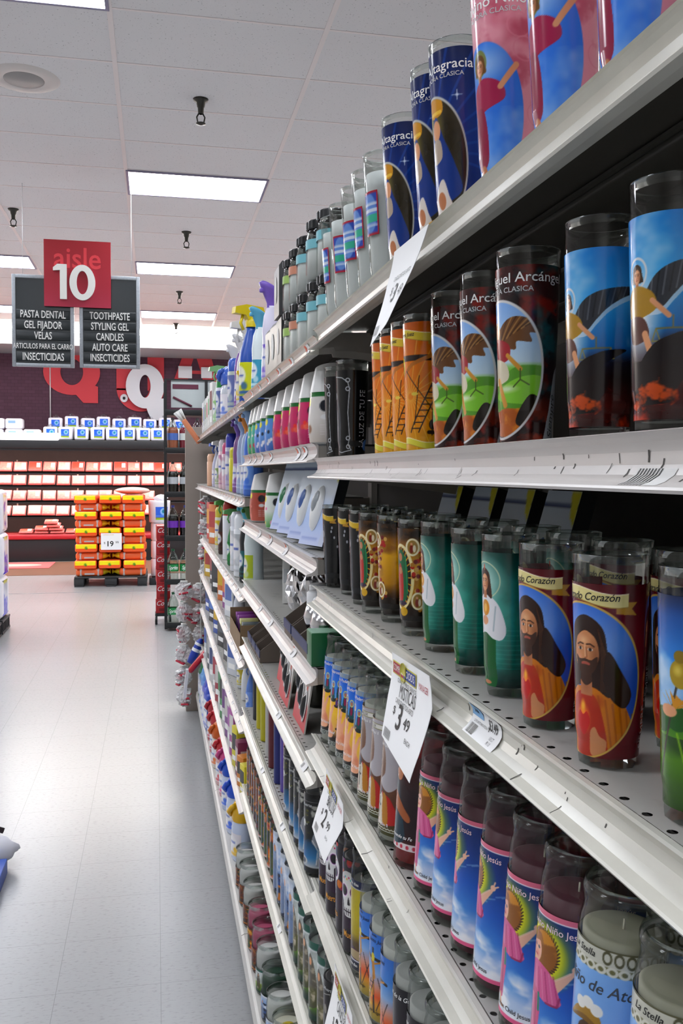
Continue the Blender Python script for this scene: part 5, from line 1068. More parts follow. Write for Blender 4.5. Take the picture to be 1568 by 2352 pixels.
def mk_box(c, c2, d, h):
    def f(t):
        MB().box((0, 0, h/2), (d[0], d[1], h), mat('carton_'+c, c, .45), .0015).build('carton', t)
        mb = MB(); mb.box((-d[0]/2-.0004, 0, h*.62), (.0006, d[1]*.8, h*.4), mat('carton_'+c2, c2, .45)); mb.box((-d[0]/2-.0004, 0, h*.22), (.0006, d[1]*.7, h*.12), WHITEINK)
        mb.box((0, -d[1]/2-.0004, h*.6), (d[0]*.7, .0006, h*.3), mat('carton_'+c2)); mb.build('printed_panel', t)
    return f
def mk_capjug(body, cap):     # rounded bottle with a large closed cap and a finger hole
    def f(t):
        MB().lathe([(0, 0), (.040, 0), (.044, .008), (.044, .11), (.040, .135), (.03, .15), (.03, .155)], pm(body, .2), 26, sx=.85, sy=1.1).build('bottle', t)
        mb = MB(); mb.lathe([(.040, .145), (.044, .155), (.043, .185), (.034, .21), (.018, .222), (0, .224)], pm(cap, .2), 26, sx=.85, sy=1.0)
        mb.tube([(-.033, .02, .165), (-.045, .014, .18), (-.040, -.004, .2), (-.028, -.012, .206)], .010, pm(cap, .2), 8); mb.build('cap', t)
        Y = np.linspace(-R(60), R(60), 24)[None]; Z = np.linspace(.02, .105, 20)[:, None]
        MB().grid(np.stack([-.0446*.85*np.cos(Y)+0*Z, -.0446*1.1*np.sin(Y)+0*Z, Z+0*Y], -1), INK, True, paint(_art_spray('e8e4ea', cap), 24, 20, .9)).build('printed_label', t)
    return f
NAMES = {'spray': ('spray_bottle', 'bottle'), 'flare': ('spray_bottle', 'bottle'), 'aero': ('aerosol_can', 'can'), 'jug': ('detergent_jug', 'jug'), 'box': ('carton', 'box'), 'cap': ('fabric_softener_bottle', 'bottle')}
def put(kind, args, x, y, z, label, group, rz=0.):
    mk = {'spray': mk_spray, 'aero': mk_aero, 'jug': mk_jug, 'box': mk_box, 'cap': mk_capjug}
    if kind == 'flare': m = mk_spray(*args, flare=True)
    else: m = mk[kind](*args)
    return place(kind+str(args), m, NAMES[kind][0], label, NAMES[kind][1], (x, y, z+.0006), R(rz), group)
g = 'bottles on the top shelf of the farther bays'
zt = SB['s1']
put('flare', ('d8d4e8', '7a5cc0', '8a78c8', .25), .300, 2.40, zt, 'purple topped spray bottle beside the black boxes', g, 25)
put('flare', ('e0ecee', '58a8c8', '4a9cb8', .235), .300, 2.68, zt, 'teal topped spray bottle beside the purple one', g, 25)
zt = SCc['s1']
put('spray', ('2050b0', 'e0c81c', 'c8cc30', .31), .300, 2.94, zt, 'blue spray bottle with a tall yellow trigger head', g, 20)
put('spray', ('e8e8ea', 'd8d8da', 'e0c040', .285), .300, 3.08, zt, 'white spray bottle behind the yellow trigger head', g, 10)
put('flare', ('7c48a0', 'd8d8dc', 'b8b0d0', .25), .300, 3.25, zt, 'purple bottle with a pale grey top', g, 15)
put('flare', ('5c84c8', 'dcdce0', 'a0b8e0', .25), .300, 3.52, zt, 'blue bottle with a pale grey top', g, 15)
put('cap', ('c8ccd4', '4468c8'), .300, 3.86, zt, 'clear bottle with a blue cap on the top shelf', g, 10)
put('spray', ('c8d8c8', '8cc88c', 'a0c890', .28), .300, 4.36, zt, 'green spray bottle on the top shelf', g, 10)
put('box', ('d4d4d0', '6c1c24', (.05, .09), .24), .300, 4.75, zt, 'white and dark red carton on the top shelf', g, 5)
put('box', ('e0e0dc', '50a050', (.05, .09), .21), .300, 4.95, zt, 'white and green carton near the end of the top shelf', g, 0)
for i in range(5):
    put('aero', (['d0d4d8', 'c4d0c4', 'd8d8d8', 'c8c8d8', 'e0dcd4'][i], ['e0e0e0', '4468c8', 'd0d0d0', '208040', 'c03030'][i], ['88a878', '7c88b8', 'a8b8c8', '6878a8', 'c0a080'][i], .20), .285 if i % 2 else .34, [3.00, 3.39, 3.68, 4.05, 4.20][i], zt, '%s aerosol can on the top shelf, behind the spray bottles, %s' % (['silver', 'pale green', 'white', 'lilac', 'cream'][i], nth(i)), g)
for i in range(4): put('box', (['e4e4e0', 'd8dcd8', 'c8ccc8', 'd8d8dc'][i], ['c03028', '388038', '4858a0', 'a08030'][i], (.05, .08), .2), .300, 5.12+.17*i, zt, '%s topped white carton at the far end of the top shelf' % ['red', 'green', 'blue', 'yellow'][i], g)
# third and fourth bay, second shelf
def fill(zk, y0, y1, items, shelf_word, group):
    n = len(items); y = y0
    for i, (kind, args, dx, word, gap) in enumerate(items):
        y += gap/2
        if y > y1: break
        put(kind, args, .300+dx, y, SCc[zk], '%s on the %s shelf of farther bays, %s' % (word, shelf_word, nth(i)), group, rnd.uniform(5, 25)); y += gap/2
fill('s2', 2.80, 6, [('flare', ('4a78d8', '9cbce8', '7ca4e8', .255), -.002, 'large blue spray bottle with winged top', .13), ('flare', ('a8c0e0', 'e08a30', 'd0dcf0', .25), 0, 'orange topped pale blue spray bottle', .15), ('flare', ('a8b8dc', '9cb4e4', 'd8e0f0', .25), 0, 'blue topped pale blue spray bottle', .15), ('flare', ('8c5c98', '7a58b8', 'c8b8dc', .25), 0, 'purple topped mauve spray bottle', .2), ('aero', ('d8d030', 'd8d030', None, .17), 0, 'yellow can', .18), ('aero', ('c8c4d8', '3038b0', 'a8a0c8', .23), 0, 'lilac can with a blue cap', .2), ('aero', ('d8bcc8', 'c84878', 'd8c0d0', .2), 0, 'pink can', .2), ('aero', ('e8c8d0', 'd8d0d8', 'c898b0', .22), 0, 'pale pink can', .22), ('spray', ('e8e4e4', 'e8e8e8', '98b078', .22), 0, 'white bottle with a green label', .25), ('spray', ('c8c8e0', '4060b8', 'd8d0e0', .22), 0, 'white bottle with a blue top', .25), ('aero', ('e0b090', 'e0b090', None, .17), -.01, 'peach can', .3)], 'second', 'cans and spray bottles on the second shelf')
fill('s3', 2.80, 5.34, [('flare', ('e0ecec', '38782c', 'b8c83c', .25), 0, 'white bottle with a green sculpted top', .16), ('flare', ('24282c', '48b0c8', '30686c', .25), 0, 'black bottle with a turquoise top', .16), ('aero', ('e4e8ec', 'e8ecf0', 'c0c4c8', .22, .036), 0, 'wide white can', .17), ('aero', ('e0e4ec', 'd8dce4', 'd0d4d8', .22, .034), 0, 'second wide white can', .2), ('spray', ('2c8048', '70b870', '288040', .22), 0, 'green bottle', .22), ('aero', ('e8eaf0', 'b82c24', None, .245, .03), 0, 'white bottle with a red cap', .26), ('spray', ('3a2c28', '68b858', '5c3c34', .24), 0, 'brown bottle with a green top', .26), ('aero', ('d8d8c8', 'd8c840', 'd8c048', .2), 0, 'cream can with a yellow cap', .3), ('box', ('d87838', 'b02c2c', (.05, .08), .2), 0, 'orange and red carton', .35), ('box', ('c83030', 'e0a030', (.05, .08), .2), 0, 'red carton', .3)], 'third', 'cans and bottles on the third shelf')
# second bay, fourth shelf: nearly empty
z = SB['s4']; g = 'things on the nearly empty fourth shelf'
put('aero', ('78a0dc', '4c8058', '88ace0', .15, .036), .42, 2.70, z, 'blue aerosol can with a green top at the back of the nearly empty shelf', g, 20); put('aero', ('6c94c8', '4c70a8', '7c9cd0', .15, .036), .46, 2.52, z, 'second blue aerosol can at the back of the nearly empty shelf', g, 20)
put('aero', ('7090b8', '507090', '90a8c8', .15, .034), .50, 2.34, z, 'third blue can deep on the nearly empty shelf', g, 20)
put('box', ('dcdcda', 'c4c8cc', (.02, .055), .115), .325, 2.28, z, 'thin white carton standing on the nearly empty shelf', g, -20)
put('box', ('3c7c48', 'c8c83c', (.03, .07), .11), .38, 2.12, z, 'green and yellow carton on the nearly empty shelf', g, 5)
def crumple(c, r, m, seed, n=14, k=2*14, amp=.35, sz=1.):
    q = np.random.RandomState(seed); rows = []
    for i in range(n+1):
        th = PI*i/n; rows.append([])
        for j in range(k):
            ph = 2*PI*j/k; d = 1+amp*(q.rand()-.5)
            rows[-1].append((c[0]+r[0]*math.sin(th)*math.cos(ph)*d, c[1]+r[1]*math.sin(th)*math.sin(ph)*d, c[2]+r[2]*math.cos(th)*(1+amp*.4*(q.rand()-.5))))
        rows[-1].append(rows[-1][0])
    rows[0] = [rows[0][0]]*(k+1); rows[-1] = [rows[-1][0]]*(k+1)
    return np.array(rows)
m_foil = mat('crinkled_foil', 'd4d4d6', .18, 1.); m_foil2 = mat('brown_foil', '8c7468', .25, .9)
def mk_pouch(t):
    MB().grid(crumple((0, 0, .055), (.03, .04, .055), m_foil, 3), m_foil, False).build('foil_bag', t)
    MB().prism([(-.004, .10), (.004, .10), (.02, .145), (-.02, .145)], -.03, .03, m_foil2, 'xz').build('gathered_top', t)
for i, (x, y) in enumerate([(.31, 2.00), (.33, 1.895), (.40, 1.95)]): place('pouch', mk_pouch, 'foil_pouch', 'crinkled silver foil pouch, %s of three on the nearly empty shelf' % ['nearest', 'middle', 'farthest'][[1, 0, 2][i]], 'pouch', (x, y, z+.012), R(40*i), g)
def mk_tray(t):
    m = mat('brown_tray_board', '6e6258', .7, noise=.2, nscale=20); b = mat('navy_edge', '1c2c5c', .5)
    mb = MB()
    mb.prism([(-.045, 0), (.045, 0), (.045, .085), (.03, .085), (-.045, .03)], -.048, -.046, m, 'xz').prism([(-.045, 0), (.045, 0), (.045, .085), (.03, .085), (-.045, .03)], .046, .048, m, 'xz')
    mb.box((0, 0, .001), (.09, .094, .002), m).box((.044, 0, .042), (.002, .094, .085), m).box((-.044, 0, .015), (.002, .094, .03), m); mb.build('tray', t)
    MB().box((.045, -.0, .078), (.0035, .0965, .020), b).build('navy_band', t); MB().box((-.0455, .0, .022), (.002, .0965, .018), b).build('navy_band', t)
for i, (x, y, zz) in enumerate([(.300, 1.80, SB['s4']), (.300, 1.69, SB['s4']), (.300, 1.60, SB['s4'])]): place('tray', mk_tray, 'display_tray', 'brown display tray with a navy edge on the nearly empty shelf, %s' % ['farthest', 'middle', 'nearest'][i], 'tray', (x, y, zz+.001), 0, 'brown display trays')
for i, (x, y) in enumerate([(.310, 2.66), (.310, 2.55), (.310, 2.44)]): place('tray', mk_tray, 'display_tray', 'brown display tray with a navy edge above the yellow taper candle, %s' % ['farthest', 'middle', 'nearest'][i], 'tray', (x, y, SB['s5']+.001), 0, 'brown display trays')
def mk_bulb(t):
    mb = MB().lathe([(0, 0), (.012, .0), (.013, .02), (.022, .036), (.026, .055), (.020, .074), (0, .08)], m_foil, 18); mb.build('silver_globe', t)
    MB().lathe([(.018, .068), (.020, .072), (.020, .098), (.016, .102), (0, .102)], pm('e6e8ea'), 18).build('white_cap', t)
for i, (x, y) in enumerate([(.318, 1.800), (.318, 1.69), (.318, 1.60), (.292, 1.60), (.295, 1.69)]): place('bulb', mk_bulb, 'capped_globe', 'silver globe with a white cap in a brown tray, %s' % ['far tray', 'middle tray at the back', 'near tray at the back', 'near tray at the front', 'middle tray at the front'][i], 'bottle', (x, y, SB['s4']+.0035), 0, 'white capped silver globes')
MBg = MB().box((0, 0, .028), (.05, .05, .056), mat('green_carton', '0c6434', .35), .001); t = thing('green_carton', 'small dark green carton at the near end of the nearly empty shelf', 'box', (.279, 1.534, z+.0008)); MBg.build('carton', t); MB().box((0, 0, .0565), (.048, .048, .0008), mat('pale_green_top', '8cb89c', .5)).build('pale_top', t)
# fifth shelf: red blister cards, glass jars
def mk_blist(t):
    rot = Matrix.Rotation(R(9), 4, 'Y')
    def art(v): v.grad([(0, 'c85c60'), (.25, 'c87474'), (.35, 'd8d4d0'), (.8, 'dcdad6'), (.85, 'b04038'), (1, 'a83830')]); v.blob([(-.3, .42), (-.1, .5), (.1, .4), (.28, .5), (.3, .7), (-.3, .7)], 'e4e4e0', .9); v.ell(.2, .64, .06, .12, '8ca840', .4); v.ell(.24, .52, .05, .08, 'b84838', .3)
    W = .145/.165; col = paint(art, 30, 36, W); Y = np.linspace(.0725, -.0725, 30)[None]; Z = np.linspace(0, .165, 36)[:, None]
    P = np.stack([0*Y+0*Z-.0016, Y+0*Z, Z+0*Y], -1) @ np.array(rot.to_3x3()).T
    mb = MB().grid(P, INKM, True, col); mb.box(tuple(rot @ Vector((0, 0, .0825))), (.003, .145, .165), mat('card_back', 'd8d4cc', .7), 0, rot); mb.build('backing_card', t)
    A = rot @ Matrix.Rotation(R(-90), 4, 'Y') @ Matrix.Rotation(R(90), 4, 'Z')
    for k, (y, zz) in enumerate(((.046, .085), (0, .062), (-.046, .048), (-.02, .12))):
        b = MB().lathe([(.0125, .0012), (.0150, .0012), (.0150, .003), (.0125, .003)], mat('white_rim', 'e8e8e8', .4), 24, tuple(rot @ Vector((-.0016, y, zz))), 1., 2.1, A).build('white_ring', t)
        MB().lathe([(0, .010), (.008, .008), (.0125, .001)], mat('dark_bead', '24262a', .15), 20, tuple(rot @ Vector((-.0018, y, zz))), 1., 2.1, A).build('dark_capsule', b)
for i, (x, y, rz) in enumerate([(.272, 1.985, 0), (.276, 1.79, 0), (.292, 2.13, 4)]): place('blist', mk_blist, 'blister_pack', 'red and white blister pack with dark oval capsules, %s of three' % ['middle', 'nearest', 'farthest'][i], 'package', (x, y, SB['s5']+.001), R(rz), 'red blister packs')
for i, (x, y) in enumerate([(.345, 1.93), (.335, 1.70)]):
    place('smoke', mk_candle('jar', .150, None, None, '5c5c54', .6, None, 250, (40, 40), .0275, 'a8a89c'), 'smoked_jar', 'smoky grey glass jar behind the %s red blister pack' % ['middle', 'nearest'][i], 'jar', (x, y, SB['s5']+.001), 0, 'smoky glass jars')
# third bay: brown open carton on the shelf edge with purple and yellow packets
t = thing('open_carton', 'brown cardboard display carton on the shelf edge holding yellow packets', 'box', (.30, 3.05, SCc['s4']+.002))
m = mat('brown_cardboard', '8c7254', .8, noise=.1, nscale=30); mb = MB(); mb.box((0, 0, .001), (.09, .40, .002), m).box((-.0445, 0, .03), (.002, .40, .06), m).box((.0445, 0, .045), (.002, .40, .09), m).box((0, .199, .045), (.09, .002, .09), m).box((0, -.199, .045), (.09, .002, .09), m); mb.build('carton', t)
for i, (y, c) in enumerate(((2.90, 'd8cc28'), (2.97, '70787c'), (3.05, 'd8d490'), (3.13, '8c3c98'), (3.20, '8c3c98'))): put('box', (c, '30343c', (.06, .045), .075), .302, y, SCc['s4']+.0045, 'packet in the brown display carton, %s' % nth(i), 'packets in the display carton')
# sixth shelf: taper candle boxes, then dark jars
def mk_taper(c):
    def f(t):
        MB().lathe([(0, 0), (.015, 0), (.0155, .002), (.0155, .19)], mat('taper_'+c, c, .35, noise=.12, nscale=12), 20).build('candle_column', t)
        MB().lathe([(.0155, .188), (.0155, .193), (.006, .196), (0, .196)], mat('taper_top', 'd8d4c8', .5), 16).build('top_disc', t)
    return f
for x, y, c, s in [(.288, 2.545, 'c0b410', 'yellow taper candle, farther one'), (.286, 2.425, 'b8b014', 'yellow taper candle, nearer one'), (.283, 2.285, 'b4b2b0', 'white taper candle'), (.280, 2.20, '5c0c1c', 'dark red taper candle'), (.279, 2.085, '14206c', 'deep blue taper candle'), (.286, 2.025, '5844a0', 'purple taper candle'), (.285, 1.965, 'a85c58', 'multicoloured taper candle beside the dark jars')]:
    place('taper'+c, mk_taper(c), 'taper_candle', 'tall '+s, 'candle', (x, y, SB['s6']+.0008), 0, 'tall taper candles')
place('taper28282c', mk_taper('28282c'), 'taper_candle', 'tall black taper candle at the far end of its shelf', 'candle', (.288, 2.64, SB['s6']+.0008), 0, 'tall taper candles')
row([('darkb', y, .285, rz, '%s black and silver jar with blue shading' % s) for y, rz, s in ((1.600, 24, 'nearest'), (1.664, -6, 'second'), (1.727, 6, 'third'), (1.79, 16, 'fourth'), (1.87, 22, 'farthest'))], SB['s6'], 0, 'black and silver jar candles')
row([(k, y, .285, rz, lb) for k, y, rz, lb in [('greenw', 1.545, 18, 'nearest green and white jar on the seventh shelf'), ('greenw', 1.607, 12, 'second green and white jar on the seventh shelf'), ('greenw', 1.669, 20, 'third green and white jar on the seventh shelf'), ('greenw', 1.731, 2, 'farthest green and white jar on the seventh shelf')]
     + [('navyc', 1.793+.062*i, [20, 4, 14, -8, 22][i], '%s blue patterned jar on the seventh shelf' % ORD[i]) for i in range(5)] + [('fire', 2.103+.062*i, [12, -10, 20, 4, 30][i], '%s orange and green patterned jar on the seventh shelf' % ORD[i]) for i in range(5)] + [('rust', 2.413+.062*i, [12, 4, 20, 2, 16][i], '%s rust brown patterned jar on the seventh shelf' % ORD[i]) for i in range(5)]], SB['s7'], 0, 'jar candles on the seventh shelf')
# base deck: wide mouthed jars
def mk_wide(wax, art, blob=None):
    def f(t):
        P = [(.036, 0), (.0395, .005), (.0395, .105), (.037, .118), (.035, .124), (.036, .130), (.0385, .134)]
        MB().lathe([(0, 0)]+P, GLASS, 40).lathe([(.0370, .131), (.0385, .133), (.0385, .138), (.0365, .140), (.0345, .136), (.034, .126)], glass('rim_glass'), 40).build('glass_jar', t)
        w_ = MB().lathe([(0, .006), (.036, .006), (.0368, .104), (.0345, .117), (.030, .1185), (0, .1175)], m_wax(wax), 32).build('wax', t)
        if blob: MB().lathe([(0, .1215), (.010, .121), (.014, .1195), (.015, .117)], m_wax(blob), 16, (-.008, -.006, 0), 1.3, 1).build('wax_chip', w_)
        mb = MB(); label_mesh(mb, art, [(.0395, 0), (.0395, .13)], 0.010, .074, 300, 80, 60, None, .0006); mb.build('printed_label', t)
    return f
for i, (y, wx, art, blob, s) in enumerate([(1.59, 'c8a080', a_vot, 'c86838', 'orange flecked wax, at the bottom edge'), (1.715, 'c8a080', a_vot, 'c86838', 'orange flecked wax, second from the bottom edge'), (1.84, 'c8a080', a_vot, 'c86838', 'orange flecked wax, beside the yellow flecked ones'), (2.00, 'd8d6c0', a_vot, 'd0b820', 'yellow flecked white wax, nearer one'), (2.11, 'd8d6c0', a_vot, 'd0b820', 'yellow flecked white wax, farther one'), (2.22, 'dcdcd8', a_navyc, None, 'white wax and a blue sleeve'),
        (2.33, '143c28', a_navyc, None, 'dark green wax'), (2.46, 'dedcda', a_greenw, None, 'white wax, between green and pink ones'), (2.57, 'c05074', a_rust, None, 'pink wax, nearer one'), (2.69, 'c85a7c', a_fire, None, 'pink wax, farther one'), (2.84, 'dcdad6', a_rust, None, 'white wax and a brown sleeve'), (2.98, 'e0dedc', a_rust, None, 'white wax, second from the far end'), (3.11, 'e2e0de', a_rust, None, 'white wax, beside the yellow capped bottle')]):
    place('wide%s%s' % (wx, art.__name__), mk_wide(wx, art, blob), 'wide_candle_jar', 'wide glass jar on the base deck, '+s, 'candle', (.302, y, .1442), R(20+9*(i % 3)), 'wide mouthed candle jars on the base deck')
# base deck of the farther bays: softener bottles and detergent jugs
g = 'bottles on the base deck'
for i, (body, cap, x, y, s) in enumerate([('c8d4ec', 'e8b414', .305, 3.34, 'yellow capped bottle with a finger grip'), ('c8d4ec', '2858d8', .305, 3.60, 'bright blue capped bottle, nearer one'), ('c4d0ec', '2456d0', .305, 3.86, 'bright blue capped bottle, farther one'), ('d8b8c0', 'd03040', .40, 3.98, 'red capped bottle set back behind the blue caps'), ('c88898', 'd84888', .305, 4.02, 'pink capped bottle'), ('d8a8a8', 'c82c34', .300, 4.17, 'pinkish bottle with a red cap'), ('e4dcd0', 'd86420', .295, 4.42, 'white bottle with an orange cap, nearer one'), ('e0d8cc', 'd06020', .40, 4.30, 'bottle with an orange cap, set back'), ('b83040', 'c42c38', .300, 4.66, 'all red bottle, nearer one'), ('5040a8', '4838a8', .40, 4.55, 'purple capped bottle'), ('b42c3c', 'b82838', .300, 4.88, 'all red bottle, farther one')]):
    place('cap'+body+cap, mk_capjug(body, cap), 'fabric_softener_bottle', s+' on the base deck', 'bottle', (x, y, .1442), R(15), g)
for i, (body, cap, y, s) in enumerate([('2848b8', '3c64d8', 5.06, 'deep blue detergent jug, nearest'), ('5868d8', '1c8038', 5.22, 'violet blue detergent jug with a green cap'), ('4c84cc', '208848', 5.38, 'sky blue detergent jug with a green cap'), ('68a0d8', 'c8dcf0', 5.54, 'pale blue detergent jug'), ('146c44', '107040', 5.70, 'green detergent jug at the far end')]):
    put('jug', (body, cap, 'c8d0e0', .34), .305, y, .1435, s+' on the base deck', g, 8)
# fourth and lower shelves of the farther bays
fill('s4', 3.30, 5.34, [('spray', ('d8dce4', 'e8e8ec', 'b8c4dc', .165), 0, 'white spray bottle', .2), ('box', ('e0e4ea', '506cb0', (.05, .08), .155), 0, 'white and blue carton', .24), ('box', ('8c3090', 'e07020', (.05, .06), .16), 0, 'purple and orange carton', .22), ('box', ('d8701c', 'd8b020', (.05, .06), .16), 0, 'orange and yellow carton', .26), ('box', ('202226', '3a3c40', (.05, .1), .16), 0, 'black carton', .3), ('box', ('2a2a2e', 'a84848', (.05, .1), .16), 0, 'black and red carton', .34), ('box', ('c8a01c', 'a02424', (.05, .1), .155), 0, 'yellow and red carton', .36), ('box', ('b02828', 'd8c828', (.05, .1), .155), 0, 'red and yellow carton', .36)], 'fourth', 'cartons on the fourth shelf')
fill('s5', 2.84, 5.34, [('spray', ('5c84d4', '94b0e4', '88a8e8', .16), .0, 'blue spray bottle', .16), ('spray', ('e4e6ea', 'e4e6ea', None, .16), 0, 'plain white spray bottle', .16), ('spray', ('dfe2e8', 'd8dce4', 'c8b848', .16), 0, 'white bottle with a yellow label', .2), ('box', ('d0d4dc', '3c60b0', (.05, .08), .16), 0, 'pale blue carton', .22), ('box', ('1e2024', '303236', (.05, .1), .155), 0, 'black carton', .3), ('box', ('242428', '505860', (.05, .1), .155), 0, 'charcoal carton', .34), ('box', ('2c50a8', 'd8b020', (.05, .08), .155), 0, 'blue carton', .34), ('box', ('2a2a2c', '4878c8', (.05, .1), .155), 0, 'black and blue carton', .36), ('box', ('3458b0', '24406c', (.05, .1), .16), 0, 'dark blue carton', .4)], 'fifth', 'cartons and bottles on the fifth shelf')
fill('s6', 2.82, 5.34, [('box', ('d8c828', '2c2c2c', (.06, .05), .10), -.01, 'yellow packet', .08), ('box', ('d07c20', '2c2c2c', (.06, .05), .10), -.01, 'orange packet', .1), ('box', ('7c2850', 'c8b8b8', (.06, .05), .12), -.01, 'plum packet', .1), ('box', ('d8cc30', '38383c', (.06, .05), .14), -.01, 'tall yellow packet', .12), ('box', ('a84898', 'd8d4d0', (.06, .05), .18), -.01, 'magenta packet', .12), ('box', ('d4d4d0', 'a050a0', (.06, .05), .18), -.01, 'white and magenta packet', .12), ('box', ('7a3c88', 'c8c4c0', (.06, .05), .19), -.01, 'purple packet', .12), ('box', ('d0d0cc', '6c3880', (.06, .05), .19), -.01, 'white and purple packet', .14), ('box', ('3c8c50', '242424', (.06, .05), .2), -.01, 'green packet', .14), ('box', ('d4d8d4', '3c8050', (.06, .05), .2), -.01, 'white and green packet', .14), ('box', ('a83c48', 'd0ccc8', (.06, .05), .2), -.01, 'crimson packet', .16), ('box', ('c8c8c8', 'a83848', (.06, .05), .2), -.01, 'pale grey packet', .2), ('box', ('d8d8d8', '405080', (.06, .06), .2), -.01, 'white packet', .25), ('box', ('38404c', 'b0b0b0', (.06, .06), .2), -.01, 'slate packet', .3), ('box', ('c0c4c8', '3858a0', (.06, .06), .2), -.01, 'silver packet', .3)], 'sixth', 'small packets on the sixth shelf')
for i, (y, c, s) in enumerate(((2.70, 'c8b01c', 'yellow'), (2.755, 'd8c020', 'bright yellow'))): put('box', (c, '2c2c2c', (.05, .04), .11), .30, y, SB['s7'], s+' packet at the far end of the seventh shelf', 'small packets on the sixth shelf')
# scrubbing brush sticking out of the top shelf, hanging clear bags and a red handled brush at the far end
t = thing('scrub_brush', 'white bristled scrub brush with an orange handle sticking out past the top shelf end', 'brush', (.225, 5.72, 1.80)); t.rotation_euler = (0, R(-35), 0)
MB().box((0, 0, .02), (.03, .07, .17), mat('orange_wood', 'd8845c', .5), .006).build('handle', t); mb = MB()
for i in range(60): x = rnd.uniform(-.02, .02); y = rnd.uniform(-.03, .03); mb.tube([(x*.6, y*.9, .10), (x*1.3, y*1.2, .17)], .0035, mat('white_bristle', 'e8e8e6', .6), 4)
mb.build('bristles', t)
def milky(name):
    m = bpy.data.materials.new(name); m.use_nodes = True; nt = m.node_tree; b = nt.nodes['Principled BSDF']; o = nt.nodes['Material Output']
    b.inputs['Base Color'].default_value = (.8, .8, .8, 1); b.inputs['Roughness'].default_value = .25
    tr = nt.nodes.new('ShaderNodeBsdfTransparent'); mx = nt.nodes.new('ShaderNodeMixShader'); mx.inputs[0].default_value = .5
    nt.links.new(tr.outputs[0], mx.inputs[1]); nt.links.new(b.outputs[0], mx.inputs[2]); nt.links.new(mx.outputs[0], o.inputs[0]); return m
BAGF = milky('milky_wrapping_film')
def mk_bag(seed):
    def f(t):
        MB().grid(crumple((0, 0, 0), (.042, .05, .058), BAGF, seed, 18, 32, .5), BAGF, False).build('clear_bag', t)
        mb = MB(); q = random.Random(seed)
        for k in range(6): a = q.uniform(0, PI); mb.box((.022*math.cos(a), .022*math.sin(a), -.042+.016*k), (.045, .06, .011), mat(['red_goods', 'white_goods'][k % 2], ['c02840', 'e0e0e0'][k % 2], .5), .003, Matrix.Rotation(q.uniform(-.6, .6), 4, 'X'))
        mb.build('goods', t)
        MB().box((0, 0, .060), (.03, .045, .010), mat('header_card', 'd8d8d4', .6), .002).build('header_card', t)
    return f
bg = 'clear bags hanging at the end of the shelving'
k = 0
NTH = ['first', 'second', 'third', 'fourth', 'fifth', 'sixth', 'seventh', 'eighth', 'ninth', 'tenth', 'eleventh']
for i in range(4):
    zz = 1.36-.135*i; k += 1
    place('bag%d' % (k % 3), mk_bag(k % 3+4), 'hanging_bag', 'clear bag of red and white goods on the hanging strip, %s from the top' % NTH[i], 'bag', (.305, 5.70, zz), R(37*k), bg)
for i in range(6):
    zz = .82-.135*i; k += 1
    place('bag%d' % (k % 3), mk_bag(k % 3+4), 'hanging_bag', 'clear bag of red goods sticking out before the tan panel, %s from the top' % NTH[i], 'bag', (.168, 5.84, zz), R(53*k), bg)
for i in range(3):
    k += 1; place('bag%d' % (k % 3), mk_bag(k % 3+4), 'hanging_bag', 'clear bag of red goods before the tan panel, inner column, %s from the top' % NTH[i], 'bag', (.268, 5.88, .80-.135*i), R(71*k), bg)
t = thing('clip_strip', 'narrow hanging strip holding the clear bags beside the tan end panel', 'strip', (.27, 5.80, .95)); MB().box((0, 0, .0), (.004, .025, 1.06), mat('clip_strip', 'c8c8c4', .5)).build('strip', t)
t = thing('dish_brush', 'blue and white handled brush hanging low at the end of the shelving', 'brush', (.232, 5.55, .50)); t.rotation_euler = (0, R(25), 0)
MB().lathe([(0, -.09), (.022, -.085), (.026, -.03), (.022, .05), (.012, .07), (0, .075)], pm('2440a8'), 16).build('handle', t); MB().lathe([(.0265, -.01), (.027, .0), (.0262, .01)], pm('e8e8ec'), 16).lathe([(.025, .03), (.0255, .038), (.0245, .046)], pm('e8e8ec'), 16).build('white_rings', t)
t = thing('red_scraper', 'red handled tool with long white blades leaning out over the floor', 'tool', (.200, 5.20, .47)); t.rotation_euler = (0, R(40), 0)
MB().box((0, 0, .05), (.03, .05, .17), pm('b82838'), .012).build('handle', t)
t2 = MB().prism([(-.005, .0), (.012, .0), (.005, -.16), (-.012, -.17)], -.02, .02, pm('e4e6ea'), 'xz'); o = t2.build('white_blade', t, (-.02, 0, -.03)); o.rotation_euler = (0, R(-36), 0)

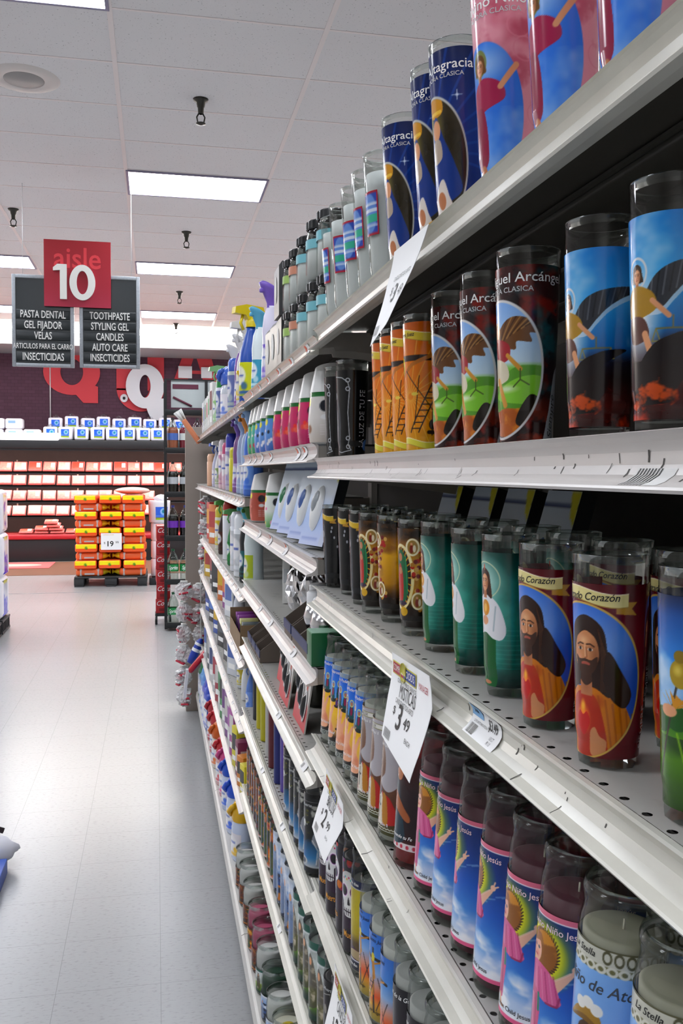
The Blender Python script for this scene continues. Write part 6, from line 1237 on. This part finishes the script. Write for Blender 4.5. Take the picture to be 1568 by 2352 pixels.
# ------------------------------------------------------------------ hanging aisle sign
t = thing('aisle_sign', 'hanging aisle 10 sign, red square over two dark listing boards', 'sign', (-.655, 8.15, 3.22))
m_zinc = mat('galvanised_frame', 'a4aab0', .45, .3, noise=.3, nscale=60); m_slate = mat('dark_slat', '1c2326', .35, noise=.15, nscale=20)
for (x0, x1, z0, z1, lines) in ((-1.178, -.655, 2.447, 3.215, ['PASTA DENTAL', 'GEL FIJADOR', 'VELAS', 'ARTICULOS PARA EL CARRO', 'INSECTICIDAS']), (-.655, -.132, 2.452, 3.235, ['TOOTHPASTE', 'STYLING GEL', 'CANDLES', 'AUTO CARE', 'INSECTICIDES'])):
    a, b = (x0, x1-.022) if x0 < -1 else (x0+.022, x1)
    cx = (a+b)/2+.655; w_ = b-a; cz = (z0+z1)/2-3.22; h = z1-z0
    p = MB().box((cx, 0, cz), (w_-.05, .02, h-.05), m_slate).build('listing_board', t)
    mb = MB()
    for sx in (-1, 1): mb.box((cx+sx*(w_/2-.015), 0, cz), (.03, .035, h), m_zinc, .003)
    for sz in (-1, 1): mb.box((cx, 0, cz+sz*(h/2-.015)), (w_-.06, .035, .03), m_zinc, .003)
    mb.build('frame', p)
    for k, s in enumerate(lines):
        zz = z0-3.22+.44-.0885*k
        sl = MB().box((cx, -.013, zz), (w_-.066, .012, .074), m_slate, .004); sl.text(s, mat('sign_white', 'e6e6e2', .5), lambda q, r: (q, -.0198, r), .088 if len(s) < 18 else .062, cx, zz-.003, .60, 0, .012); sl.build('name_slat', p)
mb = MB(); n = 20
Xg = np.linspace(-.272, .272, 12)[None]+.012; Zg = np.linspace(-.265, .29, n)[:, None]
def art_red(v): v.grad([(0, 'a8304c'), (.35, '9c1c34'), (1, '8c0f20')])
mb.grid(np.stack([Xg+0*Zg, -.040+0*Xg+0*Zg, Zg+0*Xg], -1), INKM, False, paint(art_red, 12, n, 1.0)); mb.box((.012, -.0295, .0125), (.544, .018, .555), mat('red_panel_edge', '861020', .5))
mb.text('aisle', mat('pale_red_print', 'd0323c', .5), lambda a, b: (a, -.0412, b), .245, .012, .135, .92, 0, .012)
mb.build('red_square', t)
# raised 10
def numeral(mb, m, y0, y1):
    mb.prism([(-.150, .085), (-.075, .085), (-.075, -.205), (-.130, -.205), (-.130, .035), (-.185, .030), (-.185, .055)], y0, y1, m, 'xz')
def oval(cx, cz, rx, rz, n=36): return [(cx+rx*math.cos(2*PI*k/n), cz+rz*math.sin(2*PI*k/n)) for k in range(n)]
def ring_mesh(mb, o, i, y0, y1, m):
    n = len(o); V = [(p[0], y, p[1]) for y in (y0, y1) for q in (o, i) for p in q]
    F = []
    for k in range(n):
        j = (k+1) % n; F += [(k, j, n+j, n+k), (2*n+k, 3*n+k, 3*n+j, 2*n+j), (k, 2*n+k, 2*n+j, j), (n+k, n+j, 3*n+j, 3*n+k)]
    mb.add(V, F, m)
m_num = mat('sign_cream', 'e8e8e2', .5)
mb = MB(); numeral(mb, m_num, -.062, -.041); ring_mesh(mb, oval(.052, -.062, .105, .148), oval(.052, -.062, .047, .098), -.062, -.041, m_num); mb.build('number_ten', t)
mb = MB()
for x in (-.435, .452): mb.tube([(x, 0, -.02 if x < 0 else .0), (x, .03, ZC-3.22)], .0025, mat('wire', 'c8c8c8', .5), 6)
mb.build('hanging_wires', t)

# ------------------------------------------------------------------ lettering on the purple wall
m_wr = mat('red_wall_paint', 'd8434c', .7); m_ww = mat('white_foam_letter', 'e6e8ec', .6)
def letter(name, label, loc, fn):
    t = thing(name, label, 'lettering', loc); mb = MB(); fn(mb); mb.build('letter', t); return t
def fq(m, y0, y1, rx, rz, ix, iz, tail):
    def f(mb): ring_mesh(mb, oval(0, 0, rx, rz), oval(0, 0, ix, iz), y0, y1, m); mb.prism(tail, y0-.006, y1, m, 'xz')
    return f
letter('painted_letter', 'big red painted letter behind and below the aisle sign, its tail showing', (-1.50, 17.485, 3.38), fq(m_wr, -.01, .01, .50, .42, .20, .24, [(.10, -.30), (.34, -.22), (.46, -.26), (.46, -.56), (.20, -.56), (.06, -.40)]))
def fu(mb):
    mb.box((.30, 0, .35), (.30, .02, 1.0), m_wr).box((-.28, 0, .2), (.26, .02, .7), m_wr); o = [(-.41+.0, -.1)]
    P = [(-.41, -.10)]+[(.02+.43*math.cos(a), -.12+.42*math.sin(a)) for a in np.linspace(PI, 2*PI, 20)]; Q = [(.02+.16*math.cos(a), -.12+.18*math.sin(a)) for a in np.linspace(2*PI, PI, 20)]
    V = [(p[0], -.01, p[1]) for p in P[1:]]+[(q[0], -.01, q[1]) for q in Q]; mb.add(V, [(i, i+1, 38-i, 39-i) for i in range(19)], m_wr)
letter('painted_letter', 'big red painted letter behind the white Q, only its curve and stem showing', (-.30, 17.485, 3.22), fu)
letter('painted_letter', 'big red painted letter A at the right, above the white squares', (.72, 17.485, 3.40), lambda mb: (mb.prism([(-.42, -.2), (-.18, .46), (.26, .46), (.44, -.2), (.17, -.2), (.11, .0), (-.10, .0), (-.16, -.2)], -.01, .01, m_wr, 'xz'), mb.prism([(-.10, .06), (.00, .38), (.10, .06)], -.012, -.009, mat('purple_gap', '5a3849', .8), 'xz')))
letter('raised_letter', 'large white raised letter Q on the purple wall', (-.195, 17.40, 3.14), fq(m_ww, -.03, .03, .345, .405, .10, .21, [(.0, -.32), (.14, -.32), (.24, -.22), (.345, -.22), (.345, -.62), (.12, -.62), (.05, -.48)]))
letter('raised_letter', 'left white square foot of a raised letter on the purple wall', (.535, 17.42, 3.42), lambda mb: mb.box((0, 0, 0), (.25, .05, .22), m_ww))
letter('raised_letter', 'right white square foot of a raised letter on the purple wall', (.93, 17.42, 3.42), lambda mb: mb.box((0, 0, 0), (.20, .05, .20), m_ww))
t = thing('wall_ring', 'small white ring with a dark centre left of the white Q', 'fixture', (-.575, 17.47, 2.92)); ring_mesh(b := MB(), oval(0, 0, .068, .075), oval(0, 0, .026, .03), -.02, .02, m_ww); b.build('ring', t); MB().lathe([(0, 0), (.027, 0)], mat('black_print'), 16, (0, .0, 0), 1, 1, Matrix.Rotation(R(90), 4, 'X')).build('centre', t)
t = thing('wall_conduit', 'thin white vertical conduit on the purple wall below the sign', 'pipe', (-1.88, 17.48, 2.6)); MB().tube([(0, 0, -.3), (0, 0, 1.2)], .012, mat('white_pipe', 'd8d4d4', .5), 8).build('pipe', t)

# ------------------------------------------------------------------ meat case
t = thing('meat_case', 'long black open meat case with pink lit shelves along the back wall', 'refrigerated case', (-1.0, 17.0, 0))
m_blk = mat('case_black', '1a1c20', .45); m_in = mat('case_interior', '3c3430', .5, .3, noise=.2, nscale=5); L0, L1 = -4.9, 4.0; cx = (L0+L1)/2; LW = L1-L0
MB().box((cx, .03, .20), (LW, .85, .40), m_blk, .02).build('base', t)
MB().box((cx, -.42, .43), (LW, .06, .085), mat('red_bumper', 'b8202c', .4), .02).build('bumper', t)
MB().box((cx, .40, 1.2), (LW, .05, 1.8), m_in).build('back_wall', t)
c = MB().box((cx, .0, 2.035), (LW, .88, .15), m_blk, .01).build('canopy', t)
MB().box((cx, -.40, 1.955), (LW, .01, .06), m_blk).build('canopy_valance', c)
MB().box((cx, -.34, 1.953), (LW-.2, .05, .012), emitter('case_lamp', 'ffd0c8', CASE)).build('canopy_lamp', c)
w_ = MB().box((-2.92+.3, -.43, 2.165), (3.95, .06, .13), emitter('white_light_box', 'f4f2f6', 1.1), .02).build('canopy_light_box', c)
MB().box((cx, .0, .47), (LW, .8, .015), mat('red_deck_liner', '8c3030', .5)).build('deck', t)
for z, d in ((1.56, .42), (1.32, .50), (1.05, .56), (.79, .62)):
    s = MB().box((cx, .38-d/2, z-.008), (LW, d, .016), m_blk).build('shelf', t)
    MB().box((cx, .38-d+.03, z-.022), (LW-.2, .03, .010), emitter('case_lamp', 'ffd0c8', CASE)).build('shelf_lamp', s)
    MB().box((cx, .38-d+.004, z-.022), (LW, .008, .044), m_blk).build('front_rail', s)
    mb = MB()
    for k in range(9): mb.box((L0+.3+k*1.05, .372, z+.12), (.025, .012, .18), mat('chrome_standard', 'a8a094', .3, .8))
    mb.build('standards', s)
def mk_meat(red, tip=52):
    def f(t):
        rot = Matrix.Rotation(R(tip), 4, 'X')
        m1 = mat('meat_tray_pink', 'd86c68', .4); m2 = mat('meat_'+red, red, .35, noise=.5, nscale=25)
        MB().box(tuple(rot @ Vector((0, 0, .0))), (.228, .205, .03), m1, .010, rot).build('tray', t)
        MB().box(tuple(rot @ Vector((0, 0, .012))), (.195, .17, .02), m2, .008, rot).build('meat', t)
        MB().box(tuple(rot @ Vector((.055, .01, .0225))), (.065, .10, .002), mat('white_paper'), 0, rot).build('price_sticker', t)
    return f
MC = ['f0c8b8', 'e8b0a0', 'c8604c', 'f0d4c8']
shw = {0: 'top shelf', 1: 'second shelf', 2: 'third shelf', 3: 'fourth shelf'}
for si, (z, yf, cols) in enumerate(((1.56, 16.98, (2, 1, 3)), (1.32, 16.90, (0, 3, 0)), (1.05, 16.84, (1, 0, 1)), (.79, 16.78, (0, 1, 0)))):
    n = 17 if si < 2 else 15
    for i in range(n):
        x = -3.55+i*.243+rnd.uniform(-.012, .012)
        place('meat'+MC[cols[i % 3]], mk_meat(MC[cols[i % 3]]), 'meat_tray', 'wrapped meat tray on the %s of the meat case, %s from the left' % (shw[si], ['first', 'second', 'third', 'fourth', 'fifth', 'sixth', 'seventh', 'eighth', 'ninth', 'tenth', 'eleventh', 'twelfth', 'thirteenth', 'fourteenth', 'fifteenth', 'sixteenth', 'seventeenth'][i]), 'meat package', (x, yf, z+.088+rnd.uniform(0, .012)), R(rnd.uniform(-4, 4)), 'wrapped meat trays')
for i, (x, z) in enumerate(((-3.0, .0), (-2.74, 0), (-2.22, .0), (-1.96, 0), (-1.70, 0), (-1.72, .035), (-1.96, .035), (-1.76, .07), (-1.80, .105), (-1.44, 0), (-1.18, 0))):
    place('meatflat', mk_meat(MC[2], 14), 'meat_tray', 'red meat tray on the case bottom deck, %s' % ['leftmost', 'second from the left', 'bottom of the pile', 'beside the pile', 'right of the pile', 'upper left of the pile', 'upper right of the pile', 'near the top of the pile', 'topmost of the pile', 'second right of the pile', 'rightmost beside the orange bags'][i], 'meat package', (x, 16.74, .522+z*1.55), 0, 'wrapped meat trays')
# white packs on top of the case
def art_pack(v): v.a[:] = C_('3a6cd0'); v.band(0, .16, '9cc040'); v.band(.16, .2, '6c4c20'); v.ring(.12, .64, .2, .2, .055, 'a8d0ec'); v.ell(.12, .64, .12, .12, '2c8c98'); v.band(.3, .36, 'a8c8f0', .8)
def mk_pack(t):
    m = mat('white_wrap', 'ecebf2', .3, bump=.25, nscale=18)
    MB().box((0, 0, .115), (.235, .24, .23), m, .03, None, 3).build('wrapped_pack', t)
    X = np.linspace(-.065, .075, 14)[None]; Z = np.linspace(.045, .19, 14)[:, None]
    MB().grid(np.stack([X+0*Z, -.1212+0*X+0*Z, Z+0*X], -1), INK, True, paint(art_pack, 14, 14, 1.0)).build('blue_label', t)
    MB().grid(crumple((.0, 0, .235), (.06, .03, .045), FILM, 5, 6, 10, .5), FILM, False).build('tied_top', t)
for i in range(10): place('pack', mk_pack, 'paper_towel_pack', 'blue labelled white towel pack, front row on the meat case, %s from left' % ['first', 'second', 'third', 'fourth', 'fifth', 'sixth', 'seventh', 'eighth', 'ninth', 'tenth'][i], 'paper towels', (-1.80+i*.262, 16.77, 2.112), R(rnd.uniform(-9, 9)), 'white packs on the meat case')
for i in range(9): place('pack', mk_pack, 'paper_towel_pack', 'blue labelled white towel pack, back row on the meat case, %s from left' % ['first', 'second', 'third', 'fourth', 'fifth', 'sixth', 'seventh', 'eighth', 'ninth'][i], 'paper towels', (-1.74+i*.272, 17.02, 2.285+.03*(i % 2)), R(rnd.uniform(-12, 12)), 'white packs on the meat case')
MB().box((-.7, 17.02, 2.1965), (2.7, .25, .17), mat('brown_cardboard', '8c7254', .8)).build('riser_board').name = 'riser_box'
tag(bpy.data.objects['riser_box'], 'long low carton holding up the back row of white packs', 'box')
def mk_roll(t):
    MB().box((0, 0, .09), (.29, .22, .18), mat('white_wrap'), .035, None, 3).build('wrapped_pack', t)
    mb = MB().box((-.03, -.1115, .12), (.12, .002, .045), mat('pale_blue_print', '86aee0', .5)); mb.build('blue_print', t)
for i, (x, y, z, s) in enumerate([(-3.05, 16.74, 0, 'lower row at the left edge'), (-2.72, 16.74, 0, 'lower row, second from the left'), (-2.40, 16.74, 0, 'lower row, third from the left'), (-2.10, 16.74, 0, 'lower row beside the labelled packs'), (-3.02, 16.78, .185, 'upper row at the left edge'), (-2.70, 16.78, .185, 'upper row, second from the left'), (-2.40, 16.80, .185, 'upper row, rightmost')]):
    place('rollp', mk_roll, 'tissue_pack', 'plain white tissue pack on the meat case, '+s, 'tissue', (x, y, 2.112+z), R(rnd.uniform(-5, 5)), 'tissue packs on the meat case')
t = thing('floor_mat', 'red floor mat in front of the meat case', 'mat', (-2.55, 15.9, .0045)); mb = MB(); mb.box((0, 0, .004), (1.7, 1.0, .008), mat('red_mat', 'd06060', .8), .003); mb.build('mat', t); MB().lathe([(0, .0085), (.4, .0085)], mat('mat_print', 'c8a8a0', .8), 24, (.2, 0, 0), 1.2, .5).build('print', t)

# ------------------------------------------------------------------ pallet of orange bags
t = thing('pallet', 'black plastic pallet under the stack of orange bags', 'pallet', (-.613, 13.35, 0)); m_pal = mat('black_pallet', '2a2c2e', .55, noise=.2, nscale=20)
mb = MB(); mb.box((0, 0, .128), (.96, 1.0, .022), m_pal, .004); mb.build('top_deck', t)
for k, x in enumerate((-.42, 0, .42)):
    for y in (-.42, 0, .42): MB().box((x, y, .068), (.13 if k != 1 else .16, .14, .098), m_pal, .006).build('foot_block', t)
mb = MB()
for x in (-.42, 0, .42): mb.box((x, 0, .01), (.12, 1.0, .018), m_pal)
mb.build('runner', t)
m_or = mat('orange_bag', 'f26a30', .4, bump=.2, nscale=14); m_yel = mat('yellow_bag', 'e8d41c', .35)
def art_end(v): v.grad([(0, 'e0541c'), (.42, 'e0541c'), (.43, 'e8dc20'), (1, 'ecdc1c')]); v.ell(.0, .52, .16, .22, '5c8c20', .2); v.ell(.1, .42, .1, .12, '3c7018', .2); v.band(.14, .2, 'e8b080', .5)
def mk_end(t):
    MB().box((0, 0, 0), (.292, .50, .113), m_or, .024, None, 3).build('bag', t)
    X = np.linspace(-.134, .134, 26)[None]; Z = np.linspace(-.051, .051, 16)[:, None]
    MB().grid(np.stack([X+0*Z, -.2530+.004*(np.abs(X)/.134)**8+.004*(np.abs(Z)/.051)**6, Z+0*X], -1), INK, True, paint(art_end, 26, 16, 2.5)).build('printed_end', t)
def mk_side(t):
    MB().box((0, 0, 0), (.36, .26, .10), m_or, .034, None, 3).build('bag', t)
    MB().lathe([(.050, 0), (.046, .03), (.03, .06), (.016, .085), (.03, .105), (.034, .11)], m_yel, 18, (.165, 0, 0), 1, 2., Matrix.Rotation(R(90), 4, 'Y')).build('twisted_end', t)
    mb = MB()
    for x in (-.115, .115): mb.box((x, 0, 0), (.045, .264, .1035), mat('grey_band', 'c4c2c4', .4), .034, None, 3)
    mb.box((.0, -.1315, -.018), (.13, .002, .022), mat('grey_band')); mb.build('printed_bands', t)
z = .139; up = 0
ords10 = ['bottom', 'second', 'third', 'fourth', 'fifth', 'sixth', 'seventh', 'eighth', 'ninth', 'top']
for L in range(10):
    if L % 2 == 0:
        zc = z+.052; z += .106
        for i, (x, fl) in enumerate(((-.285, 0), (.285, 1))): place('bside', mk_side, 'orange_bag', 'orange bag with grey bands lying sideways, %s layer of the pallet stack, %s' % (ords10[L], ['left', 'right'][i]), 'bag', (-.613+x+rnd.uniform(-.01, .01), 13.03, zc), 0 if i == 0 else PI, 'orange bags on the pallet')
    else:
        zc = z+.057; z += .116
        for i, x in enumerate((-.325, -.01, .315)):
            place('bend', mk_end, 'orange_bag', 'orange and yellow bag end with a green leaf, %s layer of the pallet stack, %s' % (ords10[L], ['left', 'middle', 'right'][i]), 'bag', (-.613+x+rnd.uniform(-.012, .012), 13.10, zc+rnd.uniform(-.001, .006)), R(rnd.uniform(-3, 3)), 'orange bags on the pallet')
MB().box((0, 0, .0), (.9, .46, 1.06), mat('inner_bags', 'c8501c', .5), .04).build('bag_block', None, (-.613, 13.60, .67)).name = 'bag_block'
tag(bpy.data.objects['bag_block'], 'orange bags wrapped together at the back of the pallet stack', 'bag')
t = thing('clear_bag_top', 'pale pink wrapped bag lying on top of the orange stack at the right', 'bag', (-.32, 13.15, z+.045)); MB().grid(crumple((0, 0, 0.01), (.24, .2, .05), FILM, 8, 10, 20, .2), mat('pale_wrap', 'e8b0a4', .3), True).build('bag', t)
t = thing('price_card', 'white price card reading 19.99 on the front of the orange bag stack', 'price sign', (-.60, 12.82, .62)); mb = MB(); mb.box((0, 0, 0), (.275, .003, .225), m_paper); mb.build('card', t)
mb = MB(); fn = lambda a, b: (a, -.0021, b); mb.text('19', BLACKINK, fn, .10, -.02, -.035, 1, 0, .02).text('99', BLACKINK, fn, .045, .075, -.015).text('$', BLACKINK, fn, .04, -.09, -.02).text('COMPARE FOODS', GOLDT, fn, .018, -.04, .09); mb.build('printing', t)
# column of white rolls beside the stack, tub on top
t = thing('roll_column', 'white wrapped roll column beside the orange bag stack', 'paper towels', (.02, 13.1, 0)); MB().box((0, 0, .05), (.24, .3, .10), mat('case_black'), .01).build('black_base', t)
for k in range(3): MB().lathe([(0, .11+.25*k), (.08, .11+.25*k), (.095, .125+.25*k), (.095, .345+.25*k), (.08, .358+.25*k), (0, .36+.25*k)], mat('white_wrap'), 24).build('wrapped_roll', t)
t = thing('labelled_tub', 'white tub with a blue and green label on the roll column', 'tub', (.04, 13.1, .862)); P = [(.125, 0), (.14, .01), (.15, .27), (.152, .30)]; MB().lathe([(0, 0)]+P+[(.145, .305), (.14, .295), (0, .295)], mat('white_wrap'), 32).build('tub', t)
mb = MB(); a = np.linspace(R(-110), R(-40), 20)[None]; zz = np.linspace(.04, .22, 14)[:, None]; r = np.interp(zz, [p[1] for p in P], [p[0] for p in P])+.001
mb.grid(np.stack([r*np.cos(a), r*np.sin(a), zz+0*a], -1), INK, True, paint(art_pack, 20, 14, 1.0)); mb.build('blue_label', t); MB().grid(crumple((.02, 0, .34), (.09, .05, .05), FILM, 7, 6, 10, .4), mat('white_wrap'), False).build('tied_top', t)

# ------------------------------------------------------------------ black rack of soda bottles
RX, RY = .285, 9.30
t = thing('soda_rack', 'tall black rack of soda bottles with a pale header board', 'rack', (RX, RY, 0)); m_rk = mat('rack_black', '141618', .4)
for x in (-.195, .20):
    for y in (-.14, .16): MB().box((x, y, 1.24), (.028, .028, 2.44), m_rk).build('post', t)
for z in (.045, .475, .905, 1.335, 1.765, 2.135):
    s = MB().box((0, .0, z-.008), (.42, .32, .012), m_rk).build('shelf', t); MB().box((0, -.158, z+.016), (.40, .012, .05), m_rk, .003).build('front_rail', s)
h = MB().box((.07, -.10, 2.335), (.42, .012, .27), mat('header_grey', 'b4bcbc', .5, noise=.1, nscale=4)).build('header_board', t)
mb = MB(); mb.box((.0, -.108, 2.405), (.25, .004, .045), mat('plum_brush', '5c2438', .7), .0); mb.tube([(-.12, -.108, 2.30), (.06, -.108, 2.215)], .012, mat('plum_brush'), 6); mb.build('brush_stroke', h)
MB().box((.04, -.11, 2.472), (.50, .02, .012), m_rk).build('top_rail', t)
def mk_soda(liq, cap, labc, txt, lc='e8ece8'):
    def f(t):
        P = [(.046, 0), (.053, .012), (.055, .03), (.053, .07), (.055, .10), (.055, .20), (.050, .235), (.034, .275), (.016, .305), (.014, .318)]
        MB().lathe([(0, 0)]+P, PET, 24).build('bottle', t)
        if liq: MB().lathe([(0, .004)]+[(r-.0022, z+.003) for r, z in P[:-3]]+[(0, .238)], mat('soda_'+liq, liq, .15), 22).build('soda', t)
        MB().lathe([(.016, .312), (.017, .330), (.014, .334), (0, .334)], pm(cap), 16).build('cap', t)
        mb = MB().lathe([(.0558, .115), (.0558, .182)], mat('soda_label_'+labc, labc, .35), 26)
        if txt: mb.text(txt, mat('soda_print_'+lc, lc, .4), lambda a, b: (.0563*math.sin(a/.056), -.0563*math.cos(a/.056), .149+b), .052, .0, 0, .8, .3, .015)
        mb.build('label', t)
    return f
for ri, (z, a, lb) in enumerate([(1.765, ('e07858', '5a5a5c', '4868b0', None), 'orange pink soda bottle on the top shelf'), (1.335, ('1c0f0a', '18181a', 'b0b4b8', None, 'a03038'), 'dark cola bottle with a silver label'), (.905, ('1c1014', '28348c', '6c2ca8', None, 'd8c8f0'), 'dark soda bottle with a purple label and blue cap'), (.475, (None, '0c5c38', '1c8c48', 'Sprite', 'f0f4f0'), 'clear soda bottle with a green label on the upper green row'), (.045, (None, '0c5c38', '1c8c48', 'Sprite', 'f0f4f0'), 'clear soda bottle with a green label on the bottom shelf')]):
    for i, x in enumerate((-.125, -.005, .115)):
        aa = a if not (ri == 0 and i) else ('b03048', '5a5a5c', 'c8ccc8', None)
        l2 = lb if not (ri == 0 and i) else 'red soda bottle on the top shelf'
        place('soda'+str(aa), mk_soda(*aa), 'soda_bottle', l2+', %s in the rack' % ['left', 'middle', 'right'][i], 'bottle', (RX+x, RY-.09, z+.0005), R(12*i), 'soda bottles in the black rack')
t = thing('hand_truck', 'black wheeled base under the red soda cartons', 'trolley', (.065, 9.74, 0)); MB().box((0, 0, .105), (.15, .42, .03), m_rk, .004).build('platform', t)
for y in (-.17, .17):
    for x in (-.07, .07): MB().lathe([(.0, -.012), (.042, -.012), (.045, -.006), (.045, .006), (.042, .012), (0, .012)], m_rk, 20, (x, y, .0455), 1, 1, Matrix.Rotation(R(90), 4, 'Y')).build('wheel', t)
def mk_coke(t):
    MB().box((0, 0, .0735), (.14, .40, .147), mat('soda_red', 'b0141e', .35), .003).build('carton', t)
    mb = MB(); fn = lambda a, b: (a, -.2008, b); mb.text('Coca', WHITEINK, fn, .07, .0, .10, .9, .35); mb.build('printing', t); MB().box((-.01, -.2008, .035), (.05, .0012, .03), mat('dark_red_print', '780c14', .5)).build('dark_print', t)
for i in range(6): place('coke', mk_coke, 'soda_carton', 'red soda carton in the stack left of the black rack, %s from the bottom' % ['first', 'second', 'third', 'fourth', 'fifth', 'sixth'][i], 'carton', (.065+.003*(i % 2), 9.74, .1215+.1495*i), R(1.5*(i % 3-1)), 'stack of red soda cartons')

# ------------------------------------------------------------------ stacked towel packs at the left edge
def mk_crate(t):
    m = mat('case_black'); mb = MB()
    for z in (.02, .13): mb.box((0, 0, z), (.6, .46, .022), m)
    for k in range(7): mb.box((.29, -.21+.07*k, .075), (.014, .02, .11), m).box((-.29, -.21+.07*k, .075), (.014, .02, .11), m)
    for k in range(7): mb.box((-.27+.09*k, -.22, .075), (.02, .014, .11), m).box((-.27+.09*k, .22, .075), (.02, .014, .11), m)
    mb.build('crate', t)
def art_tow(v): v.grad([(0, '3448c0'), (.45, '3c50c8'), (.5, 'd8d8e4'), (1, 'e0e0e8')]); v.noise('e4e4f0', 4, .62, .74, 151, .9); v.band(.9, 1, 'e0d040', .8); v.noise('4858b0', 6, .55, .7, 152, .8)
def art_tow2(v): v.grad([(0, 'dcdce2'), (1, 'e4e4e8')]); v.noise('4850b0', 5, .48, .6, 153, .9); v.band(.88, .95, 'd8d060', .6); v.noise('d0c8d0', 3, .5, .7, 154, .6)
def mk_tow(art, h):
    def f(t):
        MB().box((0, 0, h/2), (.58, .44, h), mat('white_wrap'), .05, None, 3).build('wrapped_pack', t)
        Y = np.linspace(-.19, .19, 24)[None]; Z = np.linspace(.03, h-.03, 24)[:, None]
        mb = MB().grid(np.stack([.2912-.02*(np.abs(Y)/.2)**4+0*Z, Y+0*Z, Z+0*Y], -1), INK, True, paint(art, 24, 24, .9))
        X = np.linspace(-.26, .26, 24)[None]; mb.grid(np.stack([X+0*Z, -.2212+.02*(np.abs(X)/.27)**4+0*Z, Z+0*X], -1), INK, True, paint(art, 24, 24, .9)); mb.build('printed_film', t)
    return f
for i, y in enumerate((8.36, 8.88, 9.40)):
    w1 = ['nearest', 'middle', 'farthest'][i]
    place('crate', mk_crate, 'black_crate', 'black slatted crate under the towel packs at the left edge, %s' % w1, 'crate', (-1.74, y, 0.0), 0, 'black crates under the towel packs')
    for j, (art, h, z) in enumerate(((art_tow, .40, .143), (art_tow, .42, .545), (art_tow2, .42, .967))):
        if j == 2 and i == 2: pass
        place('tow%d%d' % (j > 1, int(h*100)), mk_tow(art, h), 'towel_pack', '%s towel pack at the left edge, %s column, %s layer' % (['blue and white', 'blue and white', 'white and blue'][j], w1, ['bottom', 'middle', 'upper'][j]), 'paper towels', (-1.735+.006*(j % 2), y, z), R(1.0*(j-1)), 'towel packs at the left edge')
    if i < 2: place('tow142', mk_tow(art_tow2, .42), 'towel_pack', 'white and blue towel pack at the left edge, %s column, top layer' % w1, 'paper towels', (-1.76, y, 1.389), 0, 'towel packs at the left edge')
# blue box with a white bag on the floor at the left edge
t = thing('blue_carton', 'blue carton on the floor at the left edge of the photo', 'box', (-.72, 3.46, 0)); MB().box((0, 0, .03), (.29, .50, .06), mat('blue_board', '3058b8', .5), .003).build('carton', t); MB().box((0, -.2512, .03), (.22, .001, .03), mat('pale_blue_print')).build('printed_panel', t)
t = thing('white_cloth_bag', 'crumpled white bag lying beyond the blue carton at the left edge', 'bag', (-.70, 3.79, .055)); MB().grid(crumple((0, 0, .01), (.155, .07, .062), FILM, 11, 12, 22, .14), mat('white_cloth', 'd8d8e0', .8), True).build('bag', t)
MB().tube([(-.06, .05, .06), (.02, .07, .085), (.09, .06, .062)], .012, mat('dark_strap', '2c2024', .7), 8).build('dark_handle', t)
